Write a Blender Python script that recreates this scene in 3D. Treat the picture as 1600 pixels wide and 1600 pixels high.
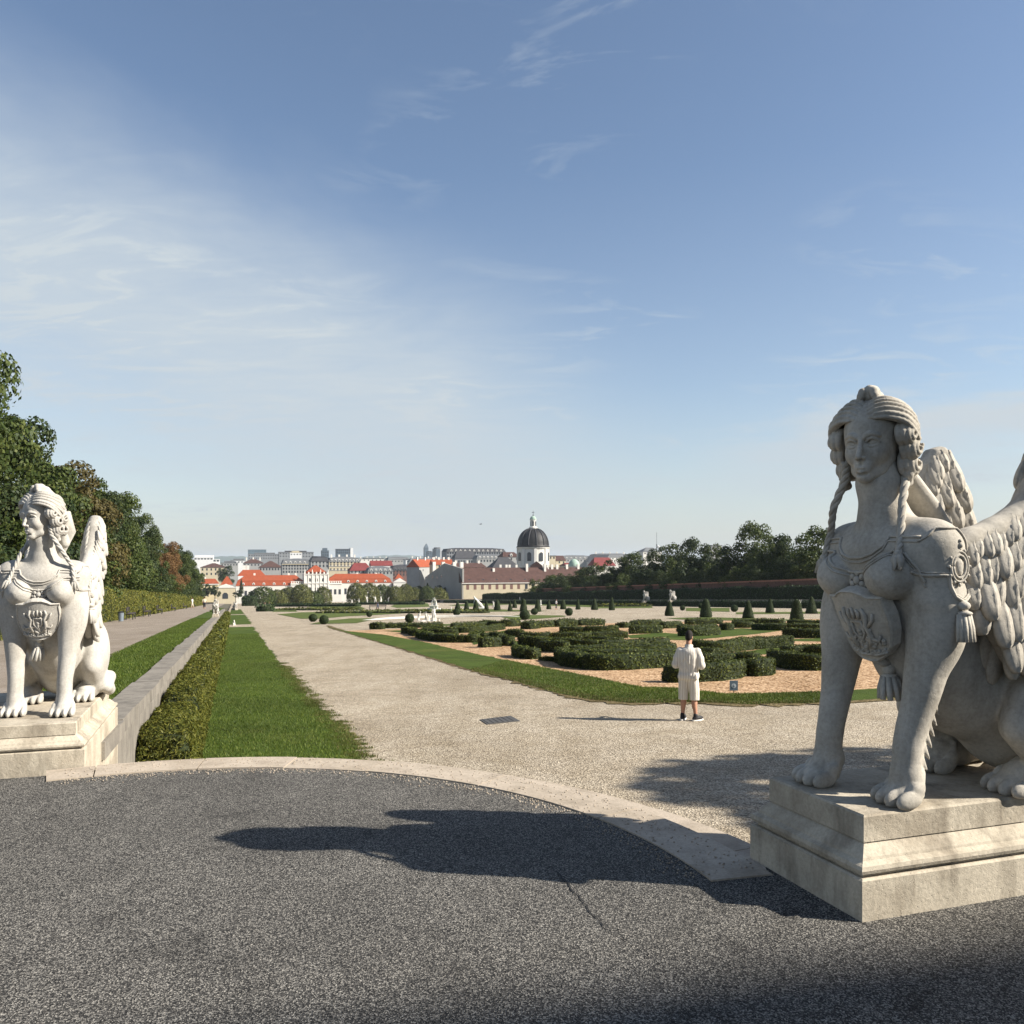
import bpy, math, random, os
import numpy as np
from mathutils import Vector, Matrix
from mathutils.bvhtree import BVHTree

for _o in list(bpy.data.objects):
    bpy.data.objects.remove(_o, do_unlink=True)
SC = bpy.context.scene
COL = SC.collection
R = math.radians

# ------------------------------------------------------------------ camera
F_PX, HOR = 1300.0, 875.0            # focal length and horizon row, in pixels of the 1600 px photograph
CAMZ = 1.6
cam_d = bpy.data.cameras.new('camera')
cam = bpy.data.objects.new('camera', cam_d)
COL.objects.link(cam)
cam.location = (0, 0, CAMZ)
cam.rotation_euler = (R(90), 0, 0)
cam_d.sensor_width = 36.0
cam_d.lens = 36.0 * F_PX / 1600.0
cam_d.shift_y = (HOR - 800.0) / 1600.0
cam_d.clip_end = 30000
cam_d.clip_start = 0.1
SC.camera = cam

# ------------------------------------------------------------------ sky, sun, exposure
SUN_DIR = Vector((0.975, -0.190, 0.0)).normalized()      # horizontal direction towards the sun
SUN_EL = R(34.8)
world = bpy.data.worlds.new('World')
SC.world = world
world.use_nodes = True
wn = world.node_tree
wn.nodes.clear()
def _sky():
    N, L = wn.nodes, wn.links
    out = N.new('ShaderNodeOutputWorld')
    bg = N.new('ShaderNodeBackground')
    sky = N.new('ShaderNodeTexSky')
    sky.sky_type = 'NISHITA'
    sky.sun_disc = False
    sky.sun_elevation = SUN_EL
    sky.sun_rotation = math.atan2(SUN_DIR.x, SUN_DIR.y)
    sky.air_density = 1.0
    sky.dust_density = 0.6
    sky.ozone_density = 1.6
    tint = N.new('ShaderNodeMixRGB'); tint.blend_type = 'MULTIPLY'
    tint.inputs[0].default_value = 1.0
    tint.inputs[2].default_value = (1.60, 1.54, 1.50, 1)
    L.new(sky.outputs[0], tint.inputs[1])
    # thin cirrus, laid out on the direction sphere: coordinates are azimuth-like x/y and height
    tc = N.new('ShaderNodeTexCoord')
    sep = N.new('ShaderNodeSeparateXYZ'); L.new(tc.outputs['Generated'], sep.inputs[0])
    def math_(op, a, b=None, clamp=False):
        m = N.new('ShaderNodeMath'); m.operation = op; m.use_clamp = clamp
        for i, v in enumerate((a, b)):
            if v is None: continue
            if isinstance(v, (int, float)): m.inputs[i].default_value = v
            else: L.new(v, m.inputs[i])
        return m.outputs[0]
    zc = math_('MAXIMUM', sep.outputs[2], 0.02)
    zz = math_('ADD', zc, 0.12)
    px = math_('DIVIDE', sep.outputs[0], zz)
    py = math_('DIVIDE', sep.outputs[1], zz)
    comb = N.new('ShaderNodeCombineXYZ'); L.new(px, comb.inputs[0]); L.new(py, comb.inputs[1])
    def noise(vec, scale, detail, rough, dist=0.0):
        n = N.new('ShaderNodeTexNoise'); n.inputs['Scale'].default_value = scale
        n.inputs['Detail'].default_value = detail; n.inputs['Roughness'].default_value = rough
        n.inputs['Distortion'].default_value = dist
        L.new(vec, n.inputs['Vector']); return n.outputs['Fac']
    def ramp(fac, stops):
        r = N.new('ShaderNodeValToRGB'); L.new(fac, r.inputs[0])
        e = r.color_ramp.elements
        e[0].position, e[1].position = stops[0][0], stops[-1][0]
        e[0].color = (stops[0][1],) * 3 + (1,); e[1].color = (stops[-1][1],) * 3 + (1,)
        for p, c in stops[1:-1]:
            q = e.new(p); q.color = (c, c, c, 1)
        return r.outputs[0]
    def belt(n, c0, below, above):
        """1 on the great circle with normal n, fading to 0 on either side of it"""
        dp = N.new('ShaderNodeVectorMath'); dp.operation = 'DOT_PRODUCT'; L.new(tc.outputs['Generated'], dp.inputs[0]); dp.inputs[1].default_value = n
        d = math_('ADD', math_('ADD', dp.outputs['Value'], -c0), math_('MULTIPLY', math_('ADD', noise(comb.outputs[0], 1.3, 5, .6, .4), -.5), .16))
        lo = math_('SUBTRACT', 1.0, math_('DIVIDE', d, below), True); hi = math_('ADD', 1.0, math_('DIVIDE', d, above), True)
        m = math_('MINIMUM', lo, hi)
        return math_('MULTIPLY', math_('MULTIPLY', m, m), math_('SUBTRACT', 3.0, math_('MULTIPLY', m, 2.0)))
    # a broad veil of thin cloud crossing the west, and a low bank in the east
    az = math_('DIVIDE', sep.outputs[0], math_('MAXIMUM', math_('ABSOLUTE', sep.outputs[1]), .05))
    veil = math_('MULTIPLY', belt((-.378, .137, -.915), .03, .26, .24), ramp(math_('ADD', math_('MULTIPLY', az, .5), .5), [(0.0, 1.0), (.46, .95), (.60, 0.0)]))
    bank = math_('MULTIPLY', belt((.19, .091, -.978), .012,   .10, .035), ramp(math_('ADD', math_('MULTIPLY', az, .5), .5), [(.60, 0.0), (.68, .75), (1.0, 1.0)]))
    veil = math_('MAXIMUM', veil, math_('MULTIPLY', bank, 1.35))
    mp2 = N.new('ShaderNodeMapping'); L.new(comb.outputs[0], mp2.inputs[0])
    mp2.inputs['Rotation'].default_value = (0, 0, R(24)); mp2.inputs['Scale'].default_value = (1.0, 2.1, 1)
    wisp = noise(mp2.outputs[0], 3.2, 7, 0.62, 0.9)
    patch = noise(comb.outputs[0], 1.15, 2, 0.5, 0.0)
    wisps = math_('MULTIPLY', ramp(wisp, [(0.50, 0.0), (0.74, 1.0)]), ramp(patch, [(0.47, 0.0), (0.64, 1.0)]))
    wisps = math_('MULTIPLY', wisps, 0.75)
    soft = math_('MULTIPLY', ramp(wisp, [(0.30, 0.72), (0.70, 1.0)]), veil)
    cov = math_('ADD', math_('MULTIPLY', soft, 1.0), wisps, clamp=True)
    mix = N.new('ShaderNodeMixRGB'); L.new(cov, mix.inputs[0])
    L.new(tint.outputs[0], mix.inputs[1]); mix.inputs[2].default_value = (6.2, 6.9, 7.4, 1)
    # milky band of dust towards the horizon
    hz = ramp(sep.outputs[2], [(0.0, 0.74), (0.06, 0.54), (0.2, 0.16), (0.42, 0.0)])
    mix2 = N.new('ShaderNodeMixRGB'); L.new(hz, mix2.inputs[0])
    L.new(mix.outputs[0], mix2.inputs[1]); mix2.inputs[2].default_value = (5.7, 6.3, 6.9, 1)
    L.new(mix2.outputs[0], bg.inputs[0])
    bg.inputs[1].default_value = 0.05
    L.new(bg.outputs[0], out.inputs[0])
_sky()
sun_d = bpy.data.lights.new('sun', 'SUN')
sun_d.energy = 5.0
sun_d.angle = R(0.53)
sun_d.color = (1.0, 0.93, 0.82)
sun = bpy.data.objects.new('sun', sun_d)
COL.objects.link(sun)
_sd = Vector((SUN_DIR.x * math.cos(SUN_EL), SUN_DIR.y * math.cos(SUN_EL), math.sin(SUN_EL)))
sun.rotation_euler = (-_sd).to_track_quat('-Z', 'Y').to_euler()
SC.view_settings.view_transform = 'Standard'
SC.view_settings.look = 'None'
SC.view_settings.exposure = 1.0
SC.view_settings.gamma = 1.0
SC.view_settings.use_curve_mapping = False
SC.cycles.use_denoising = True
SC.cycles.max_bounces = 6
SC.cycles.transparent_max_bounces = 8

# ------------------------------------------------------------------ the garden's own axes
AX = Vector((-435.0, F_PX, 0)).normalized()       # u: down the garden
BX = Vector((AX.y, -AX.x, 0))                     # v: across, to the right
SLOPE = 0.04523
def W(u, v, z=0.0):
    return Vector((AX.x * u + BX.x * v, AX.y * u + BX.y * v, z))
def uv_of(x, y):
    return AX.x * x + AX.y * y, BX.x * x + BX.y * y
ZP0, ZT0 = -0.85, 0.30                             # parterre and side-walk heights at u = 0
def zp(u): return ZP0 - SLOPE * u
def zt(u): return ZT0 - SLOPE * u
def gp(px, py, z0=ZP0, lift=0.0):
    """the point of an inclined ground sheet that the photograph shows at a pixel"""
    t = (px - 800.0) / F_PX
    cu = AX.x * t + AX.y
    Y = (CAMZ - z0) / ((py - HOR) / F_PX - SLOPE * cu)
    return Vector((t * Y, Y, CAMZ - (py - HOR) / F_PX * Y + lift))
def at(px, py, Y):
    """the point at depth Y that the photograph shows at a pixel"""
    return Vector(((px - 800.0) / F_PX * Y, Y, CAMZ - (py - HOR) / F_PX * Y))

# ------------------------------------------------------------------ objects
def tag(o, label=None, cat=None, group=None, kind=None):
    if label: o['label'] = label
    if cat: o['category'] = cat
    if group: o['group'] = group
    if kind: o['kind'] = kind
    return o
def empty(name, loc, rz=0.0):
    o = bpy.data.objects.new(name, None)
    o.empty_display_size = 0.2
    o.location = loc; o.rotation_euler = (0, 0, rz)
    COL.objects.link(o)
    return o
def mesh_obj(name, V, faces, mat, parent=None, smooth=False, loc=None):
    """V: (n,3) array; faces: list of index lists, or an (m,k) array"""
    me = bpy.data.meshes.new(name)
    V = np.asarray(V, dtype=np.float32)
    if isinstance(faces, np.ndarray):
        m, k = faces.shape
        me.vertices.add(len(V)); me.vertices.foreach_set('co', V.ravel())
        me.loops.add(m * k); me.loops.foreach_set('vertex_index', faces.astype(np.int32).ravel())
        me.polygons.add(m)
        me.polygons.foreach_set('loop_start', np.arange(0, m * k, k, dtype=np.int32))
        me.polygons.foreach_set('loop_total', np.full(m, k, dtype=np.int32))
        me.update(calc_edges=True)
    else:
        me.from_pydata([tuple(map(float, v)) for v in V], [], faces)
        me.update()
    if smooth:
        me.polygons.foreach_set('use_smooth', np.ones(len(me.polygons), dtype=bool))
    if mat: me.materials.append(mat)
    o = bpy.data.objects.new(name, me)
    COL.objects.link(o)
    if parent is not None: o.parent = parent
    if loc is not None: o.location = loc
    return o
def children(o): return list(o.children)
def copy_tree(o, parent=None):
    c = o.copy(); COL.objects.link(c)
    if parent is not None: c.parent = parent
    for ch in children(o): copy_tree(ch, c)
    return c

class MB:
    """collects simple solids into one mesh"""
    def __init__(s): s.v = []; s.f = []
    def add(s, V, Fc):
        n = len(s.v); s.v += [tuple(map(float, p)) for p in V]; s.f += [[i + n for i in q] for q in Fc]; return s
    def box(s, x0, x1, y0, y1, z0, z1, M=None):
        V = [(x0,y0,z0),(x1,y0,z0),(x1,y1,z0),(x0,y1,z0),(x0,y0,z1),(x1,y0,z1),(x1,y1,z1),(x0,y1,z1)]
        if M is not None: V = [M @ Vector(p) for p in V]
        return s.add(V, [(3,2,1,0),(4,5,6,7),(0,1,5,4),(1,2,6,5),(2,3,7,6),(3,0,4,7)])
    def frustum(s, r0, z0, r1, z1, M=None):
        """r = (x0,x1,y0,y1) rectangles at two heights"""
        V = [(r[a], r[b], z) for r, z in ((r0, z0), (r1, z1)) for a, b in ((0,2),(1,2),(1,3),(0,3))]
        if M is not None: V = [M @ Vector(p) for p in V]
        return s.add(V, [(3,2,1,0),(4,5,6,7),(0,1,5,4),(1,2,6,5),(2,3,7,6),(3,0,4,7)])
    def prism(s, poly, d, M=None):
        """poly in x,y extruded to +z by d"""
        n = len(poly)
        V = [(p[0], p[1], 0) for p in poly] + [(p[0], p[1], d) for p in poly]
        if M is not None: V = [M @ Vector(p) for p in V]
        return s.add(V, [list(range(n))[::-1], list(range(n, 2 * n))] + [(i, (i+1) % n, n + (i+1) % n, n + i) for i in range(n)])
    def lathe(s, prof, n=16, M=None, ang=2 * math.pi):
        V = []; Fc = []
        for r, z in prof:
            for i in range(n):
                a = ang * i / n; V.append((r * math.cos(a), r * math.sin(a), z))
        for j in range(len(prof) - 1):
            for i in range(n):
                k = (i + 1) % n
                Fc.append((j*n+i, j*n+k, (j+1)*n+k, (j+1)*n+i))
        Fc.append(list(range(n))[::-1]); Fc.append([(len(prof)-1)*n + i for i in range(n)])
        if M is not None: V = [M @ Vector(p) for p in V]
        return s.add(V, Fc)
    def tube(s, pts, rad, n=8, flat=1.0, up=None):
        P = [Vector(p) for p in pts]
        rad = [rad] * len(P) if isinstance(rad, (int, float)) else list(rad)
        V = []; Fc = []; prev = None
        for i, p in enumerate(P):
            t = (P[min(i+1, len(P)-1)] - P[max(i-1, 0)])
            t = t.normalized() if t.length > 1e-9 else Vector((0, 0, 1))
            if prev is None:
                a = Vector(up) if up is not None else (Vector((0,0,1)) if abs(t.z) < 0.9 else Vector((1,0,0)))
            else: a = prev
            a = (a - t * a.dot(t)); a = a.normalized() if a.length > 1e-6 else t.orthogonal().normalized()
            prev = a; b = t.cross(a)
            for k in range(n):
                g = 2 * math.pi * k / n
                V.append(p + (a * math.cos(g) * flat + b * math.sin(g)) * rad[i])
        for i in range(len(P) - 1):
            for k in range(n):
                q = (k + 1) % n
                Fc.append((i*n+k, i*n+q, (i+1)*n+q, (i+1)*n+k))
        Fc.append(list(range(n))[::-1]); Fc.append([(len(P)-1)*n + k for k in range(n)])
        return s.add(V, Fc)
    def ball(s, c, r, n=8, m=6, M=None):
        r = (r, r, r) if isinstance(r, (int, float)) else r
        V = [(0, 0, -1)]; Fc = []
        for j in range(1, m):
            a = -math.pi/2 + math.pi * j / m
            for i in range(n):
                b = 2 * math.pi * i / n
                V.append((math.cos(a)*math.cos(b), math.cos(a)*math.sin(b), math.sin(a)))
        V.append((0, 0, 1)); top = len(V) - 1
        for i in range(n):
            k = (i+1) % n
            Fc.append((0, 1+k, 1+i)); Fc.append((top, 1+(m-2)*n+i, 1+(m-2)*n+k))
            for j in range(m-2): Fc.append((1+j*n+i, 1+j*n+k, 1+(j+1)*n+k, 1+(j+1)*n+i))
        V = [Vector((p[0]*r[0], p[1]*r[1], p[2]*r[2])) for p in V]
        if M is not None: V = [M @ p for p in V]
        return s.add([p + Vector(c) for p in V], Fc)
    def build(s, name, mat, parent=None, smooth=False, loc=None):
        return mesh_obj(name, s.v, s.f, mat, parent, smooth, loc)

# ------------------------------------------------------------------ materials
MATS = {}
class NT:
    def __init__(s, name):
        s.m = bpy.data.materials.new(name); s.m.use_nodes = True
        s.t = s.m.node_tree; s.t.nodes.clear()
        s.out = s.n('ShaderNodeOutputMaterial'); s.b = s.n('ShaderNodeBsdfPrincipled')
        s.l(s.b.outputs[0], s.out.inputs[0])
        s.tc = s.n('ShaderNodeTexCoord'); MATS[name] = s.m
        s.b.inputs['Specular IOR Level'].default_value = 0.25
    def n(s, t): return s.t.nodes.new(t)
    def l(s, a, b): s.t.links.new(a, b)
    def noise(s, scale, detail=4, rough=0.55, vec=None, dist=0.0, key='Fac'):
        n = s.n('ShaderNodeTexNoise'); n.inputs['Scale'].default_value = scale
        n.inputs['Detail'].default_value = detail; n.inputs['Roughness'].default_value = rough; n.inputs['Distortion'].default_value = dist
        s.l(vec if vec is not None else s.tc.outputs['Object'], n.inputs['Vector']); return n.outputs[key]
    def voro(s, scale, key='Distance', feat='F1', vec=None, rnd=1.0):
        n = s.n('ShaderNodeTexVoronoi'); n.inputs['Scale'].default_value = scale; n.feature = feat; n.inputs['Randomness'].default_value = rnd
        s.l(vec if vec is not None else s.tc.outputs['Object'], n.inputs['Vector']); return n.outputs[key]
    def map(s, scale=(1,1,1), rot=(0,0,0), loc=(0,0,0), vec=None):
        n = s.n('ShaderNodeMapping'); n.inputs['Scale'].default_value = scale; n.inputs['Rotation'].default_value = rot; n.inputs['Location'].default_value = loc
        s.l(vec if vec is not None else s.tc.outputs['Object'], n.inputs[0]); return n.outputs[0]
    def ramp(s, fac, stops, mode='LINEAR'):
        r = s.n('ShaderNodeValToRGB'); s.l(fac, r.inputs[0]); r.color_ramp.interpolation = mode
        e = r.color_ramp.elements
        fix = lambda c: (c, c, c, 1) if isinstance(c, (int, float)) else tuple(c) + (1,)
        e[0].position = stops[0][0]; e[0].color = fix(stops[0][1]); e[1].position = stops[-1][0]; e[1].color = fix(stops[-1][1])
        for p, c in stops[1:-1]:
            q = e.new(p); q.color = fix(c)
        return r.outputs[0]
    def mix(s, fac, a, b, mode='MIX'):
        m = s.n('ShaderNodeMixRGB'); m.blend_type = mode
        for i, v in enumerate((fac, a, b)):
            if isinstance(v, (int, float)): m.inputs[i].default_value = v if i == 0 else (v, v, v, 1)
            elif isinstance(v, tuple): m.inputs[i].default_value = v + (1,) if len(v) == 3 else v
            else: s.l(v, m.inputs[i])
        return m.outputs[0]
    def math(s, op, a, b=0.0, clamp=False):
        m = s.n('ShaderNodeMath'); m.operation = op; m.use_clamp = clamp
        for i, v in enumerate((a, b)):
            if isinstance(v, (int, float)): m.inputs[i].default_value = v
            else: s.l(v, m.inputs[i])
        return m.outputs[0]
    def col(s, c):
        if isinstance(c, tuple): s.b.inputs['Base Color'].default_value = c + (1,)
        else: s.l(c, s.b.inputs['Base Color'])
        return s
    def rough(s, r):
        if isinstance(r, (int, float)): s.b.inputs['Roughness'].default_value = r
        else: s.l(r, s.b.inputs['Roughness'])
        return s
    def bump(s, h, strength=0.4, dist=0.01):
        b = s.n('ShaderNodeBump'); b.inputs['Strength'].default_value = strength; b.inputs['Distance'].default_value = dist
        s.l(h, b.inputs['Height']); s.l(b.outputs[0], s.b.inputs['Normal']); return s

def m_plain(name, c, rough=0.7, var=0.12, scale=2.0, spec=0.25):
    t = NT(name)
    n = t.noise(scale, 4, 0.6)
    a = tuple(max(0, x * (1 - var)) for x in c); b = tuple(min(1, x * (1 + var)) for x in c)
    t.col(t.ramp(n, [(0.3, a), (0.7, b)])).rough(rough); t.b.inputs['Specular IOR Level'].default_value = spec
    return t.m
def m_stone(name, base, dark, grain=0.5, stain=0.5, scale=1.0):
    t = NT(name)
    big = t.noise(2.2 * scale, 5, 0.6, dist=0.4)
    streak = t.noise(5 * scale, 4, 0.65, vec=t.map((1, 1, 0.25)))
    c = t.ramp(big, [(0.30, dark), (0.55, base), (0.8, tuple(min(1, x * 1.08) for x in base))])
    st = t.ramp(streak, [(0.50, 0.0), (0.72, stain)])
    c = t.mix(st, c, tuple(x * 0.62 for x in dark))
    fine = t.noise(55 * scale, 4, 0.7)
    c = t.mix(0.35, c, t.ramp(fine, [(0.3, 0.35), (0.6, 1.0)]), 'MULTIPLY')
    pits = t.voro(70 * scale)
    h = t.math('ADD', t.noise(34 * scale, 6, 0.7), t.math('MULTIPLY', t.ramp(pits, [(0.0, 0.0), (0.22, 1.0)]), 0.5))
    t.col(c).rough(0.85).bump(h, grain, 0.006); t.b.inputs['Specular IOR Level'].default_value = 0.15
    return t.m
def m_leaf(name, c1, c2, c3, trans=0.25, nscale=0.6):
    t = NT(name)
    g = t.n('ShaderNodeNewGeometry')
    rnd = g.outputs['Random Per Island']
    n = t.noise(nscale, 3, 0.6)
    a = t.ramp(rnd, [(0.0, c1), (0.55, c2), (1.0, c3)])
    n2 = t.ramp(n, [(0.3, 0.72), (0.7, 1.25)])
    c = t.mix(1.0, a, n2, 'MULTIPLY')
    t.col(c).rough(0.55)
    tr = t.n('ShaderNodeBsdfTranslucent'); t.l(c, tr.inputs[0])
    mx = t.n('ShaderNodeMixShader'); mx.inputs[0].default_value = trans
    t.l(t.b.outputs[0], mx.inputs[1]); t.l(tr.outputs[0], mx.inputs[2]); t.l(mx.outputs[0], t.out.inputs[0])
    t.b.inputs['Specular IOR Level'].default_value = 0.2
    return t.m

# ------------------------------------------------------------------ carving by signed distance (for statues and figures)
def rotm(rx=0, ry=0, rz=0):
    return np.array((Matrix.Rotation(R(rz), 3, 'Z') @ Matrix.Rotation(R(ry), 3, 'Y') @ Matrix.Rotation(R(rx), 3, 'X')), dtype=np.float32)
class Carve:
    def __init__(s, lo, hi, h):
        s.lo = np.array(lo, np.float32); s.h = h
        s.n = tuple(int(math.ceil((b - a) / h)) + 1 for a, b in zip(lo, hi))
        s.d = np.full(s.n, 0.5, np.float32)
        s.ax = [s.lo[i] + h * np.arange(s.n[i], dtype=np.float32) for i in range(3)]
        s.M = None                     # optional frame (3x3, origin) in which the following solids are given
    def frame(s, Rm=None, o=(0, 0, 0)):
        s.M = None if Rm is None else (np.array(Rm, np.float32), np.array(o, np.float32)); return s
    def _pt(s, p):
        p = np.array(p, np.float32)
        return p if s.M is None else s.M[0] @ p + s.M[1]
    def _apply(s, lo, hi, fn, k, mode):
        pad = k + 3 * s.h
        i0 = [max(0, int((lo[i] - pad - s.lo[i]) / s.h)) for i in range(3)]
        i1 = [min(s.n[i], int((hi[i] + pad - s.lo[i]) / s.h) + 2) for i in range(3)]
        if any(a >= b for a, b in zip(i0, i1)): return s
        X = s.ax[0][i0[0]:i1[0]][:, None, None]; Y = s.ax[1][i0[1]:i1[1]][None, :, None]; Z = s.ax[2][i0[2]:i1[2]][None, None, :]
        b = fn(X, Y, Z)
        sl = tuple(slice(a, c) for a, c in zip(i0, i1))
        a = s.d[sl]
        if mode == 'sub': a, b = -a, b
        if k > 0:
            hh = np.maximum(k - np.abs(a - b), 0) / k
            r = np.minimum(a, b) - hh * hh * k * 0.25
        else: r = np.minimum(a, b)
        s.d[sl] = -r if mode == 'sub' else r
        return s
    def ell(s, c, r, rot=None, k=0.03, mode='add'):
        c = s._pt(c); r = np.array(r, np.float32)
        Q = np.eye(3, dtype=np.float32) if rot is None else rot
        if s.M is not None: Q = s.M[0] @ Q
        ext = np.sqrt(((Q * r[None, :]) ** 2).sum(1))
        def fn(X, Y, Z):
            x, y, z = X - c[0], Y - c[1], Z - c[2]
            l = [(Q[0, i] * x + Q[1, i] * y + Q[2, i] * z) for i in range(3)]
            k0 = np.sqrt(sum((l[i] / r[i]) ** 2 for i in range(3)))
            k1 = np.sqrt(sum((l[i] / r[i] ** 2) ** 2 for i in range(3))) + 1e-6
            return (k0 * (k0 - 1) / k1).astype(np.float32)
        return s._apply(c - ext, c + ext, fn, k, mode)
    def cap(s, a, b, r1, r2=None, k=0.03, mode='add'):
        r2 = r1 if r2 is None else r2
        a = s._pt(a); b = s._pt(b); ba = b - a; L2 = float(ba @ ba) + 1e-9
        m = max(r1, r2)
        def fn(X, Y, Z):
            x, y, z = X - a[0], Y - a[1], Z - a[2]
            t = np.clip((x * ba[0] + y * ba[1] + z * ba[2]) / L2, 0, 1)
            return (np.sqrt((x - t * ba[0]) ** 2 + (y - t * ba[1]) ** 2 + (z - t * ba[2]) ** 2) - (r1 + (r2 - r1) * t)).astype(np.float32)
        return s._apply(np.minimum(a, b) - m, np.maximum(a, b) + m, fn, k, mode)
    def chain(s, pts, rad, k=0.03, mode='add'):
        for i in range(len(pts) - 1): s.cap(pts[i], pts[i+1], rad[i], rad[i+1], k, mode)
        return s
    def curve(s, pts, rad, k=0.03, mode='add', n=4):
        """a chain through smoothly bent points"""
        P = [np.array(p, np.float32) for p in pts]; P = [2*P[0]-P[1]] + P + [2*P[-1]-P[-2]]
        q, ra = [], []
        for i in range(1, len(P) - 2):
            for j in range(n):
                t = j / n
                q.append(.5 * ((2*P[i]) + (P[i+1]-P[i-1]) * t + (2*P[i-1]-5*P[i]+4*P[i+1]-P[i+2]) * t*t + (3*P[i]-P[i-1]-3*P[i+1]+P[i+2]) * t**3))
                ra.append(rad[i-1] + (rad[i] - rad[i-1]) * t)
        return s.chain(q + [P[-2]], ra + [rad[-1]], k, mode)
    def box(s, c, r, rot=None, rnd=0.01, k=0.02, mode='add'):
        c = s._pt(c); r = np.array(r, np.float32) - rnd
        Q = np.eye(3, dtype=np.float32) if rot is None else rot
        if s.M is not None: Q = s.M[0] @ Q
        ext = (np.abs(Q) * (r + rnd)[None, :]).sum(1)
        def fn(X, Y, Z):
            x, y, z = X - c[0], Y - c[1], Z - c[2]
            q = [np.abs(Q[0, i] * x + Q[1, i] * y + Q[2, i] * z) - r[i] for i in range(3)]
            o = np.sqrt(sum(np.maximum(v, 0) ** 2 for v in q))
            return (o + np.minimum(np.maximum(np.maximum(q[0], q[1]), q[2]), 0) - rnd).astype(np.float32)
        return s._apply(c - ext, c + ext, fn, k, mode)
    def mesh(s):
        """surface nets"""
        d = s.d
        d = np.where(d == 0, 1e-7, d)
        ins = d < 0
        nx, ny, nz = d.shape
        c = [d[i:nx-1+i, j:ny-1+j, k:nz-1+k] for i in (0, 1) for j in (0, 1) for k in (0, 1)]
        cnt = sum((x < 0).astype(np.int8) for x in c)
        act = (cnt > 0) & (cnt < 8)
        idx = np.argwhere(act)
        I, J, K = idx.T
        cv = np.stack([x[I, J, K] for x in c], 1)
        off = np.array([(i, j, k) for i in (0, 1) for j in (0, 1) for k in (0, 1)], np.float32)
        acc = np.zeros((len(idx), 3), np.float32); num = np.zeros(len(idx), np.float32)
        for a in range(8):
            for b in range(a + 1, 8):
                if np.abs(off[a] - off[b]).sum() != 1: continue
                va, vb = cv[:, a], cv[:, b]
                m = (va < 0) != (vb < 0)
                t = va / np.where(m, va - vb, 1)
                acc += np.where(m[:, None], off[a] + (off[b] - off[a]) * t[:, None], 0); num += m
        V = (idx + acc / num[:, None]) * s.h + s.lo
        ids = np.full(act.shape, -1, np.int32); ids[I, J, K] = np.arange(len(idx))
        Fs = []
        for ax in range(3):
            A = np.moveaxis(ins, ax, 0); ch = A[:-1] != A[1:]
            G = np.moveaxis(ids, ax, 0)
            e = np.argwhere(ch[:, 1:-1, 1:-1]); i, j, k = e[:, 0], e[:, 1] + 1, e[:, 2] + 1
            q = np.stack([G[i, j-1, k-1], G[i, j, k-1], G[i, j, k], G[i, j-1, k]], 1)
            flip = ~A[i, j, k]
            if ax == 1: flip = ~flip
            q[flip] = q[flip][:, ::-1]
            Fs.append(q)
        return V.astype(np.float32), np.concatenate(Fs)
    def build(s, name, mat, parent=None, mirror=False, relax=1):
        V, Fc = s.mesh()
        for _ in range(relax):
            acc = np.zeros_like(V); num = np.zeros(len(V), np.float32)
            for a, b in ((0, 1), (1, 2), (2, 3), (3, 0)):
                np.add.at(acc, Fc[:, a], V[Fc[:, b]]); np.add.at(num, Fc[:, a], 1)
            V = V * 0.5 + 0.5 * acc / np.maximum(num, 1)[:, None]
        if mirror: V = V * np.array((1, -1, 1), np.float32); Fc = Fc[:, ::-1].copy()
        return mesh_obj(name, V, Fc, mat, parent, smooth=True)

# ------------------------------------------------------------------ stone sphinxes
m_stone('limestone', (0.49, 0.455, 0.395), (0.34, 0.31, 0.26), 0.5, 0.75)
m_stone('limestone_light', (0.48, 0.46, 0.42), (0.39, 0.365, 0.325), 0.45, 0.45)
m_stone('pedestal_stone', (0.50, 0.445, 0.355), (0.30, 0.255, 0.195), 0.8, 0.9)
WING_SIDE = [(-.26,1.17),(-.34,1.25),(-.44,1.295),(-.58,1.345),(-.69,1.43),(-.745,1.56),(-.765,1.68),(-.81,1.77),(-.88,1.78),(-.95,1.70),
             (-1.03,1.54),(-1.07,1.36),(-1.08,1.12),(-1.02,.92),(-.93,.78),(-.84,.62),(-.76,.60),(-.67,.66),(-.60,.76),(-.52,.86),(-.46,.90),(-.39,1.02),(-.32,1.12)]
def wing_y(x, z): return 0.305 - 0.03 * max(0.0, z - 1.2)
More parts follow.
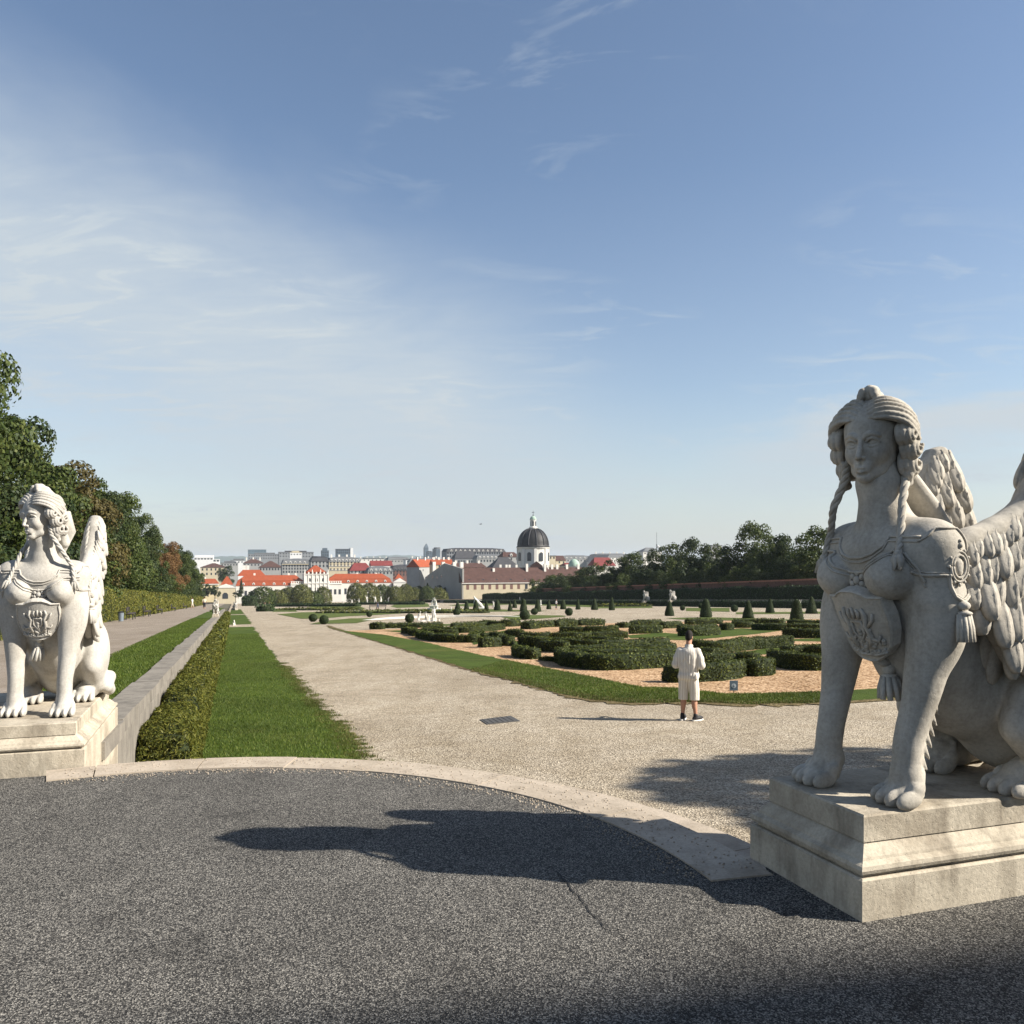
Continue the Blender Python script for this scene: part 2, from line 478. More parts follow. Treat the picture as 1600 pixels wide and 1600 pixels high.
def leaf_shape(L, Wd, th, rib=True):
    """a carved feather: length along -z from the origin, width along x, bulging to +y, thin at the root and fleshy at the tip"""
    V = []; Fc = []
    ts = [0, .12, .26, .40, .54, .67, .78, .87, .94, .985, 1.0]
    xs = [-1, -.86, -.62, -.34, -.12, 0, .12, .34, .62, .86, 1]
    n = len(xs)
    for t in ts:
        w = (.62 + .38 * min(1, t / .45)) * (1 - max(0, (t - .62) / .38) ** 2.3) ** .5 if t < 1 else .05
        for x in xs:
            dome = (1 - abs(x) ** 2.4) ** .6 if abs(x) < 1 else 0
            y = th * dome * (.25 + .75 * math.sin(math.pi * min(1, t * .78 + .02)) ) * (1 - .35 * max(0, (t - .85) / .15))
            if rib and t < .97: y += th * .20 * math.exp(-(x / .10) ** 2) - th * .12 * math.exp(-((abs(x) - .26) / .10) ** 2)
            y += th * .10 * math.sin(9 * x + 14 * t) * (1 - abs(x))
            V.append((x * w * Wd / 2, y, -t * L))
    for i in range(len(ts) - 1):
        for j in range(n - 1): Fc.append((i*n+j, i*n+j+1, (i+1)*n+j+1, (i+1)*n+j))
    nb = len(V)
    for t in ts:
        w = (.62 + .38 * min(1, t / .45)) * (1 - max(0, (t - .62) / .38) ** 2.3) ** .5 if t < 1 else .05
        for x in (-.92, .92): V.append((x * w * Wd / 2, -th * .55, -t * L))
    for i in range(len(ts) - 1):
        q = nb + 2 * i
        Fc.append((q, q+2, q+3, q+1)); Fc.append((i*n, (i+1)*n, q+2, q)); Fc.append((i*n+n-1, q+1, q+3, (i+1)*n+n-1))
    q = nb + 2 * (len(ts) - 1); k = (len(ts) - 1) * n
    Fc.append(tuple([k + j for j in range(n)] + [q + 1, q]))
    return V, Fc
def inside_poly(poly, x, z):
    c = False
    for (x1, z1), (x2, z2) in zip(poly, poly[1:] + poly[:1]):
        if (z1 > z) != (z2 > z) and x < (x2 - x1) * (z - z1) / (z2 - z1) + x1: c = not c
    return c
def make_sphinx(mirror, yaw, mat, res=0.0068, detail=True):
    """returns the list of parts (children of a new Empty); x forward, y to its left, z up, origin between the toe tips"""
    root = empty('sphinx_statue', (0, 0, 0))
    sg = -1 if mirror else 1
    def flip(o):
        if mirror:
            me = o.data
            n = len(me.vertices); co = np.empty(n * 3, np.float32); me.vertices.foreach_get('co', co)
            co = co.reshape(-1, 3); co[:, 1] *= -1; me.vertices.foreach_set('co', co.ravel()); me.flip_normals(); me.update()
        return o
    # ---- body
    b = Carve((-1.54, -.62, -.03), (.22, .56, 1.72), res)
    b.ell((-.36, 0, 1.02), (.25, .27, .33), rotm(0, 12, 0), .06)           # rib cage
    b.ell((-.26, 0, 1.18), (.20, .30, .17), None, .10)                      # upper chest
    b.ell((-.50, 0, .74), (.29, .255, .34), rotm(0, 22, 0), .12)            # belly
    b.ell((-.80, 0, .53), (.36, .25, .29), rotm(0, 14, 0), .12)
    b.ell((-1.08, 0, .44), (.34, .30, .40), rotm(0, -10, 0), .12)           # rump
    b.chain([(-.62, 0, 1.02), (-.95, 0, .86), (-1.2, 0, .66)], [.20, .20, .20], .12)
    for s in (-1, 1):
        b.cap((-.26, s * .05, 1.27), (-.27, s * .265, 1.215), .095, .115, .09)   # shoulders
        b.cap((-.27, s * .265, 1.21), (-.28, s * .27, .98), .115, .115, .09)
        b.ell((-.120 , s * .170, 1.075), (.125, .118, .112), None, .012)    # breasts
        b.ell((-.003, s * .186, 1.068), (.012, .012, .012), None, .012)
        b.cap((-.20, s * .03, 1.262), (-.215, s * .20, 1.285), .016, .018, .03)  # collar bones
    b.chain([(-.27, 0, 1.22), (-.23, 0, 1.38), (-.20, 0, 1.54), (-.195, 0, 1.64)], [.135, .104, .094, .088], .06)
    # ---- legs
    for s in (-1, 1):
        fx = .083 * -s                                                      # the right fore paw stands further forward
        y = s * .215
        lx = .047 * -s
        b.curve([(-.285 + lx * .3, s * .25, 1.0), (-.255 + lx, s * .245, .80), (-.215 + lx, s * .235, .62), (-.185 + lx, s * .228, .48), (-.140 + lx, y, .32), (-.122 + lx, y, .20), (-.125 + lx, y, .10)],
                [.125, .112, .092, .076, .065, .063, .066], .012)
        b.ell((-.275 + lx, s * .255, .88), (.095, .095, .18), None, .12)
        if detail:
            for i in range(11):                                             # fringe of hair down the back of the foreleg
                t = i / 10; z = .74 - .52 * t
                b.cap((-.315 + lx + .145 * t, y + s * .03, z), (-.352 + lx + .145 * t, y + s * .035, z - .060), .020, .006, .012)
        def paw(px_, py_, w=1.0):
            b.ell((px_ - .115, py_, .050), (.095 * w, .090 * w, .050), None, .02)
            b.ell((px_ - .150, py_, .085), (.060, .062, .060), None, .03)
            for i, yo in enumerate((-.084, -.029, .029, .084)):
                q = .020 if abs(yo) > .05 else 0.0
                b.ell((px_ - .055 - q, py_ + yo * w, .040), (.074, .0252 * w, .043), rotm(0, 8, 0), .0015)
                b.ell((px_ - .105 - q, py_ + yo * w * .92, .078), (.045, .0235 * w, .038), rotm(0, 24, 0), .003)
                b.cap((px_ - .135 - q, py_ + yo * w * .8, .105), (px_ - .19, py_ + yo * .5, .15), .018, .014, .02)
                b.cap((px_ - .010 - q, py_ + yo * w, .030), (px_ + .004 - q, py_ + yo * w, .012), .011, .006, .006)
        pf = -.030 if s > 0 else .092
        paw(pf, y); b.cap((lx - .110, y, .135), (pf - .085, y, .058), .060, .042, .03)
        b.ell((-.165 + lx, y - s * .045, .13), (.018, .016, .035), None, .012)  # dew claw
        # hind leg folded along the flank
        b.ell((-1.04, s * .30, .44), (.30, .145, .33), rotm(0, -24, 0), .05)
        b.ell((-.86, s * .335, .40), (.17, .105, .17), None, .06)
        b.chain([(-.74, s * .33, .34), (-.95, s * .33, .16), (-1.20, s * .32, .12)], [.085, .085, .09], .05)
        b.chain([(-1.20, s * .31, .10), (-.98, s * .27, .085), (-.84, s * .245, .085)], [.085, .075, .075], .04)
        paw(-.70, s * .235, 1.06)
    # tail curled round the haunch
    b.chain([(-1.36, 0, .18), (-1.42, -.20, .08), (-1.30, -.40, .06), (-1.14, -.43, .06), (-1.02, -.42, .11), (-1.08, -.44, .19), (-1.18, -.43, .17)], [.06, .055, .055, .055, .065, .06, .04], .02)
    V, Fc = b.mesh()
    body = flip(b.build('body', mat, root))
    bv = BVHTree.FromPolygons([tuple(p) for p in V], [tuple(q) for q in Fc])
    def front(y, z, lift=0.0):
        h = bv.ray_cast(Vector((1.0, y, z)), Vector((-1, 0, 0)))
        return (h[0] + h[1] * lift) if h[0] is not None else Vector((-.1, y, z))
    def side(x, z, lift=0.0, s=1):
        h = bv.ray_cast(Vector((x, s * 1.5, z)), Vector((0, -s, 0)))
        return (h[0] + h[1] * lift) if h[0] is not None else Vector((x, s * .3, z))
    # ---- head
    C0 = np.array((-.158, .004, 1.738), np.float32)
    Rh = rotm(0, 0, yaw) @ rotm(0, 3, 0)
    hd = Carve((-.50, -.32, 1.40), (.12, .34, 2.08), 0.0032 if detail else .008)
    hd.frame(Rh, C0)
    hd.cap((-.035, 0, -.10), (-.035, 0, -.215), .086, .084, .03)
    hd.ell((-.03, 0, .05), (.165, .135, .175), None, .03)
    hd.ell((.045, 0, -.030), (.098, .099, .140), None, .04)
    hd.ell((.055, 0, .065), (.085, .098, .085), None, .04)
    for s in (-1, 1):
        hd.chain([(-.005, s * .076, -.080), (.045, s * .052, -.135), (.098, s * .012, -.170)], [.030, .028, .026], .025)
        hd.ell((.088, s * .056, -.058), (.046, .038, .044), None, .03)
    hd.ell((.112, 0, -.170), (.030, .031, .026), None, .02)
    for s in (-1, 1):
        hd.ell((.160, s * .048, -.003), (.036, .036, .025), rotm(0, 0, s * 16), .018, 'sub')
        hd.curve([(.146, s * .014, .016), (.145, s * .042, .034), (.122, s * .082, .024)], [.008, .0085, .006], .012)
        hd.ell((.1075, s * .049, -.005), (.0280, .031, .0250), None, .003)
        up = [(.134, s * .021, -.008), (.1415, s * .036, .006), (.1395, s * .052, .010), (.127, s * .069, .003), (.116, s * .080, -.010)]
        hd.chain([(x_ + .001, y_, z_ + .004) for x_, y_, z_ in up], [.0055, .0080, .0088, .0078, .005], .0015)
        lo = [(.134, s * .024, -.012), (.1375, s * .040, -.0225), (.132, s * .057, -.023), (.118, s * .076, -.013)]
        hd.chain([(x_, y_, z_ - .003) for x_, y_, z_ in lo], [.0045, .0062, .0062, .0045], .0015)
        hd.ell((.158, s * .0165, -.080), (.014, .0095, .0095), None, .006)
        hd.ell((.168, s * .0085, -.090), (.008, .0045, .005), None, .004, 'sub')
    hd.chain([(.138, 0, .030), (.147, 0, .0), (.163, 0, -.040), (.179, 0, -.074)], [.0125, .0105, .0118, .0140], .009)
    hd.ell((.128, 0, -.124), (.026, .040, .032), None, .03)
    hd.chain([(.137, -.031, -.1345), (.149, -.014, -.1255), (.1505, 0, -.1275), (.149, .014, -.1255), (.137, .031, -.1345)], [.0040, .0085, .0080, .0085, .0040], .003)
    hd.chain([(.138, -.026, -.1415), (.1475, 0, -.1475), (.138, .026, -.1415)], [.0050, .0108, .0050], .003)
    hd.ell((.150, 0, -.107), (.007, .005, .012), None, .008, 'sub')
    hd.ell((.136, 0, -.157), (.014, .026, .007), None, .012, 'sub')
    head = flip(hd.build('head', mat, root, relax=0))
    # ---- hair (drawn back in waves to rolls of curls), crest, braids
    def H(p): return Vector(Rh @ np.array(p, np.float32) + C0)
    hr = Carve((-.56, -.36, 1.42), (.14, .38, 2.14), 0.0046 if detail else .009)
    hr.frame(Rh, C0)
    hr.ell((-.055, 0, .056), (.163, .137, .172), None, .02)
    hr.ell((-.13, 0, -.02), (.12, .135, .15), None, .03)
    hr.ell((.150, 0, -.05), (.12, .104, .150), None, .006, 'sub')            # leaves the face free
    rnd = random.Random(4)
    for s in (-1, 1):
        def sk(phi, th, off):                                                # a point over the skull: turn from the brow, height, stand-off
            p_, t_ = R(phi), R(th); c_ = math.cos(t_)
            return (-.03 + (.165 + off) * c_ * math.cos(p_), s * (.135 + off) * c_ * math.sin(p_), .05 + (.175 + off) * math.sin(t_))
        for i in range(5):                                                   # waves from the parting, billowing out over the temples
            t0 = 13 + 9 * i
            q = [sk(3 + 1.5 * i, t0 + 2, -.004), sk(22, t0 + 8, .006 - .002 * i), sk(46 + 2 * i, t0 + 6, .026 - .005 * i), sk(70 + 4 * i, t0 - 4, .052 - .010 * i), sk(92 + 6 * i, t0 - 22 + 2 * i, .062 - .010 * i), sk(112 + 7 * i, t0 - 38 + 4 * i, .048 - .006 * i)]
            hr.curve(q, [.008, .015, .020, .022, .020, .016], .0015)
            hr.curve([tuple(np.add(p_, (.008, s * .012, .013))) for p_ in q[1:]], [.007, .011, .012, .011, .007], .002)
            hr.curve([tuple(np.add(p_, (.012, s * .014, -.008))) for p_ in q[1:]], [.006, .010, .011, .010, .006], .002)
        # three heavy rolls of curls down each side, every roll with its grooves
        for (cx, cy, cz, rr, ph) in [(.020, .150, .020, .050, 2.2), (-.030, .158, -.045, .056, 1.6), (-.055, .142, -.120, .054, 1.2), (-.110, .135, -.020, .060, 1.9), (-.115, .125, -.120, .056, 1.0)]:
            for lay, (dy, dr, tr) in enumerate(((-.012, .004, .019), (.012, .002, .018), (.030, -.012, .017), (.042, -.028, .015))):
                q = []; ra = []
                for j in range(12):
                    g = ph - j * .46; r_ = (rr + dr) * (1 - .035 * j)
                    q.append((cx + r_ * math.cos(g), s * (cy + dy + .0015 * j), cz + r_ * math.sin(g))); ra.append(tr * (1 - .04 * j))
                hr.chain(q, ra, .001)
            hr.ell((cx, s * (cy + .002), cz), (.036, .026, .036), None, .002)
        hr.chain([(-.055, s * .150, -.11), (-.030, s * .158, -.165), (-.055, s * .150, -.205), (-.025, s * .15, -.222)], [.026, .024, .019, .010], .008)
    # crest curling forward over the crown
    hr.chain([(-.20, 0, .10), (-.15, 0, .180), (-.08, 0, .232), (-.02, 0, .254), (.02, 0, .258)], [.020, .024, .028, .030, .028], .012)
    hr.cap((-.06, 0, .205), (.015, 0, .228), .032, .030, .015)
    for s in (-1, 1): hr.chain([(.01, s * .012, .252), (.040, s * .026, .250), (.048, s * .034, .230), (.030, s * .042, .218), (.018, s * .036, .232)], [.024, .021, .018, .016, .012], .006)
    hr.chain([(-.16, 0, .06), (-.235, 0, -.02), (-.22, 0, -.14), (-.25, 0, -.24)], [.07, .065, .055, .05], .03)
    hair = flip(hr.build('hair', mat, root, relax=0))
    # veil falling from the back of the head on to the back
    vm = MB()
    vm.tube([H((-.19, 0, .02)), H((-.24, .0, -.12)), Vector((-.50, -.02, 1.42)), Vector((-.60, -.02, 1.27)), Vector((-.72, 0, 1.08))], [.06, .06, .055, .06, .05], 10, 1.9, up=(0, 1, 0))
    flip(vm.build('veil', mat, root, True))
    def braid(pts, name='braid'):
        P = [Vector(p) for p in pts]
        seg = []                                       # resample
        for i in range(len(P) - 1):
            for j in range(14): seg.append(P[i].lerp(P[i+1], j / 14))
        seg.append(P[-1])
        m = MB()
        n = len(seg)
        for k in range(3):
            q = []; ra = []
            for i, p in enumerate(seg):
                t = seg[min(i+1, n-1)] - seg[max(i-1, 0)]; t.normalize()
                a = t.cross(Vector((0.3, 1, 0))).normalized(); c_ = t.cross(a)
                g = i * .42 + k * 2.094
                w = (1 - .35 * i / n)
                q.append(p + (a * math.cos(g) + c_ * math.sin(g)) * .0108 * w); ra.append(.0148 * w)
            m.tube(q, ra, 7)
        e = seg[-1]; d = (seg[-1] - seg[-4]).normalized()
        m.ball(e, .021, 8, 6)
        for k in range(6):
            g = k * 1.05
            o = Vector((.3 * math.cos(g), math.sin(g), 0)) * .02
            m.tube([e + o * .4, e + d * .03 + o * 1.2, e + d * .085 + o * 1.6], [.013, .016, .005], 6)
        return flip(m.build(name, mat, root, True))
    braid([H((-.02, .135, -.075)), H((-.055, .140, -.16)), (-.185, .17, 1.42), (-.135, .215, 1.28), front(.235, 1.165, .022)])
    braid([H((.010, -.130, -.085)), H((.005, -.135, -.17)), (-.09, -.20, 1.42), front(-.265, 1.29, .02), front(-.285, 1.17, .022)])
    # ---- cuirass edges, laid on the chest
    def strip(pts, r=.0085, name='cuirass_edge', flatten=.8):
        m = MB(); m.tube(pts, r, 6, flatten)
        return flip(m.build(name, mat, root, True))
    def dense(pts, n=6):
        q = []
        for (a, b2) in zip(pts, pts[1:]):
            for j in range(n): q.append((a[0] + (b2[0] - a[0]) * j / n, a[1] + (b2[1] - a[1]) * j / n))
        return q + [pts[-1]]
    if detail:
        neck = [(-.30, 1.262), (-.165, 1.268), (-.150, 1.225), (-.10, 1.185), (-.04, 1.166), (.04, 1.166), (.10, 1.185), (.150, 1.225), (.165, 1.268), (.32, 1.262)]
        for dz, r in ((0, .0085), (-.022, .0055)):
            strip([front(y, z + dz, .003) for y, z in dense(neck)], r)
        low = [(-.33, 1.205), (-.20, 1.20), (-.17, 1.165), (-.11, 1.12), (-.05, 1.098), (0, 1.094), (.05, 1.098), (.11, 1.12), (.17, 1.165), (.20, 1.20), (.26, 1.185), (.305, 1.12), (.325, 1.05)]
        for dz, r in ((0, .009), (-.022, .006)):
            strip([front(y, z + dz, .003) for y, z in dense(low)], r)
        for s in (-1, 1):
            sd = [(-.12, 1.10), (-.17, 1.085), (-.25, 1.085), (-.255, 1.03), (-.275, .985), (-.325, .96), (-.375, .985), (-.39, 1.04), (-.39, 1.24)]
            strip([side(x, z, .004, s) for x, z in dense(sd, 5)], .010)
            strip([side(x * .985 - .004, z + .012, .004, s) for x, z in dense(sd, 5)], .006)
            arc = [(-.14, 1.24), (-.22, 1.315), (-.31, 1.30), (-.37, 1.23), (-.385, 1.12)]
            strip([side(x, min(z, 1.30), .004, s) for x, z in dense(arc, 5)], .007)
            # oval medallion, with its frame
            c = side(-.30, 1.125, 0.0, s); m = MB()
            m.ball(c, (.026, .014, .042), 12, 8)
            for rr, rz_, rt in ((.036, .052, .007), (.050, .070, .006)):
                m.tube([c + Vector((rr * math.cos(a), s * .006, rz_ * math.sin(a))) for a in np.linspace(0, 2 * math.pi, 25)], rt, 6)
            for a in np.linspace(0, 2 * math.pi, 13)[:-1]: m.ball(c + Vector((.060 * math.cos(a), s * .004, .082 * math.sin(a))), .009, 6, 4)
            m.ball(c + Vector((0, s * .008, .098)), .014, 8, 6); m.ball(c + Vector((0, s * .008, .118)), .009, 6, 4)
            flip(m.build('medallion', mat, root, True))
            # tassel hanging below it
            t0 = side(-.315, .955, .0, s); m = MB()
            m.ball(t0 + Vector((0, s * .012, -.01)), (.03, .028, .022), 10, 6); m.ball(t0 + Vector((0, s * .018, -.045)), (.034, .032, .013), 10, 6)
            for k in range(7):
                a = math.pi * k / 6
                o = Vector((.036 * math.cos(a), s * (.012 + .026 * math.sin(a)), 0))
                m.tube([t0 + o * .8 + Vector((0, 0, -.05)), t0 + o * 1.0 + Vector((0, s * .004, -.11)), t0 + o * 1.15 + Vector((0, s * .006, -.175))], [.010, .012, .010], 6)
            flip(m.build('tassel', mat, root, True))
    # rosette between the breasts
    c = front(0.0, 1.055, .0); m = MB()
    for k in range(6):
        a = k * math.pi / 3 + .5
        m.ball(c + Vector((.012, .036 * math.cos(a), .036 * math.sin(a))), (.014, .017, .017), 8, 6)
    m.ball(c + Vector((.016, 0, 0)), (.016, .022, .022), 10, 6)
    m.tube([c + Vector((.006, .055 * math.cos(a), .055 * math.sin(a))) for a in np.linspace(0, 2 * math.pi, 21)], .008, 6)
    flip(m.build('rosette', mat, root, True))
    # shield leaning on the belly
    top = Vector((-.012, 0, 1.01)); bot = Vector((-.155, .015, .655))
    ex = Vector((0, 1, 0)); ez = (top - bot).normalized(); en = ex.cross(ez); Ls = (top - bot).length
    out = [(0, 1.0), (.045, .995), (.085, .955), (.115, .905), (.155, .895), (.185, .885), (.178, .82), (.185, .62), (.176, .42), (.148, .22), (.10, .08), (.05, .015), (0, 0)]
    out = out + [(-a, b2) for a, b2 in out[-2:0:-1]]
    def SH(a, t, d): return bot + ex * a + ez * (t * Ls) + en * (d - a * a * 1.1)
    V = []; Fc = []; n = len(out)
    cen = (0, .5)
    for sc_, d in ((1.0, -.045), (1.0, .012), (.965, .020), (.925, .012), (.5, .016), (.0, .018)):
        for a, t in out: V.append(SH(cen[0] + (a - cen[0]) * sc_, cen[1] + (t - cen[1]) * sc_, d))
    for j in range(5):
        for i in range(n): Fc.append((j*n+i, j*n+(i+1) % n, (j+1)*n+(i+1) % n, (j+1)*n+i))
    shield = flip(mesh_obj('shield', V, Fc, mat, root, False))
    m = MB()                                                                 # the eroded relief upon it: crowned arms between two beasts
    rr = random.Random(11)
    if detail:
        def rel(pts, r): m.tube([SH(a * 1.2, .42 + (t - .36) * 1.25, .020) for a, t in pts], [q * 1.25 for q in (r if isinstance(r, list) else [r] * len(pts))], 6)
        for s in (-1, 1):
            rel([(s * .035, .20), (s * .055, .33), (s * .045, .45), (s * .06, .55), (s * .05, .63)], [.010, .012, .010, .010, .006])
            rel([(s * .052, .42), (s * .085, .50), (s * .095, .57)], [.007, .008, .005])
            rel([(s * .05, .30), (s * .085, .27), (s * .10, .33)], [.008, .007, .004])
            for k in range(7): m.ball(SH(s * (.055 + .014 * math.sin(k * 2.1)), .24 + .055 * k, .018), (.010, .011, .012), 6, 4)
        rel([(-.028, .48), (-.030, .36), (0, .26), (.030, .36), (.028, .48), (-.028, .48)], .006)
        for k in range(4): m.ball(SH(0, .31 + .045 * k, .018), (.008, .017, .012), 6, 4)
        for k in (-1, 0, 1): rel([(k * .022, .52), (k * .028, .58), (k * .020, .64 - .02 * abs(k))], [.009, .008, .005])
        for k in range(70):
            a = rr.uniform(-.085, .10); t = .13 + rr.random() ** 1.6 * .14
            m.ball(SH(a * 1.2, .42 + (t - .36) * 1.25, .014), rr.uniform(.007, .015), 5, 4)
        rel([(-.085, .155), (-.03, .115), (.05, .115), (.105, .15)], .006)
    else:
        for k in range(6): m.ball(SH(0, .2 + .1 * k, .02), (.02, .06 - .01 * (k % 2), .02), 6, 4)
    flip(m.build('relief', mat, shield, True))
    # big tassel below the shield
    m = MB(); p = front(.0, .60, 0); p = Vector((p.x + .01, .03, .63))
    m.tube([Vector((-.155, .02, .67)), p], .022, 8); m.ball(p + Vector((.0, 0, -.02)), (.034, .036, .034), 10, 8); m.ball(p + Vector((0, .004, -.052)), (.040, .042, .016), 10, 6)
    for k in range(9):
        a = 2 * math.pi * k / 9
        o = Vector((.036 * math.cos(a), .036 * math.sin(a), 0))
        m.tube([p + o * .85 + Vector((0, .004, -.055)), p + o * 1.3 + Vector((0, .012, -.11)), p + o * 1.55 + Vector((0, .022, -.165))], [.013, .016, .014], 6)
    m.ball(p + Vector((0, .012, -.11)), (.045, .045, .05), 8, 6)
    flip(m.build('tassel', mat, root, True))
    # ---- wings
    hw = .010
    for s in (-1, 1):
        w = Carve((-1.2, .02, .52), (-.22, .60, 1.88), hw if detail else .014)
        back = -.11 if (s > 0 and not mirror) else 0.0                     # the two wings of a statue are not raised quite alike
        toe = .12 if mirror else 0.0; lean = .16 if (mirror and s < 0) else 0.0; inn = .10 if (mirror and s > 0) else 0.0
        sh = lambda x, z: (x + back * min(1, max(0, (z - 1.28) / .2)), z)
        wy = lambda x, z: wing_y(x, z) - inn - toe * max(0.0, -x - .65) + lean * max(0.0, z - 1.25)
        poly = [sh(*p_) for p_ in WING_SIDE]
        X = w.ax[0][:, None]; Z = w.ax[2][None, :]
        dist = np.full((w.n[0], w.n[2]), 9.0, np.float32); ins = np.zeros((w.n[0], w.n[2]), bool)
        for (x1, z1), (x2, z2) in zip(poly, poly[1:] + poly[:1]):
            ex_, ez_ = x2 - x1, z2 - z1
            t = np.clip(((X - x1) * ex_ + (Z - z1) * ez_) / (ex_ ** 2 + ez_ ** 2 + 1e-9), 0, 1)
            dist = np.minimum(dist, np.hypot(X - x1 - t * ex_, Z - z1 - t * ez_))
            cond = ((z1 > Z) != (z2 > Z)) & (X < (x2 - x1) * (Z - z1) / ((z2 - z1) if abs(z2 - z1) > 1e-9 else 1e-9) + x1)
            ins ^= cond
        d2 = np.where(ins, -dist, dist)[:, None, :]
        yc = (.305 - .03 * np.maximum(0, Z - 1.2) - inn - toe * np.maximum(0, -X - .65) + lean * np.maximum(0, Z - 1.25))[:, None, :]
        lead = np.clip((Z - .55) / 1.0, 0.25, 1)[:, None, :]                   # thicker towards the top
        th = .030 + .030 * lead
        r = .035
        q1 = d2 + r; q2 = np.abs(w.ax[1][None, :, None] - yc) - th + r
        w.d = (np.sqrt(np.maximum(q1, 0) ** 2 + np.maximum(q2, 0) ** 2) + np.minimum(np.maximum(q1, q2), 0) - r).astype(np.float32)
        LE = [sh(*p_) for p_ in [(-.33, 1.19), (-.44, 1.245), (-.59, 1.295), (-.73, 1.40), (-.80, 1.55), (-.825, 1.67), (-.88, 1.73)]]
        for (x1, z1), (x2, z2) in zip(LE, LE[1:]):
            w.cap((x1, wy(x1, z1), z1), (x2, wy(x2, z2), z2), .050, .050, .04)
        wing = w.build('wing', mat, root, mirror=(s < 0))
        flip(wing)
        # feathers, outer and inner face
        rows = [(.012, .14, .080, .024, 0.9), (.080, .19, .098, .030, 0.8), (.175, .25, .112, .034, 0.8), (.285, .30, .115, .032, 0.85), (.40, .34, .112, .030, 0.9), (.53, .33, .105, .028, 0.95), (.66, .30, .10, .026, 1.0)]
        edge = [(-.29, 1.20), (-.44, 1.295), (-.58, 1.345), (-.69, 1.43), (-.745, 1.56), (-.765, 1.68), (-.82, 1.77), (-.93, 1.77)]
        edge = [sh(*p_) for p_ in edge]
        seglen = [math.hypot(b2[0]-a[0], b2[1]-a[1]) for a, b2 in zip(edge, edge[1:])]
        tot = sum(seglen)
        def on_edge(t):
            t *= tot
            for (a, b2), l in zip(zip(edge, edge[1:]), seglen):
                if t <= l: return (a[0] + (b2[0]-a[0]) * t / l, a[1] + (b2[1]-a[1]) * t / l)
                t -= l
            return edge[-1]
        dirs = {}
        rr = random.Random(7)
        protos = {}
        for face in (1, -1):
            if not detail and face < 0: continue
            for ri, (dd, L, Wd, th_, _) in enumerate(rows):
                nrow = int(tot / (Wd * .60))
                for i in range(nrow + 1):
                    t = (i + (.5 if ri % 2 else 0)) / nrow
                    if t > 1: continue
                    ex0, ez0 = on_edge(t)
                    ang = R(-80 - 22 * t * t + rr.uniform(-9, 9))                               # hanging down near the shoulder, sweeping back at the tip
                    if ri > 3: ang = R(-84 - 16 * t + rr.uniform(-6, 6))
                    dx, dz = math.cos(ang), math.sin(ang)
                    nx_, nz_ = (math.cos(R(-88 - 62 * t)), math.sin(R(-88 - 62 * t)))
                    x0, z0 = ex0 + nx_ * dd, ez0 + nz_ * dd
                    if (x0 > -.375 and z0 > .98) or not inside_poly(poly, x0, z0): continue
                    # shorten so that the tip stays near the wing's outline
                    LL = L * rr.uniform(.92, 1.1)
                    if not inside_poly(poly, x0 + dx * LL * .62, z0 + dz * LL * .62):
                        LL *= .75
                        if not inside_poly(poly, x0 + dx * LL * .55, z0 + dz * LL * .55): continue
                    key = (ri, i % 3)
                    lead_ = min(1, max(.25, (z0 - .55)))
                    dl = min(math.hypot(x0 - (a_[0] + (b_[0]-a_[0])*w_/4), z0 - (a_[1] + (b_[1]-a_[1])*w_/4)) for a_, b_ in zip(LE, LE[1:]) for w_ in range(5))
                    y0 = wy(x0, z0) + face * max(.030 + .030 * lead_ - .014, math.sqrt(max(0, .056 ** 2 - dl ** 2)) - .006)
                    ey = Vector((0, face, 0)); ezv = -Vector((dx, 0, dz)).normalized()
                    tilt = .13 + .15 * rr.random()
                    ezv = (ezv - ey * tilt).normalized(); exv = ey.cross(ezv).normalized(); ey2 = ezv.cross(exv)
                    Mx = Matrix((exv, ey2, ezv)).transposed().to_4x4()
                    Mx.translation = Vector((x0, y0, z0))
                    S = Matrix.Diagonal((rr.uniform(.93, 1.08), 1, LL / L, 1))
                    if s * sg < 0: pass
                    fm = protos.get((ri, 0))
                    if fm is None:
                        Vf, Ff = leaf_shape(L, Wd, th_)
                        fm = bpy.data.meshes.new('feather'); fm.from_pydata([tuple(p) for p in Vf], [], Ff)
                        fm.polygons.foreach_set('use_smooth', np.ones(len(fm.polygons), dtype=bool)); fm.materials.append(mat); fm.update()
                        protos[(ri, 0)] = fm
                    fo = bpy.data.objects.new('feather', fm); COL.objects.link(fo); fo.parent = wing
                    T = Mx @ S
                    if s * sg < 0: T = Matrix.Diagonal((1, -1, 1, 1)) @ T @ Matrix.Diagonal((-1, 1, 1, 1))
                    fo.matrix_local = T
    return root
def moulded(rects, name, mat, parent):
    """a stone block from stacked rectangles: (inset, z) pairs round (x0,x1,y0,y1)"""
    m = MB(); V = []; Fc = []
    for (x0, x1, y0, y1), z in rects:
        V += [(x0, y0, z), (x1, y0, z), (x1, y1, z), (x0, y1, z)]
    for j in range(len(rects) - 1):
        for i in range(4): Fc.append((j*4+i, j*4+(i+1) % 4, (j+1)*4+(i+1) % 4, (j+1)*4+i))
    Fc.append((3, 2, 1, 0)); k = (len(rects) - 1) * 4; Fc.append((k, k+1, k+2, k+3))
    m.add(V, Fc)
    return m.build(name, mat, parent)
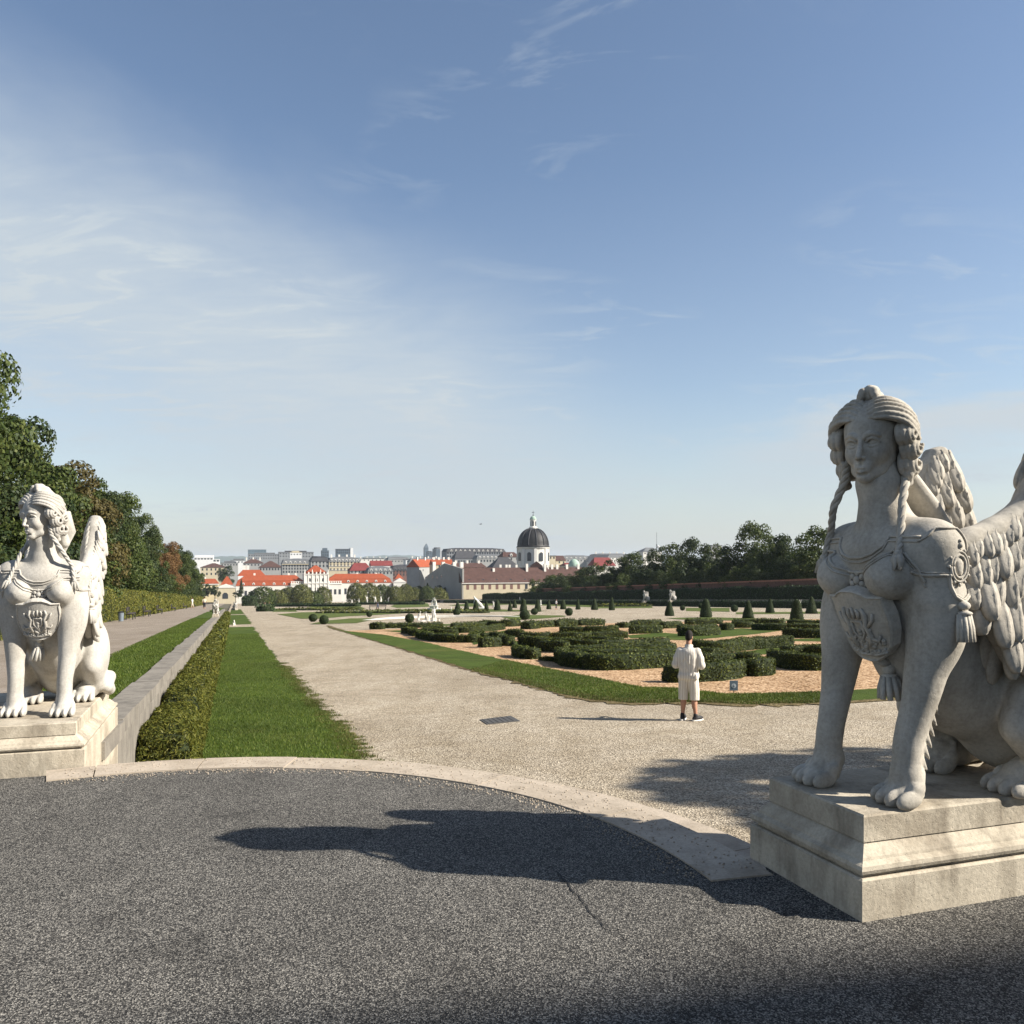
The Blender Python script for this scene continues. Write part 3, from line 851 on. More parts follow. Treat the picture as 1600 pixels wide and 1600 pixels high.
def make_pedestal(h, w, L, mat, drop=0.0):
    """x forward from 0 (front face) back to -L, y across +-w/2"""
    root = empty('pedestal', (0, 0, 0))
    def rc(i): return (-L + i, -i, -w/2 + i, w/2 - i)
    s = h / .445
    moulded([(rc(0), -drop), (rc(0), .178 * s), (rc(.012), .186 * s)], 'base_block', mat, root)
    moulded([(rc(.030), .1865 * s), (rc(.030), .200 * s), (rc(.006), .206 * s), (rc(.000), .222 * s), (rc(.004), .240 * s), (rc(.022), .250 * s), (rc(.030), .256 * s), (rc(.034), .268 * s), (rc(.058), .298 * s), (rc(.078), .318 * s), (rc(.080), .322 * s)], 'moulding', mat, root)
    moulded([(rc(.070), .3225 * s), (rc(.070), .436 * s), (rc(.078), .445 * s)], 'plinth', mat, root)
    return root
# the pair at the head of the stair
O_R = Vector((1.645, 4.10, .445))
sph = make_sphinx(False, 27, MATS['limestone'])
yawF = math.atan2(-BX.y, -BX.x)
sph.location = O_R; sph.rotation_euler = (0, 0, yawF)
tag(sph, 'near weathered stone sphinx with shaded face, braids and shield above its pedestal', 'statue', 'stone sphinxes on pedestals')
ped = make_pedestal(.445, .84, 2.0, MATS['pedestal_stone'])
_c = Vector((1.565, 3.68, 0)) * .5 + Vector((1.26, 4.46, 0)) * .5
ped.location = _c; ped.rotation_euler = (0, 0, yawF)
tag(ped, 'moulded stone pedestal under the near sphinx, its front face in shade', 'pedestal', 'pedestals of the two sphinxes')
O_L = Vector((-3.80, 6.65, .34))
sph2 = make_sphinx(True, 37, MATS['limestone_light'], .011)
yawL = math.atan2(-AX.y, -AX.x)
sph2.location = O_L; sph2.rotation_euler = (0, 0, yawL - R(1)); sph2.scale = (.93, .87, .93)
tag(sph2, 'sunlit white stone sphinx looking away sideways, beside the long retaining wall', 'statue', 'stone sphinxes on pedestals')
ped2 = make_pedestal(.34, 1.10, 1.95, MATS['pedestal_stone'], .5)
_a = Vector((-3.30, 6.42, 0))
ped2.location = _a - BX * .55; ped2.rotation_euler = (0, 0, yawL)
tag(ped2, 'sunlit moulded stone pedestal at the head of the retaining wall', 'pedestal', 'pedestals of the two sphinxes')

# ------------------------------------------------------------------ ground materials
def m_asphalt():
    t = NT('asphalt')
    g = t.voro(185, 'Color'); sp = t.n('ShaderNodeSeparateColor'); t.l(g, sp.inputs[0])
    fine = t.noise(125, 5, 0.75)
    mixf = t.math('ADD', t.math('MULTIPLY', sp.outputs[0], .5), t.math('MULTIPLY', fine, .5))
    c = t.ramp(mixf, [(0.28, (.014, .0135, .013)), (0.45, (.044, .042, .039)), (0.60, (.115, .108, .098)), (0.78, (.36, .34, .30))])
    big = t.noise(0.9, 5, 0.6)
    c = t.mix(1.0, c, t.ramp(big, [(0.3, .78), (0.7, 1.18)]), 'MULTIPLY')
    stn = t.noise(2.7, 5, .65, dist=1.0); c = t.mix(1.0, c, t.ramp(stn, [(.28, .64), (.44, 1.0)]), 'MULTIPLY')
    h = t.math('ADD', t.voro(185), fine)
    t.col(c).rough(0.85).bump(h, 0.9, 0.004)
    return t.m
def m_gravel(name, dark, mid, light, scale=75, bump=.9):
    t = NT(name)
    g = t.voro(scale, 'Color'); sp = t.n('ShaderNodeSeparateColor'); t.l(g, sp.inputs[0])
    fine = t.noise(scale * .8, 5, 0.75)
    f = t.math('ADD', t.math('MULTIPLY', sp.outputs[0], .55), t.math('MULTIPLY', fine, .45))
    c = t.ramp(f, [(0.22, dark), (0.5, mid), (0.75, light)])
    big = t.noise(0.22, 6, 0.65, dist=.5); mid_ = t.noise(1.6, 5, .6)
    c = t.mix(1.0, c, t.ramp(big, [(0.3, (.84, .82, .79)), (0.7, (1.10, 1.09, 1.07))]), 'MULTIPLY')
    trk = t.noise(.5, 4, .6, vec=t.map((2.2, .35, 1), (0, 0, R(18)))); c = t.mix(.6, c, t.ramp(trk, [(.36, (.80, .78, .74)), (.55, (1, 1, 1))]), 'MULTIPLY')
    c = t.mix(.7, c, t.ramp(mid_, [(0.35, (.80, .77, .72)), (0.62, (1, 1, 1))]), 'MULTIPLY')
    t.col(c).rough(0.95).bump(t.math('ADD', t.voro(scale), fine), bump, 0.012)
    t.b.inputs['Specular IOR Level'].default_value = 0.1
    return t.m
def m_lawn(name, a, b, c_):
    t = NT(name)
    f = t.noise(40, 6, .75); p = t.noise(.8, 5, .6)
    c = t.ramp(f, [(.3, a), (.55, b), (.8, c_)])
    c = t.mix(1.0, c, t.ramp(p, [(.3, .72), (.7, 1.2)]), 'MULTIPLY')
    dry = t.noise(.35, 5, .65, dist=.6)
    c = t.mix(t.ramp(dry, [(.56, 0.0), (.72, .55)]), c, (.13, .125, .035))
    t.col(c).rough(.9).bump(f, .8, .03); t.b.inputs['Specular IOR Level'].default_value = 0.1
    return t.m
m_asphalt()
m_gravel('gravel', (.15, .128, .10), (.35, .30, .235), (.60, .535, .43), 52)
m_gravel('bark_mulch', (.12, .065, .03), (.42, .27, .155), (.70, .52, .35), 20, 1.0)
m_gravel('side_walk', (.20, .17, .145), (.26, .225, .195), (.36, .32, .275), 90, .5)
m_lawn('lawn', (.028, .048, .009), (.062, .092, .016), (.115, .135, .030))
m_lawn('lawn_far', (.05, .075, .018), (.09, .115, .03), (.15, .15, .055))
m_stone('kerb_stone', (.44, .375, .30), (.34, .285, .22), .4, .5)
m_stone('wall_stone', (.25, .228, .195), (.165, .15, .13), .7, .8)
m_gravel('worn_grass', (.07, .055, .025), (.13, .105, .05), (.24, .19, .11), 26, 1.0)
m_plain('soil', (.10, .065, .04), .95, .4, 6)
m_plain('earth', (.10, .09, .06), .95, .3, .05)

# ------------------------------------------------------------------ terrain sheets
S_OUT = 3.33
CEN = Vector((-1.9, 3.4, 0))
def sheet(name, pts, mat, kind='structure', zf=None):
    o = mesh_obj(name, pts, [list(range(len(pts)))], mat)
    return tag(o, kind=kind)
# far plain that reaches the horizon, below everything
g = []
gu = [-60, 7, 40, 120, 300, 545, 700, 1500, 4000, 9000, 16000]
def zfar(u, v):
    if u < 545: return zp(u) - .35
    return zp(545) - .35 - min(8, (u - 545) * .02)
gv = [-9000, -2500, -600, -200, -60, 0, 60, 200, 600, 2500, 9000]
V = [W(u, v, zfar(u, v)) for u in gu for v in gv]
Fc = [(i*11+j, i*11+j+1, (i+1)*11+j+1, (i+1)*11+j) for i in range(10) for j in range(10)]
tag(mesh_obj('ground', V, Fc, MATS['earth']), kind='structure')
# parterre of gravel
def strip_sheet(name, us, v0, v1, zf, mat, lift=0.0, nv=2):
    vs = np.linspace(v0, v1, nv)
    V = [W(u, v, zf(u) + lift) for u in us for v in vs]
    Fc = [(i*nv+j, i*nv+j+1, (i+1)*nv+j+1, (i+1)*nv+j) for i in range(len(us)-1) for j in range(nv-1)]
    return tag(mesh_obj(name, V, Fc, mat), kind='structure')
strip_sheet('gravel_path', [3, 10, 25, 60, 120, 200, 320, 545], -1.09, 79.6, zp, MATS['gravel'])
# upper platform of asphalt, its rounded corner
pl = [W(-30, -34), W(-30, 60), W(3.83, 60), W(3.83, 2.70), CEN + Vector((math.cos(.268), math.sin(.268), 0)) * 3.33]
pl += [CEN + Vector((math.cos(a), math.sin(a), 0)) * 2.985 for a in np.linspace(.268, 2.064, 60)] + [W(6.95, -1.2), W(6.95, -34)]
tag(mesh_obj('asphalt_terrace', pl, [list(range(len(pl)))], MATS['asphalt']), kind='structure')
# a crack running through it
crk = [(870, 1362), (886, 1380), (893, 1392), (905, 1402), (914, 1416), (931, 1436), (941, 1448), (960, 1460), (985, 1474), (1010, 1492), (1040, 1506)]
m = MB(); rr = random.Random(3)
P = [Vector(((x - 800) / (y - 875) * 1.6, 2080 / (y - 875), .004)) for x, y in crk]
Q = []
for a, b in zip(P, P[1:]):
    for j in range(5): Q.append(a.lerp(b, j / 5) + Vector((rr.uniform(-.008, .008), rr.uniform(-.008, .008), 0)))
V = []; Fc = []
for i, p in enumerate(Q):
    t = (Q[min(i+1, len(Q)-1)] - Q[max(i-1, 0)]).normalized(); n = Vector((-t.y, t.x, 0))
    w = .0045 * (1 - .8 * i / len(Q)) * rr.uniform(.5, 1.5)
    V += [p + n * w, p - n * w]
Fc = [(2*i, 2*i+1, 2*i+3, 2*i+2) for i in range(len(Q)-1)]
tag(mesh_obj('crack', V, Fc, m_plain('crack_fill', (.02, .02, .02))), kind='structure')

# ------------------------------------------------------------------ rounded stair down from the terrace to the parterre
NST = 8
drop = -(zp(6.9)) / NST
stair = empty('stair', CEN)
tag(stair, kind='structure')
def arc_block(name, r0, r1, t0, t1, z0, z1, mat, parent, n=8, bev=.012):
    V = []; Fc = []
    prof = [(r0, z0), (r0, z1), (r1 - bev, z1), (r1, z1 - bev), (r1, z0)]
    for a in np.linspace(t0, t1, n + 1):
        for r, z in prof: V.append((r * math.cos(a), r * math.sin(a), z))
    k = len(prof)
    for i in range(n):
        for j in range(k):
            q = (j + 1) % k
            Fc.append((i*k+j, i*k+q, (i+1)*k+q, (i+1)*k+j))
    Fc.append(tuple(range(k))); Fc.append(tuple(n*k + j for j in range(k))[::-1])
    return mesh_obj(name, V, Fc, mat, parent)
rr = random.Random(5)
tA, tB = math.atan2(4.19 - CEN.y, .98 - CEN.x) - .02, math.atan2(6.08 - CEN.y, -3.34 - CEN.x) + .02
cuts = [tA, .62, .98, 1.30, 1.52, 1.74, 1.98, tB]
for i, (t0, t1) in enumerate(zip(cuts, cuts[1:])):
    dz = rr.uniform(-.002, .003)
    arc_block('kerb_stone', 2.985, S_OUT + rr.uniform(-.008, .008), t0 + .0016, t1 - .0016, -.16, .008 + dz, MATS['kerb_stone'], stair, 10)
for s in range(1, NST):
    r0 = S_OUT - .06 + .36 * (s - 1); r1 = S_OUT + .36 * s
    n = 7 + s
    for i in range(n):
        t0 = tA - .06 * (s > 0) + (tB + .0 - tA + .06) * i / n; t1 = tA - .06 + (tB - tA + .06) * (i + 1) / n
        arc_block('step_stone', r0, r1, t0 + .001, t1 - .001, -drop * (s + 1) - .04, -drop * s + rr.uniform(-.003, .003) + (.05 if s == 1 else 0), MATS['kerb_stone'], stair, 5)
rw = empty('retaining_wall', W(3.8, 2.7))
tag(rw, 'retaining wall running off behind the near sphinx pedestal, below the terrace edge', 'wall')
mb = MB(); M_ = Matrix.Rotation(math.atan2(BX.y, BX.x), 4, 'Z')
mb.box(0, 57, -.32, -.02, -1.4, -.15, M_); mb.build('wall_face', MATS['wall_stone'], rw)
for k in range(12):
    mb = MB(); mb.box(2.1 + 1.6 * k, 3.69 + 1.6 * k, -.36, .03, -.148, .01, M_); mb.build('cap_stone', MATS['wall_stone'], rw)
# ------------------------------------------------------------------ left: retaining wall with its cap stones, grass strip and side walk
U0, U1 = 8.95, 62.0
wall = empty('retaining_wall', W(8.2, -1.10))
tag(wall, 'long weathered grey retaining wall with flat cap stones beside the clipped low hedge', 'wall')
def hexa(name, corners_b, corners_t, mat, parent=None):
    V = list(corners_b) + list(corners_t)
    return mesh_obj(name, V, [(3,2,1,0),(4,5,6,7),(0,1,5,4),(1,2,6,5),(2,3,7,6),(3,0,4,7)], mat, parent)
O = wall.location
zc = lambda u: .38 - SLOPE * u
def wb(u0, u1, v0, v1, zb, ztp): 
    return ([W(u0, v0, zb(u0)) - O, W(u1, v0, zb(u1)) - O, W(u1, v1, zb(u1)) - O, W(u0, v1, zb(u0)) - O],
            [W(u0, v0, ztp(u0)) - O, W(u1, v0, ztp(u1)) - O, W(u1, v1, ztp(u1)) - O, W(u0, v1, ztp(u0)) - O])
b, t = wb(6.9, 117, -1.40, -1.12, lambda u: zp(u) - .3, lambda u: zc(u) - .16)
hexa('wall_face', b, t, MATS['wall_stone'], wall)
u = 8.0; i = 0
rr = random.Random(8)
while u < 116:
    L = rr.uniform(1.25, 1.9) * (1 if u < 45 else 1.8)
    e = rr.uniform(-.012, .012); dz = rr.uniform(-.006, .006)
    b, t = wb(u + .006, u + L - .006, -1.43 + rr.uniform(-.03, .02), -1.075 + e, lambda q: zc(q) - .158 + dz, lambda q: zc(q) + dz)
    hexa('cap_stone', b, t, MATS['wall_stone'], wall)
    u += L
strip_sheet('side_walk', [6.9, 12, 30, 60, 110, 300], -7.6, -2.6, zt, MATS['side_walk'])
strip_sheet('verge_soil', [6.9, 12, 30, 60, 110, 300], -40, -7.3, lambda u: zt(u), MATS['soil'], -.01)
def ragged(u0, u1, v0, v1, seed, amp, step=.25):
    r = random.Random(seed); us = list(np.arange(u0, u1, step)) + [u1]
    ph = [r.uniform(0, 6.28) for _ in range(4)]
    def j(u): return amp * (math.sin(u * 1.7 + ph[0]) * .4 + math.sin(u * 4.3 + ph[1]) * .3 + math.sin(u * .53 + ph[2]) * .5 + r.uniform(-.4, .4))
    return us, j
def lawn_strip(name, u0, u1, vl, vr, zf, mat, ampl=0.0, ampr=0.0, seed=1, step=.25, lift=.012):
    us, jl = ragged(u0, u1, vl, vr, seed, ampl, step); _, jr = ragged(u0, u1, vl, vr, seed + 50, ampr, step)
    V = []
    for u in us:
        L_ = vl(u) if callable(vl) else vl; R_ = vr(u) if callable(vr) else vr
        V += [W(u, L_ + jl(u), zf(u) + lift), W(u, R_ + jr(u), zf(u) + lift)]
    Fc = [(2*i, 2*i+1, 2*i+3, 2*i+2) for i in range(len(us) - 1)]
    return tag(mesh_obj(name, V, Fc, mat), kind='structure'), us
lawn_strip('lawn', 7.4, 98, -2.78, -1.40, zt, MATS['lawn'], .06, 0, 3)
lawn_strip('lawn', 103, 140, -2.78, -1.40, zt, MATS['lawn'], .06, 0, 4)
# lawn between the low hedge and the gravel
rv = [(7.0, 1.24), (8.2, 1.34), (9.6, 1.56), (11.5, 1.84), (16, 1.88), (24, 1.75), (33, 1.72), (36, 1.66)]
def interp(tab):
    xs = [a for a, _ in tab]; ys = [b for _, b in tab]
    return lambda u: float(np.interp(u, xs, ys))
RV = interp(rv)
o, _ = lawn_strip('lawn', 7.0, 78, -.60, RV, zp, MATS['lawn'], 0, .16, 9, .12)
lawn_strip('lawn', 86, 140, -.60, 1.75, zp, MATS['lawn'], 0, .18, 10)
lawn_strip('lawn', 146, 220, -.60, 1.7, zp, MATS['lawn'], 0, .18, 11)

def blades(name, spots, hmin, hmax, mat, seed=1, wid=.004):
    """spots: (n,3) array of roots; each blade one bent sliver"""
    r = np.random.default_rng(seed); n = len(spots)
    h = r.uniform(hmin, hmax, n); a = r.uniform(0, 2 * np.pi, n); b = r.uniform(0, 2 * np.pi, n)
    w = wid * r.uniform(.7, 1.5, n)
    d = np.stack([np.cos(a) * w, np.sin(a) * w, np.zeros(n)], 1)
    lean = np.stack([np.cos(b) * h * r.uniform(.1, .9, n), np.sin(b) * h * r.uniform(.1, .9, n), h], 1)
    V = np.empty((n, 3, 3), np.float32)
    V[:, 0] = spots - d; V[:, 1] = spots + d; V[:, 2] = spots + lean
    Fc = np.arange(3 * n, dtype=np.int32).reshape(n, 3)
    return tag(mesh_obj(name, V.reshape(-1, 3), Fc, mat), kind='stuff')
m_leaf('grass_blade', (.042, .072, .010), (.085, .130, .018), (.165, .195, .040), .3, .5)
m_leaf('dry_blade', (.06, .075, .02), (.13, .12, .04), (.22, .18, .08), .3, .5)
def uvz(us, vs, zf): 
    return np.stack([AX.x * us + BX.x * vs, AX.y * us + BX.y * vs, zf - SLOPE * us], 1)
rg = np.random.default_rng(21)
def strip_spots(n, u0, u1, vlo, vhi, z0, power=1.6):
    u = u0 + (u1 - u0) * rg.random(n) ** power
    lo = np.array([vlo(x) if callable(vlo) else vlo for x in u]); hi = np.array([vhi(x) if callable(vhi) else vhi for x in u])
    return uvz(u, lo + (hi - lo) * rg.random(n), z0 + .01)
blades('grass', strip_spots(120000, 6.95, 62, -.62, lambda u: RV(u) - .02, ZP0, 2.3), .02, .055, MATS['grass_blade'], 1, .0050)
# straggling tufts where the lawn breaks up at the gravel
us, vs = [], []
for i in range(420):
    u = 6.95 + 26 * random.Random(i * 7).random() ** 1.5
    r = random.Random(i)
    v = RV(u) + abs(r.gauss(0, .16)) - .12
    k = int(r.uniform(25, 80)); L = r.uniform(.06, .26)
    us += [u + r.gauss(0, .035) for _ in range(k)]; vs += [v + r.uniform(-.2, L) * (1 - r.random() ** 2 * .3) for _ in range(k)]
blades('grass', uvz(np.array(us), np.array(vs), ZP0 + .004), .015, .05, MATS['dry_blade'], 2, .005)
us2 = np.array(us); vs2 = np.array(vs)
m_ = rg.random(len(us2)) < .6
blades('grass', uvz(us2[m_] + .02, vs2[m_] - .03, ZP0 + .004), .02, .055, MATS['grass_blade'], 3, .005)
blades('grass', strip_spots(70000, 7.5, 62, -2.82, -1.42, ZT0, 2.2), .02, .05, MATS['grass_blade'], 4, .006)

# loose grit gathered along the kerb and on the stair
def grit(n, seed):
    r = np.random.default_rng(seed)
    a = r.uniform(.27, 2.05, n); rad = np.where(r.random(n) < .55, 2.97 - np.abs(r.normal(0, .07, n)), 2.99 + .33 * r.random(n))
    c = np.stack([CEN.x + np.cos(a) * rad, CEN.y + np.sin(a) * rad, np.where(rad > 2.985, .013, .004)], 1)
    s = r.uniform(.003, .009, n)
    T = np.array([(1, 0, -.4), (-.5, .87, -.4), (-.5, -.87, -.4), (.1, 0, .8)])
    V = np.empty((n, 4, 3), np.float32)
    for k in range(4):
        q = T[k] * r.uniform(.7, 1.2, (n, 3)); V[:, k] = c + q * s[:, None]
    F0 = np.array([(0, 1, 3), (1, 2, 3), (2, 0, 3), (0, 2, 1)], np.int32)
    Fc = (F0[None] + 4 * np.arange(n, dtype=np.int32)[:, None, None]).reshape(-1, 3)
    return tag(mesh_obj('grit', V.reshape(-1, 3), Fc, MATS['kerb_stone']), kind='stuff')
grit(1500, 12)

# ------------------------------------------------------------------ leafy things
m_plain('hedge_core', (.022, .030, .012), .95, .3, 8)
m_leaf('yew_leaf', (.024, .038, .007), (.058, .076, .013), (.125, .140, .027), .15, .8)
m_leaf('yew_leaf_warm', (.040, .052, .008), (.095, .105, .018), (.185, .175, .034), .22, .8)
m_leaf('box_leaf', (.012, .028, .008), (.026, .048, .012), (.05, .075, .02), .12, .8)
m_leaf('hornbeam_leaf', (.075, .090, .018), (.14, .145, .028), (.22, .20, .045), .28, .35)
m_leaf('tree_leaf', (.030, .050, .012), (.060, .085, .020), (.115, .135, .035), .28, .12)
m_leaf('tree_leaf_dark', (.018, .034, .012), (.036, .056, .018), (.075, .092, .030), .22, .12)
m_leaf('tree_leaf_rust', (.10, .055, .020), (.16, .085, .032), (.22, .13, .05), .25, .15)
m_leaf('bush_leaf', (.055, .070, .018), (.105, .115, .030), (.17, .165, .050), .25, .15)
m_plain('bark', (.10, .08, .06), .9, .3, 3)
def surf_leaves(V, Fq, n, size, seed, out=(0.0, .5), tilt=.9, aspect=.55, up=0.0):
    """n small leaves over the quads of a surface"""
    r = np.random.default_rng(seed)
    V = np.asarray(V, np.float32); Fq = np.asarray(Fq)
    A, B, C, D = (V[Fq[:, i]] for i in range(4))
    N = np.cross(B - A, D - A) + np.cross(D - C, B - C)
    ar = np.linalg.norm(N, axis=1) / 2; N = N / np.maximum(2 * ar, 1e-9)[:, None]
    k = r.choice(len(Fq), n, p=ar / ar.sum())
    s, t = r.random(n)[:, None], r.random(n)[:, None]
    P = (A[k] * (1 - s) + B[k] * s) * (1 - t) + (D[k] * (1 - s) + C[k] * s) * t
    nn = N[k] + r.normal(0, tilt, (n, 3)) * .6; nn[:, 2] += up; nn /= np.linalg.norm(nn, axis=1)[:, None]
    P = P + N[k] * (size * (out[0] + (out[1] - out[0]) * r.random(n)))[:, None]
    return leaf_quads(P, nn, size, r, aspect)
def leaf_quads(P, nn, size, r, aspect=.55):
    n = len(P)
    q = r.normal(0, 1, (n, 3)); tx = np.cross(nn, q); tx /= np.maximum(np.linalg.norm(tx, axis=1), 1e-6)[:, None]
    ty = np.cross(nn, tx)
    L = (size * r.uniform(.6, 1.3, n))[:, None]
    Vv = np.empty((n, 4, 3), np.float32)
    Vv[:, 0] = P - tx * L * .5; Vv[:, 1] = P + ty * L * aspect * .5 + nn * L * .08
    Vv[:, 2] = P + tx * L * .5; Vv[:, 3] = P - ty * L * aspect * .5 + nn * L * .08
    return Vv.reshape(-1, 3), np.arange(4 * n, dtype=np.int32).reshape(n, 4)
def two_mat(name, V1, F1, V2, F2, m1, m2, parent=None, loc=None):
    V = np.concatenate([np.asarray(V1, np.float32), V2]); Fc = np.concatenate([np.asarray(F1, np.int32), F2 + len(V1)])
    o = mesh_obj(name, V, Fc, m1, parent, loc=loc)
    o.data.materials.append(m2)
    mi = np.zeros(len(Fc), np.int32); mi[len(F1):] = 1
    o.data.polygons.foreach_set('material_index', mi)
    return o
def sweep_hedge(name, path, w, h, seed, mat, dens, size, step=.3, jit=.03, zadd=0.0, asp=.55, tilt=.9, core='hedge_core', maxn=30000):
    """a clipped hedge along a path of world points on the ground"""
    P = []
    for a, b in zip(path, path[1:]):
        n = max(1, int((b - a).length / step))
        for j in range(n): P.append(a.lerp(b, j / n))
    P.append(path[-1])
    r = random.Random(seed)
    prof = [(-.5, -.06), (-.51, .35), (-.5, .80), (-.44, .97), (-.2, 1.0), (.2, 1.0), (.44, .97), (.5, .80), (.51, .35), (.5, -.06)]
    O = Vector(P[0]); V = []; k = len(prof)
    for i, p in enumerate(P):
        t = P[min(i+1, len(P)-1)] - P[max(i-1, 0)]; t.z = 0; t.normalize(); nrm = Vector((-t.y, t.x, 0))
        e = 1.0 if 0 < i < len(P) - 1 else .95
        dh = h * (1 + .05 * math.sin(i * .9 + seed) + r.uniform(-.03, .03))
        for a, b in prof:
            V.append(p - O + nrm * (a * w * e + r.uniform(-jit, jit)) + Vector((0, 0, b * dh * (e if b > .5 else 1) + r.uniform(-jit, jit) * .7 + zadd)))
    Fc = []
    for i in range(len(P) - 1):
        for j in range(k - 1): Fc.append((i*k+j, (i+1)*k+j, (i+1)*k+j+1, i*k+j+1))
    for base in (0, (len(P) - 1) * k):
        for j in range(k // 2 - 1):
            q = (base + j, base + j + 1, base + k - 2 - j, base + k - 1 - j)
            Fc.append(q[::-1] if base else q)
    Va = np.array([tuple(v) for v in V], np.float32); Fa = np.array(Fc, np.int32)
    A, B, C_, D = (Va[Fa[:, i]] for i in range(4))
    area = np.linalg.norm(np.cross(C_ - A, D - B), axis=1).sum() / 2
    n = int(min(maxn, area * dens))
    V2, F2 = surf_leaves(Va, Fa, n, size, seed + 5, (-.2, .7), tilt, asp)
    return two_mat(name, Va, Fa, V2, F2, MATS[core], mat, loc=O)
# -- low yew hedge in blocks along the wall
blk = [(10.9, 13.6, .86, 'block of the low yew hedge nearest to the rounded stair'), (14.3, 19.6, .93, 'second block of the low yew hedge beside the retaining wall'),
       (19.75, 36.5, .90, 'long block of the low yew hedge between the lawn and the retaining wall'), (36.8, 114, .88, 'far run of the low yew hedge ending at the white sphinx group')]
for i, (u0, u1, h, lab) in enumerate(blk):
    path = [W(u, -.80, zp(u)) for u in np.linspace(u0, u1, 2 + int((u1 - u0) / 4))]
    o = sweep_hedge('hedge', path, .56, h, 30 + i, MATS['yew_leaf_warm'], [5200, 3600, 900, 70][i], [.058, .060, .080, .17][i], [.2, .25, .5, 1.5][i], [.055, .05, .04, .03][i], asp=[.22, .24, .35, .5][i], tilt=.8, maxn=48000)
    tag(o, lab, 'hedge', 'blocks of the low hedge along the retaining wall')
# spiky shoots standing over the top of the two nearest blocks
def shoots(n, u0, u1, h, seed):
    r = np.random.default_rng(seed); u = r.uniform(u0, u1, n); v = -.80 + r.uniform(-.30, .30, n)
    v = np.where(r.random(n) < .5, -1.05 + r.uniform(-.05, .12, n), v)
    P = uvz(u, v, ZP0 + h - .06)
    return P
# -- the tall hornbeam hedge beyond the side walk
HB = [(16, 44), (44, 80), (80, 150), (150, 235)]
for i, (u0, u1) in enumerate(HB):
    path = [W(u, -8.1 + .08 * math.sin(u), zt(u)) for u in np.linspace(u0, u1, 8)]
    o = sweep_hedge('hornbeam_hedge', path, .9, 2.05, 60 + i, MATS['hornbeam_leaf'], [330, 190, 90, 40][i], [.10, .13, .20, .30][i], [.5, .8, 1.5, 3][i], .06)
    tag(o, ['tall yellow-green hornbeam hedge just behind the sunlit sphinx', 'tall clipped hornbeam hedge behind the nearest benches and bin of the side walk',
            'tall clipped hornbeam hedge behind the middle benches of the side walk', 'far end of the tall hornbeam hedge, meeting the distant pavilion'][i], 'hedge', 'tall clipped hedge along the side walk')
# -- benches and a bin in front of it
m_plain('bench_wood', (.06, .05, .045), .8, .2); m_plain('dark_metal', (.03, .032, .034), .5, .2); m_plain('bin_grey', (.16, .19, .22), .5, .15)
def make_bench():
    r = empty('bench', (0, 0, 0))
    for k in range(3):
        m = MB(); m.box(-.9, .9, -.22 + .15 * k, -.10 + .15 * k, .43, .465); m.build('slat', MATS['bench_wood'], r)
    for k in range(2):
        m = MB(); m.box(-.9, .9, .235, .26, .60 + .15 * k, .71 + .15 * k); m.build('slat', MATS['bench_wood'], r)
    for x in (-.75, .75):
        m = MB(); m.box(x - .03, x + .03, -.22, .28, .385, .43); m.box(x - .03, x + .03, -.21, -.15, 0, .385); m.box(x - .03, x + .03, .19, .234, 0, .86); m.build('leg', MATS['dark_metal'], r)
    return r
bench0 = make_bench()
for i, px in enumerate((205, 230, 250, 271, 289, 303)):
    Y = 1371 * (-6.9) / (px - 365)
    t = (px - 800) / F_PX; p = Vector((t * Y, Y, 0)); u, v = uv_of(p.x, p.y)
    o = bench0 if i == 0 else copy_tree(bench0)
    o.location = W(u, -6.9, zt(u)); o.rotation_euler = (0, 0, math.atan2(BX.y, BX.x) + math.pi / 2)
    tag(o, ['dark slatted bench beside the grey bin by the tall hedge', 'second dark bench from the grey bin along the tall hedge', 'third dark bench from the grey bin along the tall hedge',
            'fourth dark bench from the grey bin along the tall hedge', 'fifth dark bench from the grey bin along the tall hedge', 'last dark bench, farthest along the tall hedge'][i], 'bench', 'benches along the tall hedge')
Y = 1371 * (-6.8) / (189 - 365); p = Vector(((189 - 800) / F_PX * Y, Y, 0)); u, v = uv_of(p.x, p.y)
bn = empty('litter_bin', W(u, -6.8, zt(u))); bn.scale = (.62, .62, .66); tag(bn, 'grey litter bin in front of the tall hornbeam hedge', 'bin')
m = MB(); m.lathe([(.24, .05), (.28, .85)], 10); m.build('bin_body', MATS['bin_grey'], bn)
m = MB(); m.lathe([(.29, .86), (.29, .90), (.12, 1.0)], 10); m.build('lid', MATS['dark_metal'], bn)

# ------------------------------------------------------------------ the parterre: border lawn, mulch, grass scrolls
out_px = [(512, 980), (570, 997), (632, 1015), (687, 1032), (745, 1050), (795, 1062), (862, 1081), (925, 1094), (987, 1099), (1081, 1098), (1175, 1101), (1284, 1099)]
in_px = [(537, 986), (600, 992), (660, 1003), (720, 1017), (780, 1030), (838, 1041), (914, 1056), (962, 1067), (1003, 1075), (1056, 1076), (1137, 1086), (1186, 1085), (1284, 1082)]
def poly_sheet(name, pts, mat, lift, kind='structure', dens=None, amp=0.0, seed=1):
    P = [gp(x, y, lift=lift) if not isinstance(x, Vector) else x for x, y in pts]
    if dens:
        r = random.Random(seed); Q = []
        for a, b in zip(P, P[1:] + P[:1]):
            n = max(1, int((b - a).length / dens)) if (b - a).length < 60 else 1
            for j in range(n):
                q = a.lerp(b, j / n)
                if n > 1:
                    e = (b - a).normalized(); q = q + Vector((-e.y, e.x, 0)) * r.gauss(0, amp)
                Q.append(q)
        P = Q
    import mathutils
    tri = mathutils.geometry.tessellate_polygon([P])
    return tag(mesh_obj(name, P, [t[::-1] for t in tri], mat), kind=kind)
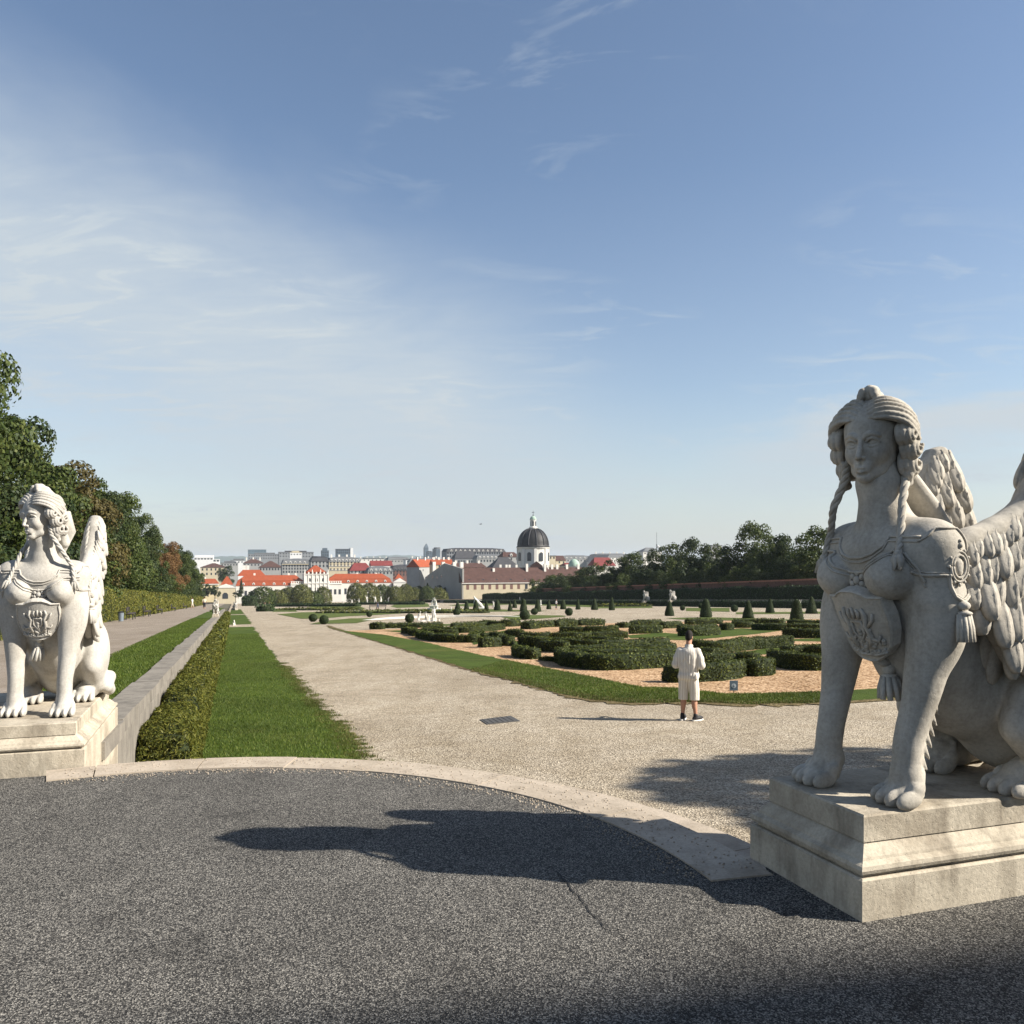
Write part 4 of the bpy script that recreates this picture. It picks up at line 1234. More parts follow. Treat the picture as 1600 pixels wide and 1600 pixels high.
def far_right(px, py, lift, v=78.0):
    p = gp(px, py); u, _ = uv_of(p.x, p.y); return W(u, v, zp(u) + lift)
poly_sheet('bed_mulch', in_px + [(far_right(1284, 1082, .010), 0), (far_right(1284, 967, .010), 0), (1284, 967), (900, 975), (700, 979.5)], MATS['bark_mulch'], .010)
_w = [(x, y + .5 + (y - 975) * .022) for x, y in out_px]
poly_sheet('worn_edge', _w + [(far_right(1284, 1105, .016), 0), (far_right(1284, 1085, .016), 0)] + [(x, y - 3) for x, y in out_px[::-1]], MATS['worn_grass'], .016, dens=.22, amp=.10, seed=4)
poly_sheet('border_lawn', out_px + [(far_right(1284, 1099, .022), 0), (far_right(1284, 1082, .022), 0)] + in_px[::-1], MATS['lawn'], .022, dens=.35, amp=.05)
for i, g_ in enumerate([[(1040, 992), (1085, 988), (1160, 982), (1225, 985), (1190, 990), (1120, 997), (1075, 1001), (1040, 1000)], [(1150, 1021), (1200, 1013), (1250, 1010), (1292, 1006), (1292, 1016), (1230, 1022), (1170, 1024)],
    [(735, 1003), (770, 990), (790, 985), (788, 992), (765, 1003), (740, 1008)], [(797, 1002), (818, 1002), (818, 1009), (797, 1008)], [(980, 993), (1040, 989), (1062, 991), (1040, 996), (985, 998)],
    [(1235, 999), (1292, 997), (1292, 1003), (1235, 1002)], [(600, 986), (660, 984), (720, 984), (740, 988), (690, 992), (640, 990)], [(880, 983), (960, 982), (960, 986), (880, 986)], [(590, 978), (760, 974), (760, 976), (600, 981)]]):
    poly_sheet('grass_scroll', g_, MATS['lawn'], .020, dens=.4, amp=.04, seed=i)
FAR = [[(484, 975.5), (557, 974), (593, 966), (549, 966.5), (510, 970)], [(433, 960), (470, 967), (500, 967), (545, 963), (590, 961), (640, 958), (760, 956), (860, 955), (760, 951.5), (640, 952), (540, 955), (470, 957)],
    [(425, 951), (457, 950.5), (465, 956), (426, 956)], [(482, 947), (520, 945.5), (560, 947), (572, 951), (545, 953), (500, 953.5), (488, 951)],
    [(610, 947.5), (622, 942.5), (668, 942.5), (672, 948), (620, 950)], [(784, 964.5), (812, 961), (880, 962), (885, 963.5), (835, 967.5), (805, 969)], [(700, 946), (752, 941), (925, 943.5), (925, 949), (800, 944.5), (735, 948)],
    [(920, 945), (1015, 945), (1020, 950), (925, 951)], [(1072, 950), (1140, 950), (1140, 956), (1072, 955)], [(1040, 966), (1120, 965), (1270, 969.5), (1200, 971), (1060, 968)], [(1150, 957), (1290, 956), (1290, 959), (1150, 960)]]
for i, g_ in enumerate(FAR): poly_sheet('lawn', g_, MATS['lawn_far'], .03)
# real blades on the border lawn nearest to the viewer
def poly_spots(n, u_pts, seed, s0=-.10, s1=1.02):
    r = np.random.default_rng(seed)
    o_ = [uv_of(*gp(x, y).xy) for x, y in out_px]; i_ = [uv_of(*gp(x, y).xy) for x, y in in_px]
    ring = o_ + i_[::-1]
    def along(L, t):
        t = t * (len(L) - 1); k = int(min(len(L) - 2, t)); f = t - k
        return (L[k][0] * (1 - f) + L[k+1][0] * f, L[k][1] * (1 - f) + L[k+1][1] * f)
    us, vs = [], []
    for _ in range(n):
        t = .35 + .65 * r.random(); s_ = r.uniform(s0, s1)
        a = along(o_, t); b = along(i_, t)
        uu, vv = a[0] + (b[0] - a[0]) * s_, a[1] + (b[1] - a[1]) * s_
        if s0 > -.2 and not inside_poly(ring, uu, vv): continue
        us.append(uu + r.normal(0, .05)); vs.append(vv + r.normal(0, .05))
    return uvz(np.array(us), np.array(vs), ZP0 + .015)
blades('grass', poly_spots(45000, None, 31), .02, .06, MATS['grass_blade'], 6, .008)
blades('grass', poly_spots(9000, None, 32), .02, .05, MATS['dry_blade'], 7, .010)
_e = poly_spots(16000, None, 33, -.10, .16); blades('grass', _e, .015, .05, MATS['dry_blade'], 8, .010)

# ------------------------------------------------------------------ scroll hedges (front foot lines as the photograph shows them)
HEDGES = [
 ([(654, 996), (662, 999), (676, 1002), (705, 1004.5), (733, 1004.5)], .62, .62, 'dark front hedge of the left scroll, its long side to the gravel'),
 ([(630, 990), (641, 990.5), (652, 995)], .6, .6, 'short hedge bending into the front of the left scroll'),
 ([(661, 990.5), (680, 992.5), (696, 993.5), (715, 993)], .8, .55, 'inner hedge of the left scroll, behind its dark front'),
 ([(665, 986), (690, 988), (716, 989)], .8, .5, 'middle hedge of the left scroll with a flat lit top'),
 ([(717, 989.5), (735, 989), (752, 987.5), (772, 986), (786, 983.5)], .6, .6, 'long hedge sweeping right from the left scroll to a pointed end'),
 ([(600, 982), (627, 981.5), (660, 981), (690, 980)], .7, .55, 'low back hedge of the left scroll, toward the round pond'),
 ([(580, 983.5), (590, 983.5), (599, 983.5)], .9, .75, 'square clipped hedge block at the far corner of the left scroll'),
 ([(706, 981), (728, 980), (750, 978.5), (772, 977)], .6, .5, 'slim hedge in front of the shaded pond wall'),
 ([(754, 976.5), (770, 978), (784, 979)], .55, .55, 'narrow dark hedge touching the right half of the pond'),
 ([(784, 979.5), (797, 979.5), (809, 978.5)], .7, .8, 'dark hedge block ending right of the pond wall'),
 ([(819, 983), (828, 983.5), (836, 982.5)], .9, .8, 'dark hedge block beneath the big clipped ball'),
 ([(838, 981.5), (852, 980.5), (866, 979.8)], .7, .7, 'lit hedge running right from the dark block beneath the ball'),
 ([(868, 980), (885, 979), (900, 978.5)], .8, .8, 'hedge block in the middle of the back row'),
 ([(902, 978), (922, 977.5), (943, 976.8)], .7, .7, 'hedge at the right end of the back row'),
 ([(737, 1005), (743, 1001), (752, 998)], .7, .6, 'dark clump starting the small broken scroll'),
 ([(750, 1012.5), (765, 1011.8), (780, 1011)], .7, .7, 'lit front hedge of the small broken scroll'),
 ([(785, 1009.5), (792, 1010), (798, 1009)], .75, .75, 'rounded end bush of the small broken scroll'),
 ([(752, 1001), (768, 1000), (784, 1001.5)], .7, .6, 'back hedge of the small broken scroll'),
 ([(793, 994.5), (804, 995.5), (815, 996.5)], .6, .6, 'dark stub of hedge left of the great scroll'),
 ([(815, 1009.5), (844, 1012), (884, 1015), (910, 1016.5), (935, 1017)], .65, .68, 'long dark hedge forming the left arm of the great scroll'),
 ([(937, 1017), (979, 1015), (1010, 1013), (1044, 1011.5)], .65, .6, 'middle run of the great scroll hedge behind the man'),
 ([(1079, 1019), (1100, 1020.5), (1124, 1021), (1150, 1018), (1172, 1016)], .7, .72, 'lit hedge curving right of the man\'s head'),
 ([(1174, 1015.5), (1205, 1013.5), (1235, 1012)], .7, .72, 'right tip of the hedge curving from the man\'s head'),
 ([(816, 1000), (840, 1001), (860, 1000.5)], .7, .6, 'back hedge over the left arm of the great scroll'),
 ([(862, 1000.5), (897, 1000.5), (922, 999.5)], .65, .6, 'inner hedge with a dark face inside the great scroll'),
 ([(924, 999), (956, 998), (980, 997.5)], .65, .55, 'inner hedge ending near the grass of the great scroll'),
 ([(917, 1005), (945, 1006), (973, 1005.5)], .6, .45, 'low curl of hedge at the heart of the great scroll'),
 ([(875, 990.5), (895, 990.5), (914, 990.5)], .7, .65, 'hedge of the second row, left of its centre'),
 ([(916, 990.5), (940, 990.5), (966, 990)], .7, .7, 'hedge of the second row with upright lit stems'),
 ([(807, 1025), (813, 1028), (822, 1030)], .7, .62, 'loose young bushes planted singly in the mulch'),
 ([(826, 1030.5), (833, 1031), (840, 1030.5)], .65, .62, 'round young bush beside the loose planting'),
 ([(846, 1018), (866, 1019.5), (884, 1021)], .65, .7, 'broken hedge of young bushes behind the loose planting'),
 ([(845, 1032.5), (858, 1034), (872, 1035)], .35, .22, 'very low row of young plants in the mulch'),
 ([(877, 1033), (880, 1037), (888, 1042), (914, 1046)], .75, .72, 'dark left end of the broad hedge nearest the gravel'),
 ([(916, 1046.5), (946, 1048.5), (979, 1047.5), (1011, 1045.5), (1053, 1042.5)], .75, .72, 'broad front hedge left of the man'),
 ([(900, 1032), (946, 1034), (990, 1033), (1053, 1030)], .9, .62, 'broad back hedge rising behind the front hedge left of the man'),
 ([(890, 1026), (946, 1025), (1000, 1024), (1053, 1022)], .7, .62, 'rear hedge closing the broad scroll left of the man'),
 ([(1044, 1066), (1056, 1068), (1070, 1068)], .6, .66, 'dark hedge end showing left of the man\'s hip'),
 ([(1072, 1068), (1095, 1066), (1121, 1065), (1144, 1061.5), (1161, 1056)], .65, .70, 'lit curling hedge right of the man, nearest the blue sign'),
 ([(1165, 1057), (1180, 1058), (1192, 1057), (1197, 1052)], .8, .70, 'round dark end of the curling hedge behind the blue sign'),
 ([(1094, 1043), (1124, 1041.5), (1154, 1040), (1180, 1043)], .7, .62, 'inner arm of the curling hedge right of the man'),
 ([(1094, 1028), (1112, 1028.5), (1129, 1028)], .6, .55, 'short dark hedge by the man\'s raised elbow'),
 ([(1208, 1037), (1219, 1042), (1243, 1047.5), (1270, 1049), (1300, 1048)], .75, .72, 'broad hedge front beside the near sphinx, seen left of its leg'),
 ([(1225, 1030), (1260, 1029), (1300, 1031)], 1.1, .66, 'broad hedge top behind the front beside the near sphinx'),
 ([(1228, 996), (1251, 997.5), (1292, 997.5)], .7, .70, 'dark hedge of the third row by the near sphinx'),
 ([(1062, 994.5), (1079, 994.8), (1100, 994), (1122, 992.5)], .7, .72, 'hedge just above the man\'s head'),
 ([(1060, 988), (1090, 987), (1118, 985.5)], .7, .6, 'dark hedge behind the one above the man\'s head'),
 ([(984, 991), (1008, 990.5), (1032, 989.5)], .75, .75, 'square hedge block left above the man\'s head'),
 ([(964, 981), (974, 981.5), (983, 981)], .6, .5, 'little dark hedge stub in the back row'),
 ([(985, 978), (1010, 977.5), (1032, 976.5)], .8, .55, 'back row hedge behind the square block'),
 ([(1034, 982.5), (1048, 982), (1062, 981)], .7, .65, 'lit hedge of the back row right of the square block'),
 ([(1071, 976.5), (1098, 976), (1126, 975.3)], .8, .6, 'flat back hedge in front of the second cone'),
 ([(1128, 985), (1135, 985.5), (1142, 985)], .7, .65, 'small dark hedge block right of the man\'s line'),
 ([(1144, 981.5), (1160, 981.5), (1177, 981.3)], .8, .65, 'dark fronted hedge toward the third cone'),
 ([(1146, 976.5), (1190, 976.5), (1225, 977)], .9, .6, 'long flat hedge under the third cone'),
 ([(1178, 984.5), (1203, 985.5), (1228, 985.5)], .7, .6, 'hedge with a shaded face below the fourth cone'),
 ([(1230, 985.5), (1260, 985.5), (1292, 985.5)], .9, .62, 'mounded hedge below the fourth cone beside the sphinx'),
 ([(1232, 978), (1262, 978.5), (1292, 979)], .9, .6, 'rearmost hedge beside the near sphinx'),
]
for i, (pts, w, h, lab) in enumerate(HEDGES):
    G = [gp(x, y) for x, y in pts]
    G = [p + Vector((p.x, p.y, 0)).normalized() * (w * .42) for p in G]
    G = [Vector((p.x, p.y, zp(uv_of(p.x, p.y)[0]))) for p in G]
    Yd = G[0].y
    o = sweep_hedge('box_hedge', G, w * .66, h * .68, 100 + i, MATS['yew_leaf'], 520 if Yd < 36 else (280 if Yd < 60 else 130), .070 if Yd < 36 else (.095 if Yd < 60 else .14), .35, .045)
    tag(o, lab, 'hedge', 'clipped hedges of the parterre')

# ------------------------------------------------------------------ clipped cones and balls
def lathe_arr(prof, n, jit, seed, tw=0.0):
    r = random.Random(seed); V = []; Fc = []
    for rad, z in prof:
        for i in range(n):
            a = 2 * math.pi * i / n; q = rad * (1 + r.uniform(-jit, jit)); V.append((q * math.cos(a), q * math.sin(a), z))
    for j in range(len(prof) - 1):
        for i in range(n): Fc.append((j*n+i, j*n+(i+1) % n, (j+1)*n+(i+1) % n, (j+1)*n+i))
    return np.array(V, np.float32), np.array(Fc, np.int32)
def topiary(kind, seed):
    if kind == 'cone':
        prof = [(.02, 0), (.30, .01), (.44, .04), (.43, .15), (.36, .35), (.28, .55), (.20, .75), (.13, .90), (.07, .98), (.01, 1.0)]
        if seed % 3 == 1: prof = [(.02, 0), (.36, .01), (.45, .05), (.42, .25), (.33, .55), (.26, .80), (.19, .93), (.10, .985), (.01, 1.0)]
        lf = .09
    else:
        prof = [(.01, 0)] + [(.5 * math.cos(a), .5 + .5 * math.sin(a)) for a in np.linspace(-1.25, 1.3, 10)] + [(.01, 1.0)]; lf = .14
    V, Fc = lathe_arr(prof, 14, .05, seed)
    V2, F2 = surf_leaves(V, Fc, 1300, lf * .7, seed, (-.2, .4), .8)
    return V, Fc, V2, F2
TOP = {}
def place_topiary(kind, px, py, hpx, wpx, lab, group, seed):
    p = gp(px, py); Y = p.y
    H = hpx / F_PX * Y; Wd = wpx / F_PX * Y
    key = (kind, seed % 3)
    nm = 'clipped_cone' if kind == 'cone' else 'clipped_ball'
    if key not in TOP:
        o = two_mat(nm, *topiary(kind, seed % 3 + 3), MATS['hedge_core'], MATS['box_leaf']); TOP[key] = o
    else:
        o = TOP[key].copy(); COL.objects.link(o)
    o.location = p; o.scale = (Wd / .9 if kind == 'cone' else Wd, Wd / .9 if kind == 'cone' else Wd, H); o.rotation_euler = (0, 0, seed * 1.3)
    tag(o, lab, 'topiary', group)
CONES = [(715, 952, 13, 9, 'clipped cone left end of the long cone row, standing over a dark ball'), (729, 952.5, 14, 8, 'second clipped cone from the left end of the long row'), (743.5, 953, 16, 10, 'broad clipped cone in front of the white draped statue'),
 (760, 954, 15, 8, 'slim clipped cone right of the white draped statue'), (777, 954, 17, 11, 'broad clipped cone before the dark tree trunks and statue'), (797, 955, 15, 8, 'slim clipped cone below the left edge of the dome'),
 (804, 950, 14, 8, 'clipped cone of the rear row below the dome drum'), (818, 955.5, 20, 12, 'tall clipped cone behind the big ball'), (840, 956, 19, 12, 'broad clipped cone behind the smaller ball below the dome'),
 (857.5, 952, 15, 8, 'clipped cone just left of the distant white-shirted walker'), (880, 952, 15, 10, 'clipped cone just right of the distant white-shirted walker'), (903, 952.5, 17, 8, 'slim cone with a thin tip on the wide gravel'),
 (929, 953, 18, 11, 'broad clipped cone where the dark hedge wall begins to dominate'), (835, 942, 9, 5, 'tiny far cone before the dark hedge wall, leftmost'), (851, 943, 10, 6, 'tiny far cone before the dark hedge wall, second'),
 (889, 943, 10, 6, 'tiny far cone before the dark hedge wall, third'), (932, 945, 10, 6, 'tiny far cone before the dark hedge wall, rightmost'), (956, 953.5, 21, 10, 'clipped cone standing alone left of the terrace statue'),
 (1046, 962.5, 24, 15, 'clipped cone beyond the man, in front of the far sphinxes'), (1103, 964.5, 29, 19, 'large clipped cone on the gravel edge, next right of the man\'s'), (1169, 966.5, 29, 18, 'large slender-topped clipped cone in the middle of the gravel edge'),
 (1203, 958, 23, 14, 'clipped cone set back between two larger ones'), (1245, 969.5, 33, 21, 'largest clipped cone, nearest the sphinx leg'), (1268, 959, 27, 18, 'clipped cone half hidden behind the largest one')]
for i, (px, py, h, w, lab) in enumerate(CONES): place_topiary('cone', px, py, h, w, lab, 'clipped cones on the wide gravel', i)
BALLS = [(713.5, 962, 11, 11, 'dark clipped ball below the left end of the cone row'), (820, 968.5, 15, 16, 'largest clipped ball, right of the pond'), (835, 960.5, 10, 11, 'clipped ball right behind the largest one'), (889, 962, 12, 12, 'clipped ball alone on the gravel edge, right of the pond'),
 (577, 964, 9, 9, 'small clipped ball on the lawn left above the pond'), (640, 973, 14, 14, 'clipped ball overlapping the white pond rim'), (506, 975.5, 14, 14, 'nearer of two clipped balls at the path edge'), (489, 971.5, 12, 13, 'farther of two clipped balls at the path edge'),
 (1066.5, 954, 8, 8, 'small far clipped ball left of the large cone'), (1095, 950.5, 8, 8, 'small far clipped ball behind the large cone'), (1147.5, 956, 11, 11, 'clipped ball at the rim of the far pond')]
for i, (px, py, h, w, lab) in enumerate(BALLS): place_topiary('ball', px, py, h, w, lab, 'clipped balls around the ponds', i)

# ------------------------------------------------------------------ ponds with stone rims and fountain figures
m_stone('white_stone', (.66, .64, .58), (.52, .50, .45), .3, .3)
def m_water():
    t = NT('water'); t.col((.055, .065, .06)).rough(.08); t.b.inputs['Specular IOR Level'].default_value = .5
    t.bump(t.noise(1.6, 3, .6), .12, .05); return t.m
m_water()
def pond(px, Y, rpx, ytop, lab):
    c = at(px, ytop, Y); r = rpx / F_PX * Y
    p = empty('pond_basin', (c.x, c.y, c.z)); tag(p, lab, 'basin')
    m = MB(); n = 72; V = []; Fc = []
    prof = [(r - .55, -.75), (r - .55, 0), (r, .0), (r + .02, -.04), (r + .02, -1.6)]
    for i in range(n):
        a = 2 * math.pi * i / n
        for q, z in prof: V.append((q * math.cos(a), q * math.sin(a), z))
    k = len(prof)
    for i in range(n):
        for j in range(k - 1): Fc.append((i*k+j, ((i+1) % n)*k+j, ((i+1) % n)*k+j+1, i*k+j+1))
    mesh_obj('rim', V, Fc, MATS['white_stone'], p)
    wv = [((r - .5) * math.cos(2 * math.pi * i / n), (r - .5) * math.sin(2 * math.pi * i / n), -.42) for i in range(n)]
    o = mesh_obj('water', wv, [list(range(n))], MATS['water']); o.location = p.location; tag(o, kind='structure')
    return p.location, r
PC, PR = pond(715, 88.0, 160, 971.5, 'round pond with white stone rim behind the left scroll hedges')
PC2, PR2 = pond(1235, 190.0, 96, 952.0, 'far round pond on the other side of the garden, rim showing between cones')

# ------------------------------------------------------------------ trees
def crown_mesh(seed, n, size, lobes, flat=1.0, low=.0, core=True):
    """a crown of unit height and about unit width, standing on z = 0: leaf clumps round many uneven lobes"""
    r = np.random.default_rng(seed); R_ = random.Random(seed)
    blobs = []
    for i in range(lobes):
        z = R_.uniform(.10 + low, .93); lim = .46 * math.sin(math.pi * min(1, (z * .86 + .13))) ** .62
        a = R_.uniform(0, 2 * math.pi); q = lim * R_.random() ** .45
        br = R_.uniform(.075, .19) * (1 - .35 * z)
        blobs.append((q * math.cos(a), q * math.sin(a), z, br))
    blobs.append((0, 0, .45, .22))
    w = np.array([b[3] ** 2 for b in blobs]); k = r.choice(len(blobs), n, p=w / w.sum())
    Bc = np.array([b[:3] for b in blobs])[k]; Br = np.array([b[3] for b in blobs])[k]
    d = r.normal(0, 1, (n, 3)); d[:, 2] = np.abs(d[:, 2]) * np.where(r.random(n) < .72, 1, -1); d /= np.linalg.norm(d, axis=1)[:, None]
    rad = Br * (.55 + .5 * r.random(n) ** .6)
    P = Bc + d * rad[:, None]; P[:, 2] = np.maximum(P[:, 2], .0)
    nn = d + r.normal(0, .45, (n, 3)); nn /= np.linalg.norm(nn, axis=1)[:, None]
    return leaf_quads(P.astype(np.float32), nn, size, r, .7)
def dome_mesh(seed):
    r = np.random.default_rng(seed); n = 4600
    a = r.uniform(0, 6.283, n); t = np.arccos(r.uniform(-.15, 1, n))
    bump = 1 + .07 * np.sin(a * 5 + seed) * np.sin(t * 4) + .05 * np.sin(a * 9 + 2 * t * 5) - .10 * r.random(n) ** 2
    d = np.stack([np.sin(t) * np.cos(a), np.sin(t) * np.sin(a), np.cos(t)], 1)
    P = np.stack([d[:, 0] * .5 * bump, d[:, 1] * .5 * bump, np.maximum(0, .30 + .70 * d[:, 2] * bump)], 1)
    low = r.random(n) < .25
    P[low, 2] = r.uniform(0, .34, low.sum())
    nn = d + r.normal(0, .5, (n, 3)); nn /= np.linalg.norm(nn, axis=1)[:, None]
    return leaf_quads(P.astype(np.float32), nn, .060, r, .75)
CROWN = {}
for i in range(4): CROWN['tree', i] = crown_mesh(200 + i, 27000, .0225, 34)
for i in range(3): CROWN['bush', i] = crown_mesh(300 + i, 9500, .034, 52)
for i in range(3): CROWN['dome', i] = dome_mesh(340 + i)
for i in range(2): CROWN['small', i] = crown_mesh(320 + i, 1300, .085, 24)
def pine_mesh(seed):
    r = np.random.default_rng(seed); n = 1500
    z = r.random(n) ** .8; a = r.uniform(0, 6.28, n); q = (1 - z) * .42 * (.5 + .5 * np.abs(np.sin(z * 28 + seed))) + .03
    q *= r.random(n) ** .4
    P = np.stack([q * np.cos(a), q * np.sin(a), z * .95 + .05], 1).astype(np.float32)
    nn = np.stack([np.cos(a) * .5, np.sin(a) * .5, np.full(n, .8)], 1) + r.normal(0, .4, (n, 3)); nn /= np.linalg.norm(nn, axis=1)[:, None]
    return leaf_quads(P, nn, .085, r, .6)
CROWN['pine', 0] = pine_mesh(1)
CME = {}
def crown_me(kind, i, mat):
    key = (kind, i, mat.name)
    if key not in CME:
        o = mesh_obj('crown', *CROWN[kind, i], mat); CME[key] = o.data; bpy.data.objects.remove(o)
    return CME[key]
TRK = {}
def trunk_me(seed):
    if seed not in TRK:
        r = random.Random(seed); m = MB()
        m.tube([(0, 0, -.03), (.01, .0, .12), (r.uniform(-.02, .02), .01, .30), (r.uniform(-.04, .04), r.uniform(-.03, .03), .55)], [.042, .030, .024, .012], 7)
        for k in range(6):
            a = k * 1.05 + r.uniform(-.3, .3); z = r.uniform(.16, .36)
            m.tube([(0, 0, z), (.08 * math.cos(a), .08 * math.sin(a), z + .13), (.14 * math.cos(a), .14 * math.sin(a), z + .27)], [.014, .009, .003], 5)
        o = m.build('trunk', MATS['bark']); TRK[seed] = o.data; bpy.data.objects.remove(o)
    return TRK[seed]
def tree(name, loc, h, w, mat, lab, cat, group, seed, kind='tree', trunk=.12, depth=None):
    """h total height, w crown width; trunk = bare share of the height"""
    rt = empty(name, loc, seed * 2.4); tag(rt, lab, cat, group)
    nvar = {'tree': 4, 'bush': 3, 'dome': 3, 'small': 2, 'pine': 1}[kind]
    c = bpy.data.objects.new('crown', crown_me(kind, seed % nvar, MATS[mat])); COL.objects.link(c); c.parent = rt
    c.location = (0, 0, h * trunk); c.scale = (w, w if depth is None else depth, h * (1 - trunk))
    t = bpy.data.objects.new('trunk', trunk_me(seed % 3)); COL.objects.link(t); t.parent = rt; t.scale = (h, h, h)
    return rt
m_leaf('tree_leaf_brown', (.055, .045, .015), (.085, .072, .022), (.13, .105, .034), .25, .12)
# left row behind the hornbeam hedge
GL = 'trees behind the tall hedge'
r_ = random.Random(77)
LEFT = [(24, -12.5, 13.2), (31, -13, 15.0), (38, -12, 13.6), (45, -12.6, 13.4), (52, -12, 13.0), (60, -12.5, 13.2), (68, -12, 12.9), (77, -12.6, 12.8), (87, -12, 13.2), (98, -12.4, 12.8), (110, -12, 12.9), (122, -12.3, 13.2), (136, -12, 13.0), (150, -12.2, 12.7), (165, -12, 12.6), (182, -12, 13.2), (200, -12, 13.0), (222, -12, 12.6), (246, -12, 13), (272, -12, 12)]
ordn = ['first', 'second', 'third', 'fourth', 'fifth', 'sixth', 'seventh', 'eighth', 'ninth', 'tenth', 'eleventh', 'twelfth', 'thirteenth', 'fourteenth', 'fifteenth', 'sixteenth', 'seventeenth', 'eighteenth', 'nineteenth', 'twentieth',
        'twenty-first', 'twenty-second', 'twenty-third', 'twenty-fourth', 'twenty-fifth', 'twenty-sixth']
for i, (u, v, h) in enumerate(LEFT):
    rust = i in (13, 14)
    tree('broadleaf_tree', W(u, v, zt(u) - .1), h + r_.uniform(-1.3, 1.0), 8.2 + r_.uniform(-1.4, 1.8), 'tree_leaf_rust' if rust else ('tree_leaf_brown' if i in (6,) else ('tree_leaf', 'tree_leaf_dark', 'tree_leaf')[i % 3]),
         ('rust brown autumn tree in the green row behind the tall hedge, ' + ('nearer one' if i == 13 else 'farther one')) if rust else '%s leafy tree of the row behind the tall hedge, counted from the sphinx' % ordn[i], 'tree', GL, i)
for i, (u, h) in enumerate([(20, 4.6), (28, 5.0), (36, 5.5), (44, 5.2), (53, 4.8), (62, 5.4), (72, 5.0), (83, 5.2), (95, 5.4), (108, 5.0), (122, 5.2), (138, 5.4), (155, 5.0), (174, 5.2)]):
    tree('understory_shrub', W(u, -10.4, zt(u) - .1), h, 6.5, 'tree_leaf' if i % 2 else 'tree_leaf_dark', '%s leafy shrub right behind the tall hedge top, counted from the sphinx' % ordn[i], 'shrub', 'shrubs along the tall hedge', i + 3, 'bush', .02)
o = tree('autumn_shrub', W(15.0, -8.6, zt(15) - .1), 2.6, 2.6, 'tree_leaf_rust', 'orange brown autumn shrub at the very edge behind the sunlit sphinx', 'shrub', None, 2, 'bush', .02)
# the right-hand side: raised walk, dark hedge, brick wall, trees
m_stone('brick_wall', (.17, .095, .072), (.12, .07, .055), .4, .4)
strip_sheet('side_walk', [4, 40, 120, 220, 400], 80.0, 85.2, zt, MATS['side_walk'])
strip_sheet('verge_soil', [4, 40, 120, 220, 420], 85.0, 150, zt, MATS['soil'], -.01)
zr = lambda u: zt(u)
rwl = empty('retaining_wall', W(40, 79.8)); tag(rwl, 'low far retaining wall on the right side of the garden, with sphinxes on it', 'wall')
O = rwl.location
def wb2(u0, u1, v0, v1, zb, ztp):
    return ([W(u0, v0, zb(u0)) - O, W(u1, v0, zb(u1)) - O, W(u1, v1, zb(u1)) - O, W(u0, v1, zb(u0)) - O], [W(u0, v0, ztp(u0)) - O, W(u1, v0, ztp(u1)) - O, W(u1, v1, ztp(u1)) - O, W(u0, v1, ztp(u0)) - O])
b, t = wb2(10, 330, 79.55, 80.0, lambda u: zp(u) - .3, lambda u: zr(u) - .1); hexa('wall_face', b, t, MATS['wall_stone'], rwl)
b, t = wb2(10, 330, 79.45, 80.1, lambda u: zr(u) - .098, lambda u: zr(u) + .10); hexa('cap_stone', b, t, MATS['wall_stone'], rwl)
path = [W(u, 86.2, zr(u)) for u in np.linspace(55, 290, 12)]
o = sweep_hedge('hornbeam_hedge', path, 1.1, 2.1, 90, MATS['box_leaf'], 22, .30, 2.5, .08)
tag(o, 'long dark shaded hedge in front of the red brick wall on the right', 'hedge')
path = [W(u, 79.0, zp(u)) for u in np.linspace(40, 320, 12)]
o = sweep_hedge('hedge', path, .9, .95, 91, MATS['box_leaf'], 22, .30, 2.5, .06)
tag(o, 'long low dark hedge at the foot of the far right terrace wall', 'hedge')
bw = empty('brick_wall', W(120, 88.3)); tag(bw, 'red brick garden wall rising over the long dark hedge, below the trees', 'wall')
O = bw.location
b, t = wb2(58, 240, 88.1, 88.6, lambda u: zr(u) - .3, lambda u: zr(u) + 3.1); hexa('wall_face', b, t, MATS['brick_wall'], bw)
b, t = wb2(58, 240, 88.0, 88.7, lambda u: zr(u) + 3.102, lambda u: zr(u) + 3.35); hexa('coping', b, t, m_plain('coping_tile', (.33, .15, .10), .8, .2), bw)
GR = 'trees behind the brick wall'
RIGHT = [(1278, 826, 92, 'tree_leaf'), (1240, 836, 84, 'tree_leaf_dark'), (1210, 838, 62, 'tree_leaf'), (1178, 819, 86, 'tree_leaf'), (1143, 853, 56, 'tree_leaf_dark'), (1112, 850, 50, 'tree_leaf'), (1084, 843, 64, 'tree_leaf_dark'),
         (1050, 850, 60, 'tree_leaf'), (1022, 858, 58, 'tree_leaf_dark'), (992, 865, 60, 'tree_leaf'), (965, 872, 58, 'tree_leaf_dark'), (940, 880, 50, 'tree_leaf'), (920, 886, 46, 'tree_leaf_dark'), (903, 890, 44, 'tree_leaf'), (884, 896, 40, 'tree_leaf_dark'), (862, 899, 38, 'tree_leaf')]
for i, (px, py, wpx, mt) in enumerate(RIGHT):
    vv = 97 + (i % 2) * 3; Y = 1371 * vv / (px - 365 + 20)
    p = at(px, 936, Y); u, v = uv_of(p.x, p.y); zb = zr(u) if u < 240 else zr(240)
    top = at(px, py, Y).z
    tree('broadleaf_tree', (p.x, p.y, zb), top - zb, wpx * 1.2 / F_PX * Y, mt, '%s tree of the dark group over the brick wall, counted from the near sphinx' % ordn[i], 'tree', GR, i + 1, kind='bush', trunk=.06)
